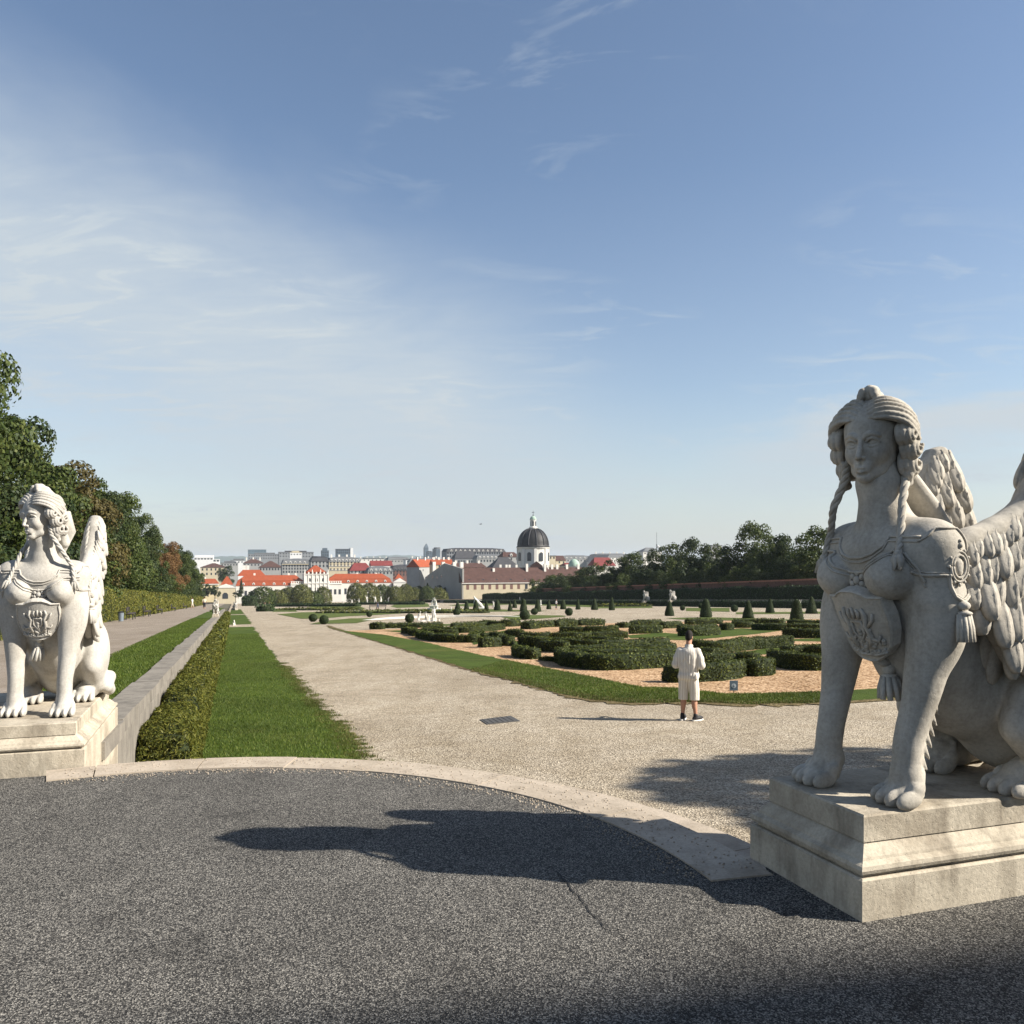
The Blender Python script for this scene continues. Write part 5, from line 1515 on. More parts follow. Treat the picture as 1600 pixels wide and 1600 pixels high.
for i, px in enumerate((1262, 1225, 1190, 1155, 1120, 1090, 1060, 1030, 1000, 972, 946, 922, 900, 878, 856, 838)):
    Y = 1371 * 93.5 / (px - 365 + 20); p = at(px, 930, Y); u, v = uv_of(p.x, p.y); zb = zr(u)
    tree('understory_shrub', (p.x, p.y, zb), 6.4, 7.5, 'tree_leaf_dark' if i % 3 else 'tree_leaf', '%s low bushy tree just over the brick wall, counted from the near sphinx' % ordn[i], 'tree', 'bushy trees along the brick wall', i, 'bush', .02)

# ------------------------------------------------------------------ lower garden: round bushes, hedge blocks, young trees
BUSH = [(411, 917, 944, 34), (433, 922, 946, 26), (452, 918, 945, 30), (471, 913, 942, 27), (488, 924, 946, 27), (505, 917, 943, 22), (557, 911, 940, 25), (577, 912, 942, 27), (598, 914, 942, 27), (617, 916, 942, 26), (634, 913, 940, 22), (648, 918, 942, 18), (667, 916, 941, 20), (684, 919, 942, 27)]
for i, (px, y0, y1, w) in enumerate(BUSH):
    Y = 380 + 12 * (i % 3)
    p = at(px, y1 + 1, Y)
    tree('round_bush', p, (y1 + 1 - y0) / F_PX * Y, w * 1.22 / F_PX * Y, 'bush_leaf' if i % 4 else 'tree_leaf', '%s of the big rounded bushes before the long palace, counted from the path' % ordn[i], 'bush', 'rounded bushes in the lower garden', i, 'dome', .0)
SM = [(325, 912, 932), (336, 915, 935), (377, 905, 931), (372, 922, 935), (390, 925, 946), (640, 925, 934), (696, 917, 937), (706, 915, 936), (716, 918, 936), (727, 917, 936), (738, 915, 935), (750, 918, 935), (761, 917, 934), (773, 918, 934), (786, 914, 933), (798, 914, 933), (812, 908, 934), (826, 905, 934), (840, 903, 932), (655, 915, 934), (668, 911, 930), (684, 914, 934)]
for i, (px, y0, y1) in enumerate(SM):
    Y = 420 if px > 600 else 430
    p = at(px, y1, Y); kind = 'pine' if i in (2, 16, 20) else 'small'
    tree('pine_tree' if kind == 'pine' else 'young_tree', p, (y1 - y0) / F_PX * Y, (16 if kind == 'small' else 12) * 1.05 / F_PX * Y, 'tree_leaf_dark', '%s little dark tree below the palace and convent, counted along the row' % ordn[i], 'tree', 'little dark trees of the lower garden', i, kind, .05)
for i, (px, y0, y1, w) in enumerate([(353, 884, 905, 38), (425, 896, 905, 0)][:1]):
    p = at(px, 915, 620); tree('pine_tree', p, 31 / F_PX * 620, 30 / F_PX * 620, 'tree_leaf_dark', 'dark spreading conifer rising behind the left red roofs', 'tree', None, 3, 'tree', .02)
# dark clipped hedges in the middle distance
def far_hedge(px0, px1, y0, y1, w, lab, mat='box_leaf'):
    a, b = gp(px0, y1), gp(px1, y1 - .3)
    h = (y1 - y0) / F_PX * a.y
    o = sweep_hedge('hedge', [a, b], w, h, int(px0), MATS[mat], 12, .5, 4, .08); tag(o, lab, 'hedge', 'hedges of the lower garden')
far_hedge(404, 425, 946, 955.5, 3.0, 'dark clipped hedge block right of the two walkers on the gravel')
far_hedge(380, 400, 932, 947, 4.0, 'dark square hedge left of the big rounded bushes')
far_hedge(425, 560, 944.5, 948, 2.0, 'low dark hedge line at the feet of the rounded bushes')
far_hedge(560, 660, 942, 945, 2.0, 'low dark hedge line behind the distant white putti')
far_hedge(440, 560, 952.0, 953.6, 3.0, 'flat low hedge pattern on the far left lawn', 'bush_leaf')
far_hedge(500, 760, 956, 958.2, 2.0, 'long flat hedge pattern between the pond and the far path', 'bush_leaf')
far_hedge(930, 1015, 945.8, 948, 2.0, 'low flat hedge pattern right of the tiny far cones', 'yew_leaf_warm')

# ------------------------------------------------------------------ buildings
m_plain('plaster_cream', (.47, .41, .29), .85, .08, .3); m_plain('plaster_white', (.60, .58, .53), .85, .06, .3); m_plain('plaster_yellow', (.58, .49, .30), .85, .08, .3)
m_plain('plaster_grey', (.30, .30, .29), .85, .10, .3); m_plain('concrete_grey', (.22, .23, .24), .85, .12, .2); m_plain('modern_white', (.62, .62, .61), .7, .05, .3)
m_plain('roof_red', (.26, .058, .022), .8, .16, .8); m_plain('roof_brown', (.075, .040, .033), .85, .25, .6); m_plain('roof_dark', (.050, .050, .055), .7, .2, .4); m_plain('roof_wine', (.16, .032, .030), .8, .2, .4)
m_plain('roof_grey', (.13, .135, .14), .75, .2, .4); m_plain('window_dark', (.035, .040, .048), .25, .1, .3, .5); m_plain('glass_blue', (.12, .17, .20), .2, .15, .2, .5); m_plain('slate_blue', (.075, .10, .125), .5, .15, .2)
m_plain('copper_green', (.30, .40, .33), .8, .15, .5); m_plain('dome_lead', (.022, .021, .021), .55, .25, .5); m_plain('trim_white', (.66, .64, .59), .85, .05, .3); m_plain('brick_dark', (.16, .09, .075), .85, .2, .4)
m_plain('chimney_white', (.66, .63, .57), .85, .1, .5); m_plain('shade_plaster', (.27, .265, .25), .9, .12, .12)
GROUND_FAR = -36.0
class Bld:
    """a building whose front runs along the garden's cross axis; pixel columns give its length, Y its depth at the left end"""
    def __init__(s, name, px0, px1, Y, yb, lab, cat='building', group=None, ang=None, group_skip=False):
        d = BX if ang is None else Vector((math.cos(ang), math.sin(ang), 0))
        t0, t1 = (px0 - 800) / F_PX, (px1 - 800) / F_PX
        s.P = Vector((t0 * Y, Y, 0)); s.L = (t1 * Y - s.P.x) / (d.x - t1 * d.y)
        s.Y = Y; s.d = d; s.Ym = Y + s.L * d.y * .5
        s.zb = CAMZ - (yb - HOR) / F_PX * s.Ym
        s.root = empty(name, (s.P.x, s.P.y, s.zb), math.atan2(d.y, d.x)); tag(s.root, lab, cat, group)
        s.win = {}
    def z(s, py): return CAMZ - (py - HOR) / F_PX * s.Ym - s.zb
    def x(s, px):
        t = (px - 800) / F_PX
        return (t * s.P.y - s.P.x) / (s.d.x - t * s.d.y)
    def box(s, name, x0, x1, y0, y1, z0, z1, mat, parent=None):
        m = MB(); m.box(x0, x1, y0, y1, z0, z1); return m.build(name, MATS[mat], parent or s.root)
    def wall(s, py, depth, mat, x0=0, x1=None, y0=0, name='wall', zb=-6):
        return s.box(name, x0, s.L if x1 is None else x1, y0, y0 + depth, zb, s.z(py), mat)
    def hip(s, name, x0, x1, y0, y1, z0, z1, mat, inset=None, ov=.4, ridge=0.02):
        """hipped or gabled roof: ridge along x, ends drawn in by inset"""
        ins = (y1 - y0) / 2 if inset is None else inset
        ym = (y0 + y1) / 2
        V = [(x0-ov, y0-ov, z0), (x1+ov, y0-ov, z0), (x1+ov, y1+ov, z0), (x0-ov, y1+ov, z0), (x0+ins-(ov if ins == 0 else 0), ym, z1), (x1-ins+(ov if ins == 0 else 0), ym, z1)]
        return mesh_obj(name, V, [(3,2,1,0), (0,1,5,4), (2,3,4,5), (1,2,5), (3,0,4)], MATS[mat], s.root)
    def mansard(s, name, x0, x1, y0, y1, z0, zm, z1, mat, ins=1.6, ov=.3):
        m = MB(); m.frustum((x0-ov, x1+ov, y0-ov, y1+ov), z0, (x0+ins, x1-ins, y0+ins, y1-ins), zm)
        m.build(name, MATS[mat], s.root)
        q = (y1 - y0 - 2*ins) / 2
        V = [(x0+ins-.15, y0+ins-.15, zm), (x1-ins+.15, y0+ins-.15, zm), (x1-ins+.15, y1-ins+.15, zm), (x0+ins-.15, y1-ins+.15, zm), (x0+ins+q, (y0+y1)/2, z1), (x1-ins-q, (y0+y1)/2, z1)]
        return mesh_obj(name, V, [(3,2,1,0), (0,1,5,4), (2,3,4,5), (1,2,5), (3,0,4)], MATS[mat], s.root)
    def windows(s, xs, zs, w, h, mat='window_dark', y=0.0, arch=False, name='window', frame=None):
        key = (round(w, 3), round(h, 3), mat, arch)
        for z in zs:
            for x in xs:
                if key not in s.win:
                    m = MB()
                    if arch:
                        pts = [(-w/2, 0), (w/2, 0), (w/2, h - w/2)] + [(w/2 * math.cos(a), h - w/2 + w/2 * math.sin(a)) for a in np.linspace(.4, math.pi - .4, 4)] + [(-w/2, h - w/2)]
                    else: pts = [(-w/2, 0), (w/2, 0), (w/2, h), (-w/2, h)]
                    m.prism(pts, .30, Matrix(((1,0,0,0),(0,0,1,0),(0,1,0,0),(0,0,0,1))))
                    o = m.build(name, MATS[mat], s.root); o.data.flip_normals(); s.win[key] = o.data
                else:
                    o = bpy.data.objects.new(name, s.win[key]); COL.objects.link(o); o.parent = s.root
                o.location = (x, y - .06, z)
    def dormers(s, xs, z, w, h, mat, y=0.0, roofm=None, name='dormer'):
        for x in xs:
            m = MB(); m.prism([(-w/2, 0), (w/2, 0), (w/2, h*.7), (0, h), (-w/2, h*.7)], 1.6, Matrix(((1,0,0,0),(0,0,1,0),(0,1,0,0),(0,0,0,1))))
            o = m.build(name, MATS[mat], s.root); o.location = (x, y, z)
            g = MB(); g.box(-w*.28, w*.28, -.03, .05, h*.08, h*.62); q = g.build('window', MATS['window_dark'], o)
    def chimneys(s, xs, y, z0, z1, w=1.0, mat='chimney_white'):
        for x in xs: s.box('chimney', x - w/2, x + w/2, y - w/2, y + w/2, z0, z1, mat)
lin = lambda a, b, n: [a + (b - a) * (i + .5) / n for i in range(n)]
# --- the long white garden palace with red roofs
B = Bld('palace', 338, 633, 522, 940, 'long white baroque garden palace with bright red roofs across the end of the garden')
X = B.x; Z = B.z
B.box('wing_wall', X(369), X(454), 0, 11, -4, Z(914.5), 'plaster_white'); B.mansard('wing_roof', X(369), X(476), .0, 11.0, Z(914.3), Z(907), Z(898.5), 'roof_red', .9)
B.box('wing_wall', X(534), X(612), 0, 11, -4, Z(911.5), 'plaster_white'); B.mansard('wing_roof', X(512), X(612), .0, 11.0, Z(911.3), Z(905), Z(897), 'roof_red', .9)
B.windows(lin(X(370), X(453), 9), [Z(931)], 1.5, Z(922) - Z(931)); B.windows(lin(X(535), X(611), 8), [Z(929)], 1.5, Z(920) - Z(929))
B.dormers(lin(X(372), X(452), 5), Z(913.0), 1.5, 1.5, 'trim_white', -.15); B.dormers(lin(X(537), X(609), 5), Z(910.2), 1.5, 1.5, 'trim_white', -.15)
for a, c in ((454, 475), (513, 534)):
    B.box('link_wall', X(a) + .02, X(c) - .02, -1.0, 10, -4, Z(911), 'plaster_white'); B.box('cornice', X(a), X(c), -1.35, -.98, Z(913), Z(911.6), 'trim_white')
    for q in lin(X(a), X(c), 6): B.box('baluster', q - .35, q + .35, -1.1, -.6, Z(910.98), Z(908.4), 'trim_white')
    B.box('parapet', X(a), X(c), -1.15, -.55, Z(908.38), Z(907.9), 'trim_white')
    B.windows(lin(X(a), X(c), 3), [Z(929)], 1.5, Z(921) - Z(929), y=-1.0)
B.box('central_wall', X(475), X(513), -2.2, 12, -4, Z(896.6), 'plaster_white')
for zc_ in (911.5, 897.6): B.box('cornice', X(474.5), X(513.5), -2.7, -2.18, Z(zc_), Z(zc_ - 1.0), 'trim_white')
for q in np.linspace(X(475.4), X(512.6), 7): B.box('pilaster', q - .35, q + .35, -2.5, -2.19, Z(910.3), Z(897.8), 'trim_white')
for q in np.linspace(X(475.4), X(512.6), 7): B.box('pilaster', q - .4, q + .4, -2.5, -2.19, -3, Z(911.7), 'trim_white')
B.windows(lin(X(478), X(510), 3), [Z(908.5)], 1.7, Z(903) - Z(908.5), y=-2.2, arch=True); B.windows(lin(X(478), X(510), 3), [Z(934)], 1.9, Z(917) - Z(934), y=-2.2, arch=True)
for q in np.linspace(X(476), X(512), 7): B.box('baluster', q - .4, q + .4, -2.3, -1.7, Z(896.58), Z(893.6), 'trim_white')
for q in (X(476), X(487.5), X(500.5), X(512)):
    m = MB(); m.ball((q, -2.0, Z(892.6)), (.35, .35, .8), 6, 5); m.ball((q, -2.0, Z(890.6)), .32, 6, 4); m.build('roof_statue', MATS['trim_white'], B.root)
m = MB(); m.frustum((X(478), X(510), -1.2, 11), Z(896.55), (X(478.5), X(509.5), -.8, 10.6), Z(894.2)); m.frustum((X(477.8), X(510.2), -1.6, 11.4), Z(894.15), (X(492), X(496), 4.2, 5.4), Z(883.5)); m.build('central_roof', MATS['roof_red'], B.root)
# end pavilions
for (a, c, ap, bs, ev, rz0) in ((338, 368, 911, 936, 917, 907), (614, 634, 904, 932, 911, 904)):
    B.box('pavilion_wall', X(a) + .1, X(c) - .1, -1.6, 9, -4, Z(ev), 'plaster_cream' if a == 338 else 'plaster_white')
    m = MB(); m.prism([(X(a) - .3, Z(ev) + .01), (X(c) + .3, Z(ev) + .01), (X((a + c) / 2), Z(ap))], 3.0, Matrix(((1,0,0,0),(0,0,1,-1.9),(0,1,0,0),(0,0,0,1)))); o = m.build('pediment', MATS['trim_white'], B.root); o.data.flip_normals()
    m = MB(); w_ = (X(c) - X(a)); m.frustum((X(a) + w_*.2, X(c) - w_*.12, 2.0, 9.5), Z(ap) - .6, (X(a) + w_*.52, X(a) + w_*.60, 5.5, 6.1), Z(rz0 - (7 if a == 338 else 6.5))); m.build('pavilion_roof', MATS['roof_red'], B.root)
    if a == 338: B.windows([X(352)], [Z(933.5)], 3.4, Z(924) - Z(933.5), y=-1.6, arch=True, name='doorway')
m = MB(); m.frustum((X(371), X(417), 14, 30), Z(900), (X(380), X(408), 20, 24), Z(890.5)); m.build('rear_roof', MATS['roof_red'], B.root)
for q in (383, 387.5): B.box('roof_lantern', X(q) - 1.1, X(q) + 1.1, 20, 22, Z(891), Z(883.5), 'trim_white')
B.chimneys([X(398), X(452), X(463), X(560), X(590)], 6, Z(901), Z(895.5), 1.2)
# orangery wing far left
B = Bld('orangery', 314, 341, 560, 936, 'yellow arched wing with a red roof left of the white palace', ang=math.atan2(BX.y, BX.x))
B.wall(912, 9, 'plaster_yellow'); B.hip('roof', 0, B.L, 0, 9, B.z(912) + .02, B.z(904.5), 'roof_red', 2)
B.windows([B.x(320)], [B.z(931)], 3.6, B.z(918) - B.z(931), arch=True, name='archway'); B.windows([B.x(333)], [B.z(929)], 3, B.z(919) - B.z(929), arch=True, name='archway'); B.box('cornice', -.3, B.L + .3, -.5, -.02, B.z(913.6), B.z(912.3), 'trim_white')
B.chimneys([B.x(320)], 5, B.z(908), B.z(902), 1.2)
# --- town behind, from west to east
def town(name, px0, px1, Y, yt, yr, wall, roof, lab, rows=(), n=0, ww=1.2, wh=1.9, depth=16, kind='hip', inset=None, dorm=0, chim=0, ybase=915, wm='window_dark', ang=None, rowz=None):
    B = Bld(name, px0, px1, Y, ybase, lab, group='buildings of the town beyond', ang=ang)
    B.wall(yt, depth, wall)
    if kind == 'hip': B.hip('roof', 0, B.L, 0, depth, B.z(yt) + .02, B.z(yr), roof, inset)
    elif kind == 'mansard': B.mansard('roof', 0, B.L, 0, depth, B.z(yt) + .02, B.z(yt + (yr - yt) * .75), B.z(yr), roof, 1.4)
    elif kind == 'flat':
        B.box('roof', -.3, B.L + .3, -.3, depth + .3, B.z(yt) + .01, B.z(yt) + .6, roof)
        if yr < yt - 1.2: B.box('roof_storey', B.L * .18, B.L * .8, 3, depth - 2, B.z(yt) + .61, B.z(yr), roof)
    if n:
        for y in rows: B.windows(lin(0, B.L, n), [B.z(y)], ww, wh, wm)
    if dorm: B.dormers(lin(B.L * .04, B.L * .96, dorm), B.z(yt) + .3, 1.5, 2.0, 'trim_white', -.1)
    if chim: B.chimneys(lin(0, B.L, chim), depth * .5, B.z(yr) - 1.5, B.z(yr) + 1.6, 1.3)
    return B
town('modern_block', 296, 343, 1000, 874.5, 867.5, 'modern_white', 'modern_white', 'white modern terraced block, topmost at the left end of the town', (877.5,), 9, 2.6, 1.9, 20, 'flat')
town('modern_block', 303, 333, 985, 871.5, 868.3, 'modern_white', 'modern_white', 'stepped white upper terraces above the left end of the town', (874.2,), 6, 2.4, 1.4, 12, 'flat')
B = town('apartment_house', 313, 354, 680, 886.5, 880, 'plaster_cream', 'roof_brown', 'cream house with brown hipped roof behind the dark conifer', (891.5, 898.5), 6, 1.1, 1.9, 18, 'hip')
town('office_block', 345, 372, 900, 880, 876.5, 'plaster_grey', 'roof_grey', 'low grey block right of the white terraces', (883.5,), 6, 1.5, 1.4, 16, 'flat')
town('office_block', 360, 386, 1080, 876, 873, 'modern_white', 'roof_grey', 'pale low roofs before the blue glass block', (879,), 5, 2, 1.4, 16, 'flat')
town('glass_tower', 387.5, 416, 1500, 859.2, 858.6, 'glass_blue', 'slate_blue', 'pale bluish glass block on the skyline, left of all towers', (862.5, 867), 6, 3.0, 2.4, 22, 'flat', wm='slate_blue')
town('office_block', 388, 440, 1250, 866, 863.5, 'concrete_grey', 'roof_grey', 'long grey office range below the glass block', (869, 873), 14, 1.8, 1.6, 20, 'flat')
town('office_block', 436, 490, 1230, 863, 860.5, 'concrete_grey', 'roof_dark', 'darker grey office range right of the long one', (866, 870), 12, 2.0, 1.6, 20, 'flat')
town('modern_block', 453, 471.5, 1120, 863.5, 861.0, 'modern_white', 'plaster_cream', 'bright cream block between the grey office ranges', (867,), 4, 1.8, 1.4, 14, 'flat')
town('apartment_house', 380, 412, 780, 880, 873.5, 'plaster_grey', 'roof_brown', 'small old house with brown roof behind the lantern roof', (884,), 6, 1.2, 1.6, 14, 'hip', chim=3)
town('apartment_house', 405, 442, 720, 886.5, 876.5, 'plaster_grey', 'roof_brown', 'house with big brown hipped roofs above the red palace wing', (891,), 8, 1.2, 1.9, 18, 'hip')
B = town('apartment_house', 441, 489, 690, 881, 872.5, 'plaster_grey', 'roof_grey', 'large grey palace block with rows of windows left of the cream one', (885.5, 890, 895), 11, 1.1, 1.7, 20, 'mansard', dorm=6); B.box('cornice', -.4, B.L + .4, -.7, -.02, B.z(882.2), B.z(881.2), 'plaster_cream')
B = town('apartment_house', 486, 514, 660, 877.5, 869, 'plaster_grey', 'roof_dark', 'shaded side of the big house with a dark mansard roof behind the red pyramid roof', (880.5, 886), 5, 1.2, 2.0, 22, 'mansard')
B = town('apartment_house', 514, 563, 664, 878, 869.5, 'plaster_cream', 'roof_grey', 'big sunlit cream town house with rounded dormers', (880.5, 885.5, 892), 9, 1.25, 2.0, 22, 'mansard', dorm=8, chim=4)
for yy in (884.6, 891): B.box('string_course', -.2, B.L + .2, -.35, -.02, B.z(yy), B.z(yy - .6), 'trim_white')
town('office_tower', 503, 514, 1350, 860.5, 856.2, 'slate_blue', 'slate_blue', 'blue-grey tower topped by a small dark box', (864, 868), 3, 2.4, 1.8, 16, 'flat')
B = town('office_tower', 526, 547.5, 1400, 858.2, 857, 'slate_blue', 'roof_dark', 'dark blue slab on the skyline with a white end', (861, 864.5), 7, 2.0, 2.4, 18, 'flat'); B.box('end_wall', B.L + .02, B.L + 4.6, 0, 18, -6, B.z(856), 'modern_white')
town('apartment_house', 547, 582, 640, 892, 879.5, 'plaster_grey', 'roof_wine', 'house with a steep wine red roof and skylights right of the cream house', (895,), 6, 1.1, 1.6, 15, 'hip', 4)
town('apartment_house', 580, 613, 700, 884, 876, 'modern_white', 'roof_wine', 'white gabled firewall right of the wine red roof', (), 0, 1, 1, 10, 'hip', 0)
B = town('apartment_house', 575, 614, 630, 893, 885, 'plaster_grey', 'roof_grey', 'pale mauve grey roof with dormer windows below the white firewall', (897,), 7, 1.1, 1.6, 14, 'mansard', dorm=5)
B = town('apartment_house', 613, 664, 660, 891.5, 882, 'brick_dark', 'roof_dark', 'dark brick house with black dormered roof right of the red end pavilion', (894.5, 899.5), 10, 1.1, 1.9, 16, 'mansard'); B.dormers(lin(1, B.L - 1, 9), B.z(890.5), 1.6, 1.8, 'roof_grey', -.2)
town('office_block', 560, 610, 1100, 873.5, 871.5, 'plaster_white', 'roof_grey', 'scattered pale roofs before the blue hills', (876,), 8, 1.5, 1.3, 16, 'flat', chim=5)
town('office_block', 606, 640, 980, 874.5, 870, 'plaster_grey', 'roof_grey', 'low grey roofs left of the white block with two windows', (878,), 7, 1.5, 1.5, 18, 'mansard')
town('modern_block', 634, 655, 900, 875, 873, 'modern_white', 'roof_grey', 'small white block with two dark windows before the twin towers', (878.5,), 3, 1.8, 1.8, 14, 'flat')
town('apartment_house', 640, 690, 860, 878, 871.5, 'plaster_white', 'roof_grey', 'jumble of pale walls under the twin towers', (882,), 8, 1.4, 1.6, 14, 'hip', 3, chim=4)
# slender spire tower, its dark twin and the round-cornered tower
B = Bld('office_tower', 663, 669.5, 1900, 880, 'slender bluish tower with a pointed top, tallest of the distant towers', group='buildings of the town beyond')
m = MB(); m.frustum((0, B.L, 0, 9), -4, (0, B.L, 0, 9), B.z(856)); m.frustum((0, B.L, 0, 9), B.z(856), (B.L * .45, B.L * .75, 3, 6), B.z(850)); m.build('tower_shaft', MATS['slate_blue'], B.root)
m = MB(); m.tube([(B.L * .6, 4.5, B.z(850) - .2), (B.L * .6, 4.5, B.z(848))], .25, 5); m.build('mast', MATS['dark_metal'], B.root)
B.windows([B.L * .3, B.L * .7], [B.z(y) for y in (861, 865, 869)], 1.6, 3.0, 'glass_blue')
town('office_tower', 668, 677, 1850, 862.5, 861, 'slate_blue', 'roof_dark', 'short dark tower between the spire tower and the round one', (866, 870), 3, 2.0, 2.5, 12, 'flat')
B = Bld('office_tower', 677, 691.5, 1700, 880, 'twin-toned tower with rounded corners and a dark cap', group='buildings of the town beyond')
for q, rr_ in ((B.L * .5, B.L * .5),):
    m = MB(); M_ = Matrix.Translation((q, 8, 0)) @ Matrix.Diagonal((1, .8, 1, 1)); m.lathe([(rr_, -4), (rr_, B.z(857.2))], 14, M_); m.build('tower_shaft', MATS['concrete_grey'], B.root)
    m = MB(); m.lathe([(rr_ * .72, B.z(857.2) + .02), (rr_ * .72, B.z(855.3))], 12, M_); m.build('cap', MATS['roof_dark'], B.root)
    m = MB(); m.box(q - rr_ * .45, q + rr_ * .45, -1.2, 4, -4, B.z(858)); m.build('glass_front', MATS['slate_blue'], B.root)
B = town('ministry_block', 698, 790, 760, 862.5, 856, 'concrete_grey', 'roof_dark', 'very long dark roofed modern block left of the church dome', (866, 871), 24, 1.5, 1.9, 20, 'mansard', dorm=12)
B = Bld('ministry_block', 711, 747, 735, 890, 'dark gabled roof in front of the very long modern block', group='buildings of the town beyond'); B.wall(873, 14, 'concrete_grey'); B.hip('roof', 0, B.L, 0, 14, B.z(873) + .02, B.z(861), 'roof_dark', 3); B.windows(lin(0, B.L, 9), [B.z(879)], 1.4, 2.0)
town('ministry_block', 745, 792, 720, 873, 866, 'plaster_grey', 'roof_grey', 'grey block with pale dormers under the very long dark roof', (878,), 10, 1.4, 1.9, 14, 'mansard', dorm=7)
# --- the convent: grey end wall in shade, brown roof, cream front
B = Bld('convent', 722, 862, 398, 935, 'long convent range with brown tiled roof, cream front and row of white chimneys')
B.wall(910.3, 13, 'plaster_cream', zb=-4); B.hip('roof', 0, B.L, 0, 13, B.z(910.3) + .02, B.z(887), 'roof_brown', 0, .3)
B.windows(lin(B.x(725), B.x(816), 8), [B.z(920.5)], 1.35, B.z(912.8) - B.z(920.5), 'brick_dark')
B.windows(lin(B.x(817), B.x(860), 4), [B.z(920.5)], 1.35, B.z(912.8) - B.z(920.5), 'window_dark'); B.box('eaves', -.2, B.L, -.5, -.02, B.z(911.4), B.z(910.4), 'trim_white')
def on_roof(y): return B.z(910.3) + (B.z(887) - B.z(910.3)) * (y / 6.5)
for q in (734, 756, 777, 799, 821): 
    m = MB(); m.prism([(-.7, 0), (.7, 0), (.5, .55), (0, .8), (-.5, .55)], 1.6, Matrix(((1,0,0,B.x(q)),(0,0,1,.9),(0,1,0,on_roof(.9)),(0,0,0,1)))); o = m.build('dormer', MATS['roof_dark'], B.root)
for q, h1 in ((776, 889), (828.5, 882), (857, 882)):
    B.box('chimney', B.x(q) - .55, B.x(q) + .55, 4.6, 6.0, on_roof(4.6) - 1, B.z(h1 - 1), 'chimney_white')
for k, q in enumerate((790, 799.5, 804.5, 815.5)): B.box('chimney', B.x(q) - .5, B.x(q) + .5, 8, 9, on_roof(5) - 1, B.z(882.5), 'chimney_white')
B = Bld('convent', 856, 924, 430, 935, 'eastern stretch of the brown convent roof, half hidden by trees')
B.wall(909, 13, 'plaster_cream', zb=-4); B.hip('roof', 0, B.L, 0, 13, B.z(909) + .02, B.z(886.5), 'roof_brown', 0, .3)
for q in (862, 869, 877, 892.5, 910.5): B.box('chimney', B.x(q) - .6, B.x(q) + .6, 5.6, 6.9, B.z(890), B.z(882), 'chimney_white')
B = Bld('convent_gable', 664, 722.5, 452, 938, 'tall bare grey end wall of the convent, all in shade', ang=math.atan2(398 - 452, (722.5 - 800) / F_PX * 398 - (664 - 800) / F_PX * 452))
L_ = B.L
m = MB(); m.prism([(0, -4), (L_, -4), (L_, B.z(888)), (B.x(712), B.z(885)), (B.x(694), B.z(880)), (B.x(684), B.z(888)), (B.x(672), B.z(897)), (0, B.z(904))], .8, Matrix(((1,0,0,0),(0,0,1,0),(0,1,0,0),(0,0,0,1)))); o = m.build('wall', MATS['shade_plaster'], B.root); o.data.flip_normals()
for q, z_ in ((668, 905), (676, 905), (690, 903), (683, 905)): B.windows([B.x(q)], [B.z(z_)], 1.2, 1.5)
B.chimneys([B.x(681), B.x(698), B.x(709), B.x(667)], 4, B.z(895), B.z(878), 1.6)
town('apartment_house', 655, 690, 600, 886, 874, 'plaster_grey', 'roof_red', 'small house with a bright red gable roof behind the bare grey wall', (892,), 3, 1, 1.4, 10, 'hip', 0, chim=3, ang=math.atan2(BX.y, BX.x) + .9)
town('apartment_house', 677, 708, 590, 882.5, 874, 'plaster_cream', 'roof_red', 'house with a worn red roof and chimneys above the bare grey wall', (886,), 5, 1, 1.4, 12, 'hip', 0, chim=4)
town('apartment_house', 706, 760, 540, 886.5, 879.5, 'plaster_cream', 'roof_brown', 'low brown roof behind the convent ridge', (890,), 5, 1, 1.4, 10, 'hip', 2, chim=3)
town('convent_roof', 770, 812, 520, 887, 870.5, 'plaster_grey', 'roof_dark', 'steep black roof at the foot of the church drum', (), 0, 1, 1, 12, 'hip', 6)
# --- the domed church
YD = 470.0
c = at(833, 884, YD)
ch = empty('domed_church', c); tag(ch, 'church with white drum, dark ribbed dome, lantern and cross, tallest in the view', 'church')
k = YD / F_PX; zz = lambda y: (884 - y) * k
Rd = 24.6 * k
m = MB(); m.lathe([(Rd * .985, zz(925)), (Rd * .985, zz(858)), (Rd * 1.02, zz(857.6)), (Rd * 1.06, zz(856)), (Rd * 1.06, zz(855))], 32); m.build('drum', MATS['plaster_white'], ch)
prof = [(Rd * 1.085, zz(854.95)), (Rd * 1.03, zz(853.6))] + [(Rd * 1.0 * math.cos(a) ** .85 + .0, zz(853.5) + (zz(825.5) - zz(853.5)) * math.sin(a)) for a in np.linspace(.06, 1.38, 12)]
m = MB(); m.lathe(prof, 32); m.build('dome', MATS['dome_lead'], ch, True)
for i in range(12):
    a = 2 * math.pi * i / 12 + .2
    m = MB(); m.tube([((q + .12) * math.cos(a), (q + .12) * math.sin(a), z_) for q, z_ in prof[2:]], .30, 5); m.build('rib', MATS['roof_dark'], ch)
for i in range(8):
    a = 2 * math.pi * i / 8 + .12
    m = MB(); m.box(Rd * .97, Rd * 1.04, -.75, .75, zz(884), zz(857.8), Matrix.Rotation(a, 4, 'Z')); m.build('pilaster', MATS['trim_white'], ch)
    a += math.pi / 8
    m = MB(); Mx = Matrix.Rotation(a, 4, 'Z') @ Matrix(((0,0,1,Rd * .955),(1,0,0,0),(0,1,0,0),(0,0,0,1)))
    w_ = 1.1; m.prism([(-w_, zz(876.5)), (w_, zz(876.5)), (w_, zz(866))] + [(w_ * math.cos(q), zz(866) + w_ * math.sin(q)) for q in np.linspace(.4, 2.74, 5)] + [(-w_, zz(866))], .55, Mx); m.build('window', MATS['window_dark'], ch)
Rl = 4.6 * k
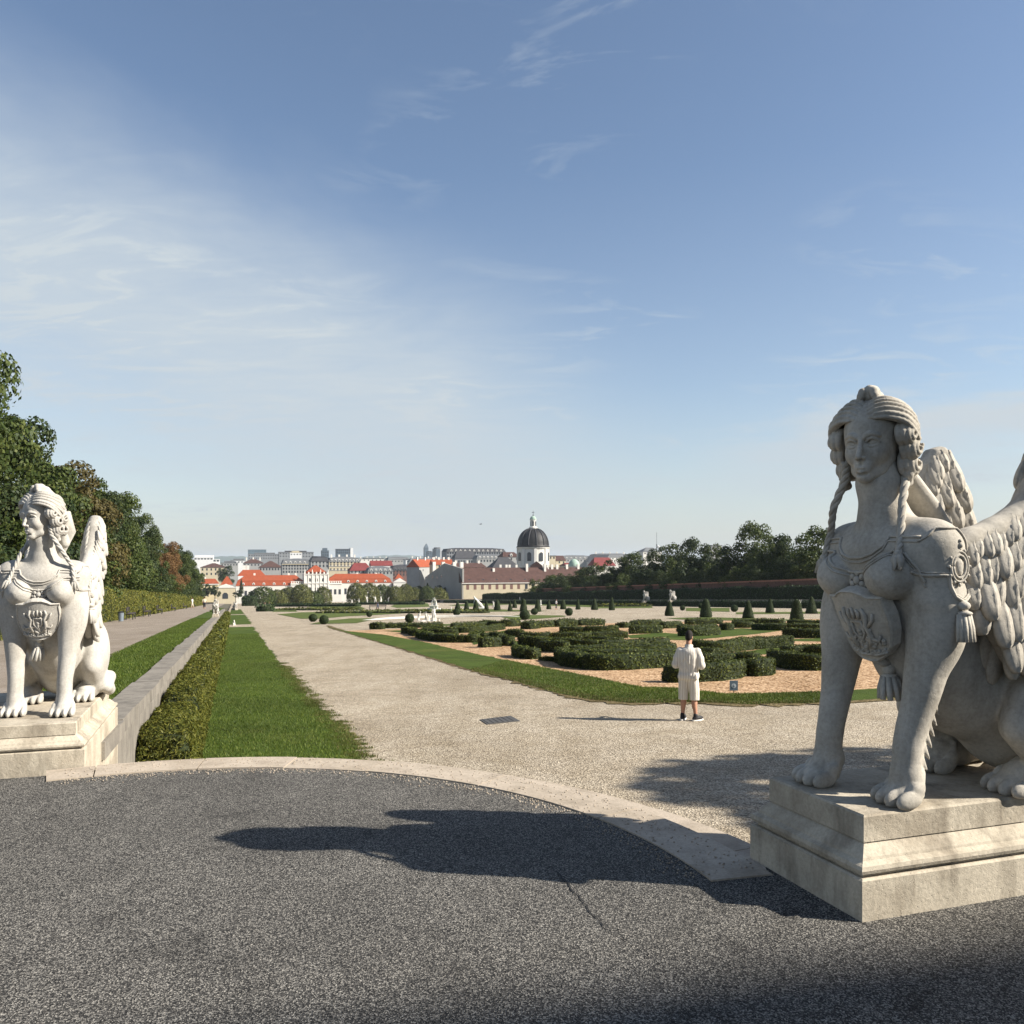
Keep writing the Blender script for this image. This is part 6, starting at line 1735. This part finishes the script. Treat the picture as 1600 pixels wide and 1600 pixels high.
m = MB(); m.lathe([(Rl * 1.45, zz(826.5)), (Rl * 1.5, zz(824)), (Rl * 1.1, zz(823.5)), (Rl, zz(822.5)), (Rl, zz(813)), (Rl * 1.15, zz(812.4)), (Rl * 1.15, zz(811.8))], 12); m.build('lantern', MATS['plaster_white'], ch)
for i in range(6):
    m = MB(); m.box(Rl * .93, Rl * 1.03, -.42, .42, zz(822), zz(814.6), Matrix.Rotation(i * math.pi / 3 + .5, 4, 'Z')); m.build('lantern_window', MATS['window_dark'], ch)
m = MB(); m.lathe([(Rl * 1.2, zz(811.7))] + [(Rl * 1.1 * math.cos(a), zz(811.6) + 2.0 * math.sin(a)) for a in np.linspace(.1, 1.5, 6)], 12); m.build('lantern_cap', MATS['copper_green'], ch)
m = MB(); m.tube([(0, 0, zz(807)), (0, 0, zz(798))], .12, 5); m.ball((0, 0, zz(805)), .35, 6, 5); m.box(-.75, .75, -.1, .1, zz(801.2), zz(800.6)); m.build('cross', MATS['dark_metal'], ch)
B = Bld('church_nave', 829, 848, 440, 900, 'small brown gabled roof in front of the church drum', ang=0.0)
m = MB(); m.prism([(0, -4), (B.L, -4), (B.L, B.z(884)), (B.L/2, B.z(877)), (0, B.z(884))], 8, Matrix(((1,0,0,0),(0,0,1,0),(0,1,0,0),(0,0,0,1)))); o = m.build('wall', MATS['roof_brown'], B.root); o.data.flip_normals()
town('convent_roof', 786, 812, 560, 870, 862.5, 'plaster_grey', 'roof_brown', 'old roof with a dark dormer left of the church drum', (875,), 3, 1, 1.4, 12, 'hip', 2, dorm=1)
# --- right of the dome
town('apartment_house', 858, 868, 620, 869, 868.2, 'plaster_cream', 'roof_grey', 'plain cream block touching the right of the church drum', (873,), 2, 1, 1.4, 10, 'flat')
town('apartment_house', 864, 884, 640, 876, 868, 'plaster_cream', 'roof_brown', 'brown gable roof right of the church drum', (880,), 3, 1, 1.4, 14, 'hip', 0)
town('apartment_house', 880, 926, 900, 873.5, 867.5, 'plaster_grey', 'roof_grey', 'distant grey roofs behind the little green dome', (877,), 9, 1.4, 1.5, 16, 'mansard', dorm=6)
town('apartment_house', 882, 897, 600, 884, 879.5, 'plaster_cream', 'roof_wine', 'low wine red roof left of the little green dome', (888,), 3, 1, 1.4, 10, 'hip', 2)
gd = empty('green_dome', at(897, 887, 600)); tag(gd, 'little pale green copper dome between the roofs right of the church', 'dome')
kk = 600 / F_PX
m = MB(); m.lathe([(8.5 * kk, -12), (8.5 * kk, 2.5 * kk)], 16); m.build('drum', MATS['plaster_white'], gd)
m = MB(); m.lathe([(9.2 * kk, 2.55 * kk)] + [(9 * kk * math.cos(a), 2.6 * kk + 11 * kk * math.sin(a)) for a in np.linspace(.05, 1.52, 8)], 16); m.build('cupola', MATS['copper_green'], gd, True)
m = MB(); m.tube([(0, 0, 13.2 * kk), (0, 0, 16 * kk)], .2, 5); m.build('finial', MATS['dark_metal'], gd)
town('apartment_house', 917, 946, 680, 878, 866.5, 'modern_white', 'roof_grey', 'white firewall gables right of the green dome', (), 0, 1, 1, 12, 'hip', 0, ang=math.atan2(BX.y, BX.x) - .9)
town('apartment_house', 928, 962, 660, 884, 871, 'plaster_white', 'roof_wine', 'deep red roof left of the right-hand trees', (888,), 5, 1, 1.4, 12, 'hip', 3)
town('apartment_house', 930, 985, 900, 871, 864.5, 'plaster_white', 'roof_grey', 'grey mansard roof on the skyline before the right-hand trees', (874,), 9, 1.4, 1.5, 16, 'mansard', chim=5)
town('apartment_house', 1005, 1034, 760, 862, 855.5, 'plaster_white', 'roof_grey', 'pale roof peeping over the trees below the thin mast', (866,), 5, 1.3, 1.4, 12, 'hip')
town('apartment_house', 1112, 1128, 600, 853, 851.5, 'plaster_grey', 'roof_grey', 'bit of a grey building between the two biggest right-hand trees', (858,), 3, 1, 1.4, 10, 'flat')
mast = empty('antenna_mast', at(1026, 858, 760)); tag(mast, 'thin antenna mast with a white dish over the right-hand trees', 'mast')
k7 = 760 / F_PX
m = MB(); m.tube([(0, 0, -3), (0, 0, 8 * k7)], .35, 6); m.tube([(0, 0, 8 * k7), (0, 0, 26 * k7)], .14, 5); m.build('pole', MATS['dark_metal'], mast)
m = MB(); m.ball((1.2, -.4, 4 * k7), (1.3, .5, 1.3), 10, 6); m.build('dish', MATS['modern_white'], mast)
for k_, (px0, px1, y_, Y_) in enumerate([(300, 420, 869, 7500), (540, 700, 867.5, 8200), (640, 1000, 870.5, 9000), (1000, 1500, 869, 8000)]):
    n = 24; V = []
    for i in range(n + 1):
        px = px0 + (px1 - px0) * i / n; e = math.sin(math.pi * i / n) ** .4
        yy = HOR + 3 - (HOR + 3 - y_) * e + .5 * math.sin(i * 1.9 + k_)
        a = at(px, yy, Y_); V += [(a.x, a.y - 900, -60), (a.x, a.y, a.z), (a.x, a.y + 900, -60)]
    Fc = []
    for i in range(n): Fc += [(3*i, 3*i+3, 3*i+4, 3*i+1), (3*i+1, 3*i+4, 3*i+5, 3*i+2)]
    tag(mesh_obj('hills', V, Fc, m_plain('hill_green%d' % k_, (.05, .07, .04), .95, .3, .002)), kind='structure')

# ------------------------------------------------------------------ people
m_plain('skin', (.40, .215, .145), .6, .10, 6); m_plain('hair_dark', (.016, .013, .011), .8, .3, 20); m_plain('shoe_black', (.022, .022, .024), .6, .15); m_plain('shoe_sole', (.70, .68, .64), .7, .05)
def m_stripe():
    t = NT('striped_linen')
    sep = t.n('ShaderNodeSeparateXYZ'); t.l(t.tc.outputs['Object'], sep.inputs[0])
    wob = t.noise(3, 3, .5)
    y = t.math('ADD', sep.outputs[1], t.math('MULTIPLY', wob, .012))
    f = t.math('FRACT', t.math('MULTIPLY', y, 27.0))
    st = t.ramp(f, [(0.0, 0.0), (0.34, 0.0), (0.42, 1.0), (0.60, 1.0), (0.68, 0.0), (1.0, 0.0)])
    c = t.mix(st, (.68, .65, .59), (.36, .29, .22))
    folds = t.noise(7, 4, .6, vec=t.map((1, 1, .45)))
    t.col(c).rough(.9).bump(folds, .8, .035); return t.m
m_stripe()
def make_man():
    """a man seen from behind, x ahead of him, y to his left, z up, 1.80 m"""
    root = empty('person', (0, 0, 0))
    b = Carve((-.32, -.44, -.01), (.56, .44, 1.86), .011)
    # legs
    LG = [(1, (.0, .125), (.02, .115), (-.01, .135)), (-1, (-.01, -.115), (.015, -.125), (-.02, -.165))]
    for s, hip, knee, ank in LG:
        b.chain([(hip[0], hip[1], .90), (knee[0] + .01, knee[1], .50), (knee[0] - .01, knee[1] + s * .005, .36), (ank[0], ank[1], .10)], [.095, .062, .060, .040], .03)
        b.ell((knee[0] - .035, knee[1], .34), (.050, .048, .11), None, .03)
        b.ell((ank[0] + .06, ank[1], .05), (.12, .042, .04), rotm(0, 0, -s * 12 if s > 0 else -38), .02)
    b.ell((.0, 0, .98), (.125, .165, .14), None, .05); b.ell((.02, 0, 1.22), (.125, .165, .24), None, .06); b.ell((.0, 0, 1.40), (.10, .18, .08), None, .06)
    b.chain([(.0, 0, 1.42), (.025, 0, 1.54), (.06, 0, 1.62)], [.066, .058, .060], .03)
    # head bowed forward, towards the hands
    Rh = rotm(0, 26, -6); H = np.array((.075, 0, 1.685), np.float32)
    b.frame(Rh, H)
    b.ell((-.01, 0, .02), (.098, .077, .105), None, .02); b.ell((.035, 0, -.05), (.068, .062, .085), None, .03); b.ell((.075, 0, -.105), (.026, .030, .022), None, .02)
    b.chain([(.094, 0, .02), (.118, 0, -.028)], [.010, .015], .012)
    for s in (-1, 1):
        b.ell((-.005, s * .080, -.015), (.024, .010, .034), rotm(0, -8, 0), .006)
        b.ell((.093, s * .032, .012), (.018, .020, .013), None, .010, 'sub'); b.ell((.078, s * .032, .010), (.016, .017, .014), None, .004)
    b.chain([(.090, -.022, -.070), (.100, 0, -.068), (.090, .022, -.070)], [.006, .008, .006], .006)
    b.frame()
    # arms bent, hands together in front
    for s in (-1, 1):
        b.chain([(.0, s * .205, 1.40), (-.02, s * .275, 1.14), (.20, s * .15, 1.13), (.29, s * .065, 1.17)], [.058, .046, .036, .027], .02)
        b.ell((.325, s * .045, 1.185), (.050, .022, .038), rotm(0, -20, -s * 20), .012)
        for k, (L, zf) in enumerate(((.062, .030), (.070, .012), (.066, -.008), (.052, -.026))):
            p0 = Vector((.352, s * .040, 1.195 + zf)); p1 = p0 + Vector((L * .55, -s * .010, .006)); p2 = p1 + Vector((L * .30, -s * .026, .002))
            b.chain([tuple(p0), tuple(p1), tuple(p2)], [.0105, .0095, .008], .003)
        b.chain([(.315, s * .030, 1.215), (.345, s * .006, 1.238), (.365, s * -.006, 1.240)], [.012, .010, .008], .004)
    body = b.build('body', MATS['skin'], root)
    h = Carve((-.14, -.16, 1.55), (.24, .16, 1.86), .009); h.frame(Rh, H)
    h.ell((-.018, 0, .030), (.103, .083, .108), None, .01); h.ell((-.045, 0, -.035), (.062, .074, .075), None, .02); h.ell((.10, 0, -.05), (.085, .10, .075), None, .01, 'sub'); h.ell((.05, 0, -.10), (.10, .12, .07), None, .02, 'sub')
    h.build('hair', MATS['hair_dark'], root)
    s_ = Carve((-.28, -.46, .76), (.32, .46, 1.58), .011)
    s_.ell((.0, 0, 1.36), (.145, .235, .13), None, .05); s_.box((.005, .0, 1.10), (.152, .215, .27), None, .12, .06); s_.box((-.005, .0, .90), (.160, .228, .075), None, .06, .04)
    s_.chain([(-.005, 0, 1.44), (.025, 0, 1.515)], [.085, .072], .03)
    for s in (-1, 1):
        s_.chain([(.0, s * .20, 1.395), (-.015, s * .255, 1.26), (-.03, s * .292, 1.13), (.07, s * .255, 1.11)], [.085, .085, .082, .072], .03)
    rr = random.Random(2)
    for k in range(9):                                                      # soft folds in the back
        y0 = rr.uniform(-.17, .17); z0 = rr.uniform(.88, 1.2)
        s_.cap((-.158, y0, z0), (-.150, y0 + rr.uniform(-.08, .08), z0 + rr.uniform(.08, .2)), .010, .006, .02, 'sub' if k % 2 else 'add')
    s_.box((0, 0, .80), (.13, .20, .035), None, .03, .01, 'sub')
    s_.build('shirt', MATS['striped_linen'], root)
    c = MB(); c.tube([Vector((.035 + .075 * math.cos(a), .078 * math.sin(a), 1.505 + .015 * math.cos(a))) for a in np.linspace(.5, 2 * math.pi - .5, 16)], .017, 6, 1.7, up=(0, 0, 1)); c.build('collar', MATS['striped_linen'], root, True)
    t = Carve((-.26, -.34, .36), (.26, .34, 1.0), .011)
    t.box((.0, 0, .88), (.140, .195, .09), None, .09, .04)
    for s, hip, knee, ank in LG:
        t.chain([(hip[0] - .005, hip[1] * .85, .84), (knee[0], knee[1] * 1.02, .60), (knee[0], knee[1] * 1.06, .425)], [.125, .112, .112], .02)
        t.box((knee[0], knee[1] * 1.06, .345), (.16, .11, .072), None, .01, .006, 'sub')
    t.build('shorts', MATS['striped_linen'], root)
    for s, hip, knee, ank in LG:
        yw = -10 if s > 0 else -42
        q = Carve((-.20, -.42, -.01), (.36, .36, .2), .009)
        Q = rotm(0, 0, yw); q.frame(Q, (ank[0], ank[1], 0))
        q.ell((.055, 0, .055), (.150, .050, .050), None, .02); q.cap((-.01, 0, .06), (-.01, 0, .115), .052, .05, .02); q.box((.05, 0, -.02), (.3, .3, .045), None, .004, .0, 'sub')
        o = q.build('shoe', MATS['shoe_black'], root)
        g = MB(); out = [( .055 + .160 * math.cos(a), (.056 - .010 * math.cos(a + .5)) * math.sin(a)) for a in np.linspace(0, 2 * math.pi, 25)[:-1]]
        g.prism(out, .030, Matrix.Translation((ank[0], ank[1], 0)) @ Matrix.Rotation(R(yw), 4, 'Z')); g.build('sole', MATS['shoe_sole'], o)
    return root
pm = gp(1076, 1125.5)
man = make_man(); man.location = pm; man.rotation_euler = (0, 0, math.atan2(pm.y, pm.x) - R(8))
man.scale = (.95, .84, .95)
tag(man, 'person in a striped cream shirt and shorts seen from behind, head bowed over the hands', 'person')
# small far figures
SHIRT = {'white': m_plain('cloth_white', (.75, .74, .70), .9, .08, 5), 'dark': m_plain('cloth_dark', (.035, .035, .045), .9, .2, 5), 'blue': m_plain('cloth_blue', (.10, .15, .25), .9, .2, 5), 'pale': m_plain('cloth_pale', (.55, .48, .38), .9, .1, 5)}
def small_person(loc, yaw, shirt, legs, lab, stride=.16):
    rt = empty('person', loc, yaw); tag(rt, lab, 'person', 'distant visitors')
    b = Carve((-.36, -.36, -.01), (.36, .36, 1.8), .024)
    for s in (-1, 1):
        b.chain([(0, s * .09, .88), (s * stride * .4, s * .09, .48), (s * stride - .02, s * .09, .08)], [.085, .06, .042], .02); b.ell((s * stride + .05, s * .09, .04), (.11, .04, .04), None, .02)
        b.chain([(0, s * .19, 1.38), (-s * .05, s * .25, 1.12), (.04 - s * .06, s * .25, .88)], [.05, .042, .034], .02)
    b.ell((0, 0, 1.15), (.10, .15, .30), None, .04); b.cap((0, 0, 1.4), (.01, 0, 1.56), .06, .055, .02); b.ell((.02, 0, 1.65), (.095, .075, .115), None, .02)
    b.build('body', MATS['skin'], rt)
    t = Carve((-.3, -.34, .8), (.3, .34, 1.55), .024); t.ell((0, 0, 1.16), (.13, .185, .31), None, .03); t.ell((0, 0, 1.36), (.10, .20, .09), None, .04)
    for s in (-1, 1): t.chain([(0, s * .19, 1.38), (-s * .04, s * .245, 1.15)], [.07, .06], .02)
    t.build('shirt', SHIRT[shirt], rt)
    t = Carve((-.36, -.3, .2), (.36, .3, 1.0), .024)
    t.ell((0, 0, .92), (.125, .165, .10), None, .02)
    for s in (-1, 1): t.chain([(0, s * .09, .88), (s * stride * .4, s * .09, .48), (s * stride * .7, s * .09, .28)], [.105, .078, .062], .02)
    t.build('trousers', SHIRT[legs], rt)
    h = Carve((-.14, -.12, 1.55), (.14, .12, 1.82), .02); h.ell((-.01, 0, 1.69), (.105, .088, .105), None, .01); h.build('hair', MATS['hair_dark'], rt)
yA = math.atan2(AX.y, AX.x)
small_person(gp(414, 954), yA + math.pi, 'pale', 'dark', 'tiny distant walker with a light top on the gravel path, left of the pair')
small_person(gp(421, 954), yA + math.pi - .2, 'white', 'blue', 'tiny distant walker in white on the gravel path, right one of the pair')
small_person(gp(869, 952.5), 0.3, 'white', 'dark', 'distant visitor in a white shirt and dark trousers among the clipped cones')
small_person(W(128, -4.0, zt(128)), yA, 'pale', 'dark', 'tiny distant walker on the side walk beside the far white sphinx')
small_person(W(150, -6.6, zt(150)), yA + 1.2, 'white', 'pale', 'tiny distant walker in white at the end of the tall hedge')
small_person(gp(590, 951.5), 1.8, 'dark', 'blue', 'tiny distant visitor in dark clothes by the far benches')
for i, px in enumerate((583, 597)):
    o = copy_tree(bench0); o.location = gp(px, 951.8); o.rotation_euler = (0, 0, math.atan2(BX.y, BX.x) + math.pi); tag(o, ['tiny distant bench below the white putti, the left of two', 'tiny distant bench below the white putti, the right of two'][i], 'bench', 'far benches in the lower garden')
# ------------------------------------------------------------------ garden sculpture
def figure(seed, res=.03):
    r = random.Random(seed)
    b = Carve((-.5, -.6, 0), (.5, .6, 2.3), res)
    b.box((0, 0, .18), (.30, .30, .18), None, .03, .02)
    ln = r.uniform(-.10, .10)
    b.chain([(0, -.10, .36), (.02, -.09, .80), (ln * .3, -.06, 1.10)], [.12, .12, .14], .06); b.chain([(.08, .12, .36), (.10, .10, .80), (ln * .3, .06, 1.10)], [.10, .11, .14], .06)
    b.ell((ln * .6, 0, 1.40), (.14, .19, .30), None, .06); b.cap((ln, 0, 1.62), (ln, 0, 1.80), .07, .06, .03); b.ell((ln + .02, 0, 1.90), (.10, .085, .125), None, .02)
    a = r.uniform(.2, 1.2); b.chain([(ln, .20, 1.58), (.05, .36, 1.40 + .3 * a), (.12, .34 + .1 * a, 1.55 + .45 * a)], [.06, .05, .04], .03)
    b.chain([(ln, -.20, 1.58), (.02, -.33, 1.32), (.16, -.24, 1.12)], [.06, .05, .04], .03)
    b.chain([(-.12, .1, 1.5), (-.2, -.12, 1.0), (-.15, -.2, .45)], [.07, .10, .13], .06)
    return b.mesh()
FIG = []
for i in range(3):
    o = mesh_obj('garden_statue', *figure(i + 2), MATS['white_stone'], smooth=True); FIG.append(o.data); bpy.data.objects.remove(o)
def statue(px, py, hpx, lab, i, yaw=0.0, w=1.0, z0=ZP0, Y=None, mat=None):
    p = gp(px, py, z0) if Y is None else at(px, py, Y)
    s = hpx / F_PX * p.y / 2.05
    o = bpy.data.objects.new('garden_statue', FIG[i % 3]); COL.objects.link(o)
    o.location = p; o.scale = (s * w, s * w, s); o.rotation_euler = (0, 0, -1.57 + yaw + i); tag(o, lab, 'statue', 'small white statues of the garden')
ST = [(536, 944, 6, 'tiny white putto statue in the lower garden row, first from the path'), (550, 943.5, 7, 'tiny white putto statue in the lower garden row, second from the path'), (561, 943, 8, 'tiny white putto statue in the lower garden row, third from the path'),
      (573, 942.5, 12, 'slim pale statue on a post before the rounded bushes'), (586, 944, 13, 'white statue behind the far benches, the left of two'), (595, 944, 13, 'white statue behind the far benches, the right of two'), (607, 942, 9, 'small white statue at the corner of the far gravel square'),
      (705, 953.5, 6, 'low white garden figure left of the first cones'), (723, 953.5, 6, 'low white garden figure between the first two cones'), (771, 949, 10, 'white statue left of the broad cone and dark trunks'), (785, 941, 10, 'white draped figure before the dark trees below the dome'),
      (812, 943, 10, 'white statue showing between two cones below the dome'), (829, 940, 8, 'small grey statue at the start of the dark hedge wall'), (845, 945.5, 9, 'small white statue behind the broad cone below the dome'), (698, 930, 5, 'tiny white statue behind the two-tier fountain'),
      (768, 936, 12, 'white statue between dark trunks under the convent'), (1054, 938.5, 10, 'slim statue just right of the far right sphinx'), (1231, 944, 13, 'standing statue on the far right terrace between two cones'), (1250, 951, 14, 'pale statue beside the largest cone')]
for i, (px, py, h, lab) in enumerate(ST): statue(px, py, h, lab, i)
statue(366, 977.5, 9, 'small white stone figure lying at the end of the first lawn', 1, 1.0, 1.8)
# draped white monument
dp = gp(747, 952); k = dp.y / F_PX
dm = empty('draped_statue', dp); tag(dm, 'white statue with cloth sweeping down sideways behind the cones', 'statue')
b = Carve((-1.6, -1.0, 0), (2.4, 1.0, 3.6), .06)
b.box((.3, 0, .25), (1.2, .5, .25), None, .05, .03); b.chain([(-.9, 0, 2.9), (-.4, 0, 2.2), (.5, 0, 1.2), (1.3, 0, .4)], [.25, .42, .5, .35], .15); b.ell((-1.0, 0, 3.2), (.2, .2, .24), None, .08); b.chain([(-.7, 0, 2.6), (-.9, .1, 1.5), (-.6, 0, .4)], [.3, .28, .3], .15); b.chain([(-.3, .2, 2.3), (.3, .4, 2.4), (.9, .3, 2.3)], [.15, .11, .08], .06)
o = b.build('figure', MATS['white_stone'], dm); o.scale = (21 * k / 3.5,) * 3
# fountain groups in and beyond the pond
def fountain(loc, w, h, lab, seed, tiers):
    rt = empty('fountain_group', loc); tag(rt, lab, 'fountain')
    r = random.Random(seed)
    b = Carve((-1.3, -1.0, 0), (1.3, 1.0, 1.2), .045)
    for i in range(9): b.ell((r.uniform(-.8, .8), r.uniform(-.4, .4), r.uniform(.05, .25)), (r.uniform(.2, .4), r.uniform(.2, .4), r.uniform(.15, .28)), None, .06)
    if tiers: b.box((0, 0, .45), (.62, .5, .45), None, .04, .02); b.box((0, 0, .90), (.72, .6, .05), None, .02, .01)
    o = b.build('rocks' if not tiers else 'plinth', MATS['white_stone'], rt); o.scale = (w / 2.4, w / 2.4, h / 2.2 if not tiers else h / 2.4)
    spots = [(-.75, 0, .25, .75), (-.15, .2, .30, .70), (.15, -.2, .22, .62), (.55, .1, .30, 1.05), (.95, 0, .15, .45)] if not tiers else [(-.3, 0, .95, .8), (.1, .1, .95, .95), (.4, -.1, .95, .75)]
    for i, (x, y, z, s) in enumerate(spots):
        f = bpy.data.objects.new('figure', FIG[i % 3]); COL.objects.link(f); f.parent = rt
        f.location = (x * w / 2.4, y * w / 2.4, z * h / 2.3); f.scale = (s * h / 2.5,) * 3; f.rotation_euler = (0, .15 * (-1) ** i, i * 1.7)
kq = 84.0 / F_PX
fountain(at(668, 974.5, 84.0), 46 * kq, 27 * kq, 'white fountain group of several figures rising from the near side of the round pond', 3, False)
_q = gp(678, 953); kq = _q.y / F_PX
fountain(_q, 24 * kq, 17 * kq, 'two-tiered white fountain monument on the far path behind the pond', 5, True)
# far sphinxes: the same statue in small
def far_sphinx(loc, yaw, s, lab, src):
    o = src.copy(); COL.objects.link(o)
    for ch in children(src):
        if ch.name.split('.')[0] in ('body', 'head', 'hair', 'wing', 'shield', 'veil'):
            c = ch.copy(); COL.objects.link(c); c.parent = o
    o.location = loc + Vector((0, 0, .40 * s / .95)); o.rotation_euler = (0, 0, yaw); o.scale = (s,) * 3; tag(o, lab, 'statue', 'stone sphinxes on pedestals')
    q = copy_tree(ped); q.location = loc + Vector((math.cos(yaw), math.sin(yaw), 0)) * .12; q.rotation_euler = (0, 0, yaw); q.scale = (s,) * 3
    tag(q, 'pedestal of the ' + lab.replace('white ', ''), 'pedestal', 'pedestals of the far sphinxes')
far_sphinx(W(62.5, -1.22, .38 - SLOPE * 62.5), yawL, .53, 'white far sphinx at the far end of the long retaining wall', sph2)
far_sphinx(W(205, .6, zp(205)), yawL + .5, .9, 'white farther sphinx behind the one ending the wall', sph2)
for px, lab in ((1005, 'white distant sphinx on the far right terrace, left one'), (1046, 'white distant sphinx on the far right terrace, right one')):
    Y = 1371 * 80.5 / (px - 365 + 20); p = at(px, 941.5, Y); u, v = uv_of(p.x, p.y)
    far_sphinx(Vector((p.x, p.y, p.z)), math.pi + .35, 1.0, lab, sph2)
# ------------------------------------------------------------------ sign in the bed, drain cover in the gravel
m_plain('sign_blue', (.17, .22, .27), .5, .06); m_plain('sign_white', (.72, .74, .76), .6, .05); m_plain('iron', (.075, .072, .068), .65, .2, 10)
ps = gp(1146.5, 1085)
sg = empty('sign', ps, -.08); tag(sg, 'small square grey-blue notice on a thin stake in the mulch', 'sign')
k = ps.y / F_PX
m = MB(); m.tube([(0, .012, -.1), (0, .012, 8 * k)], .008, 6); m.build('stake', MATS['iron'], sg)
m = MB(); m.box(-6.3 * k, 6.3 * k, -.006, .006, 6.0 * k, 21.5 * k); m.build('plate', MATS['sign_blue'], sg)
m = MB(); m.lathe([(3.6 * k, 0), (3.6 * k, .002)], 16, Matrix.Translation((0, -.0065, 13.5 * k)) @ Matrix.Rotation(R(90), 4, 'X')); m.build('disc', MATS['sign_white'], sg)
m = MB(); M_ = Matrix(((1,0,0,0),(0,0,1,-.0125),(0,1,0,13.5 * k),(0,0,0,1)))
m.prism([(-.5*k, 1.2*k), (.3*k, 1.6*k), (.7*k, .2*k), (1.4*k, -2.2*k), (.8*k, -2.3*k), (.2*k, -.6*k), (-.6*k, -2.3*k), (-1.2*k, -2.1*k), (-.4*k, 0)], .003, M_); m.ball((.1 * k, -.011, 13.5 * k + 2.4 * k), (.6 * k, .002, .6 * k), 8, 4); m.build('pictogram', MATS['sign_blue'], sg)
pc = [gp(x, y, lift=.012) for x, y in ((751, 1125), (797, 1119.5), (811, 1127), (762, 1132))]
cen = sum(pc, Vector()) / 4
mh = empty('drain_cover', cen); tag(mh, 'dark rectangular iron drain cover set in the gravel', 'drain cover')
V = [p - cen for p in pc]
mesh_obj('frame', [v * 1.06 + Vector((0, 0, -.03)) for v in V] + [v * 1.06 for v in V], [(0,1,2,3)[::-1], (4,5,6,7)[::-1], (0,1,5,4), (1,2,6,5), (2,3,7,6), (3,0,4,7)], MATS['iron'], mh)
for i in range(6):
    t0, t1 = i / 6 + .02, (i + 1) / 6 - .02
    a, b2, c_, d_ = (V[0].lerp(V[1], t0), V[0].lerp(V[1], t1), V[3].lerp(V[2], t1), V[3].lerp(V[2], t0))
    z = Vector((0, 0, .006)); q = [a, b2, c_, d_]
    mesh_obj('bar', [p * .96 + Vector((0,0,.001)) for p in q] + [p * .96 + z for p in q], [(3,2,1,0), (4,5,6,7), (0,1,5,4), (1,2,6,5), (2,3,7,6), (3,0,4,7)], MATS['iron'], mh)
# ------------------------------------------------------------------ the upper palace behind the viewer, whose roof line shades the terrace, and a tree beside it
up = empty('upper_palace', W(-14.0, 20)); up.rotation_euler = (0, 0, math.atan2(BX.y, BX.x) - R(5)); tag(up, 'big cream palace standing behind the terrace, shading it with its roof line', 'building')
m = MB(); m.box(-14, 70, -16, 0, -.2, 19.6); m.build('wall', MATS['plaster_cream'], up)
m = MB(); m.box(-14.5, 70.5, -16.5, .5, 19.61, 20.4); m.build('cornice', MATS['trim_white'], up)
m = MB(); m.frustum((-14, 70, -16, 0), 20.41, (-12, 68, -13.5, -2.5), 29.6); m.build('roof', MATS['copper_green'], up)
key = None
for z, h in ((1.2, 3.2), (6.4, 4.6), (13.2, 3.0)):
    for x in range(-11, 69, 5):
        if key is None or key[1] != h:
            m = MB(); m.box(-.8, .8, -.1, .06, 0, h); o = m.build('window', MATS['window_dark'], up); key = (o.data, h)
        else: o = bpy.data.objects.new('window', key[0]); COL.objects.link(o); o.parent = up
        o.location = (x, 0, z)
tree('broadleaf_tree', (20.4, 7.2, -1.2), 12.5, 5.6, 'tree_leaf', 'round leafy tree beyond the near sphinx, dappling the gravel with its shade', 'tree', None, 2, kind='dome', trunk=.66)

# ------------------------------------------------------------------ a bird over the town
bp = at(751, 819, 140.0)
brd = empty('bird', bp, .6); tag(brd, 'tiny dark bird gliding over the town left of the dome', 'bird')
m = MB(); m.ball((0, 0, 0), (.20, .055, .055), 8, 6); m.ball((.20, 0, .02), (.06, .045, .045), 6, 5); m.tube([(.24, 0, .02), (.30, 0, .01)], [.015, .003], 5); m.frustum((-.36, -.16, -.05, .05), -.01, (-.36, -.16, -.03, .03), .012); m.build('body', MATS['cloth_dark'], brd)
for s in (-1, 1):
    m = MB(); m.tube([(.04, s * .03, .02), (.07, s * .22, .09), (-.06, s * .48, .05)], [.085, .075, .012], 6, .12, up=(0, 0, 1)); m.build('wing', MATS['cloth_dark'], brd)
# ------------------------------------------------------------------ the air
hb = MB(); hb.box(-4500, 5500, -80, 9950, -72, 62)
air = hb.build('haze', None); tag(air, kind='stuff')
hm = bpy.data.materials.new('haze_air'); hm.use_nodes = True; hm.node_tree.nodes.clear()
_o = hm.node_tree.nodes.new('ShaderNodeOutputMaterial'); _v = hm.node_tree.nodes.new('ShaderNodeVolumePrincipled')
_v.inputs['Color'].default_value = (.80, .90, 1.0, 1); _v.inputs['Density'].default_value = .00008; _v.inputs['Anisotropy'].default_value = .15
hm.node_tree.links.new(_v.outputs[0], _o.inputs['Volume'])
air.data.materials.append(hm)
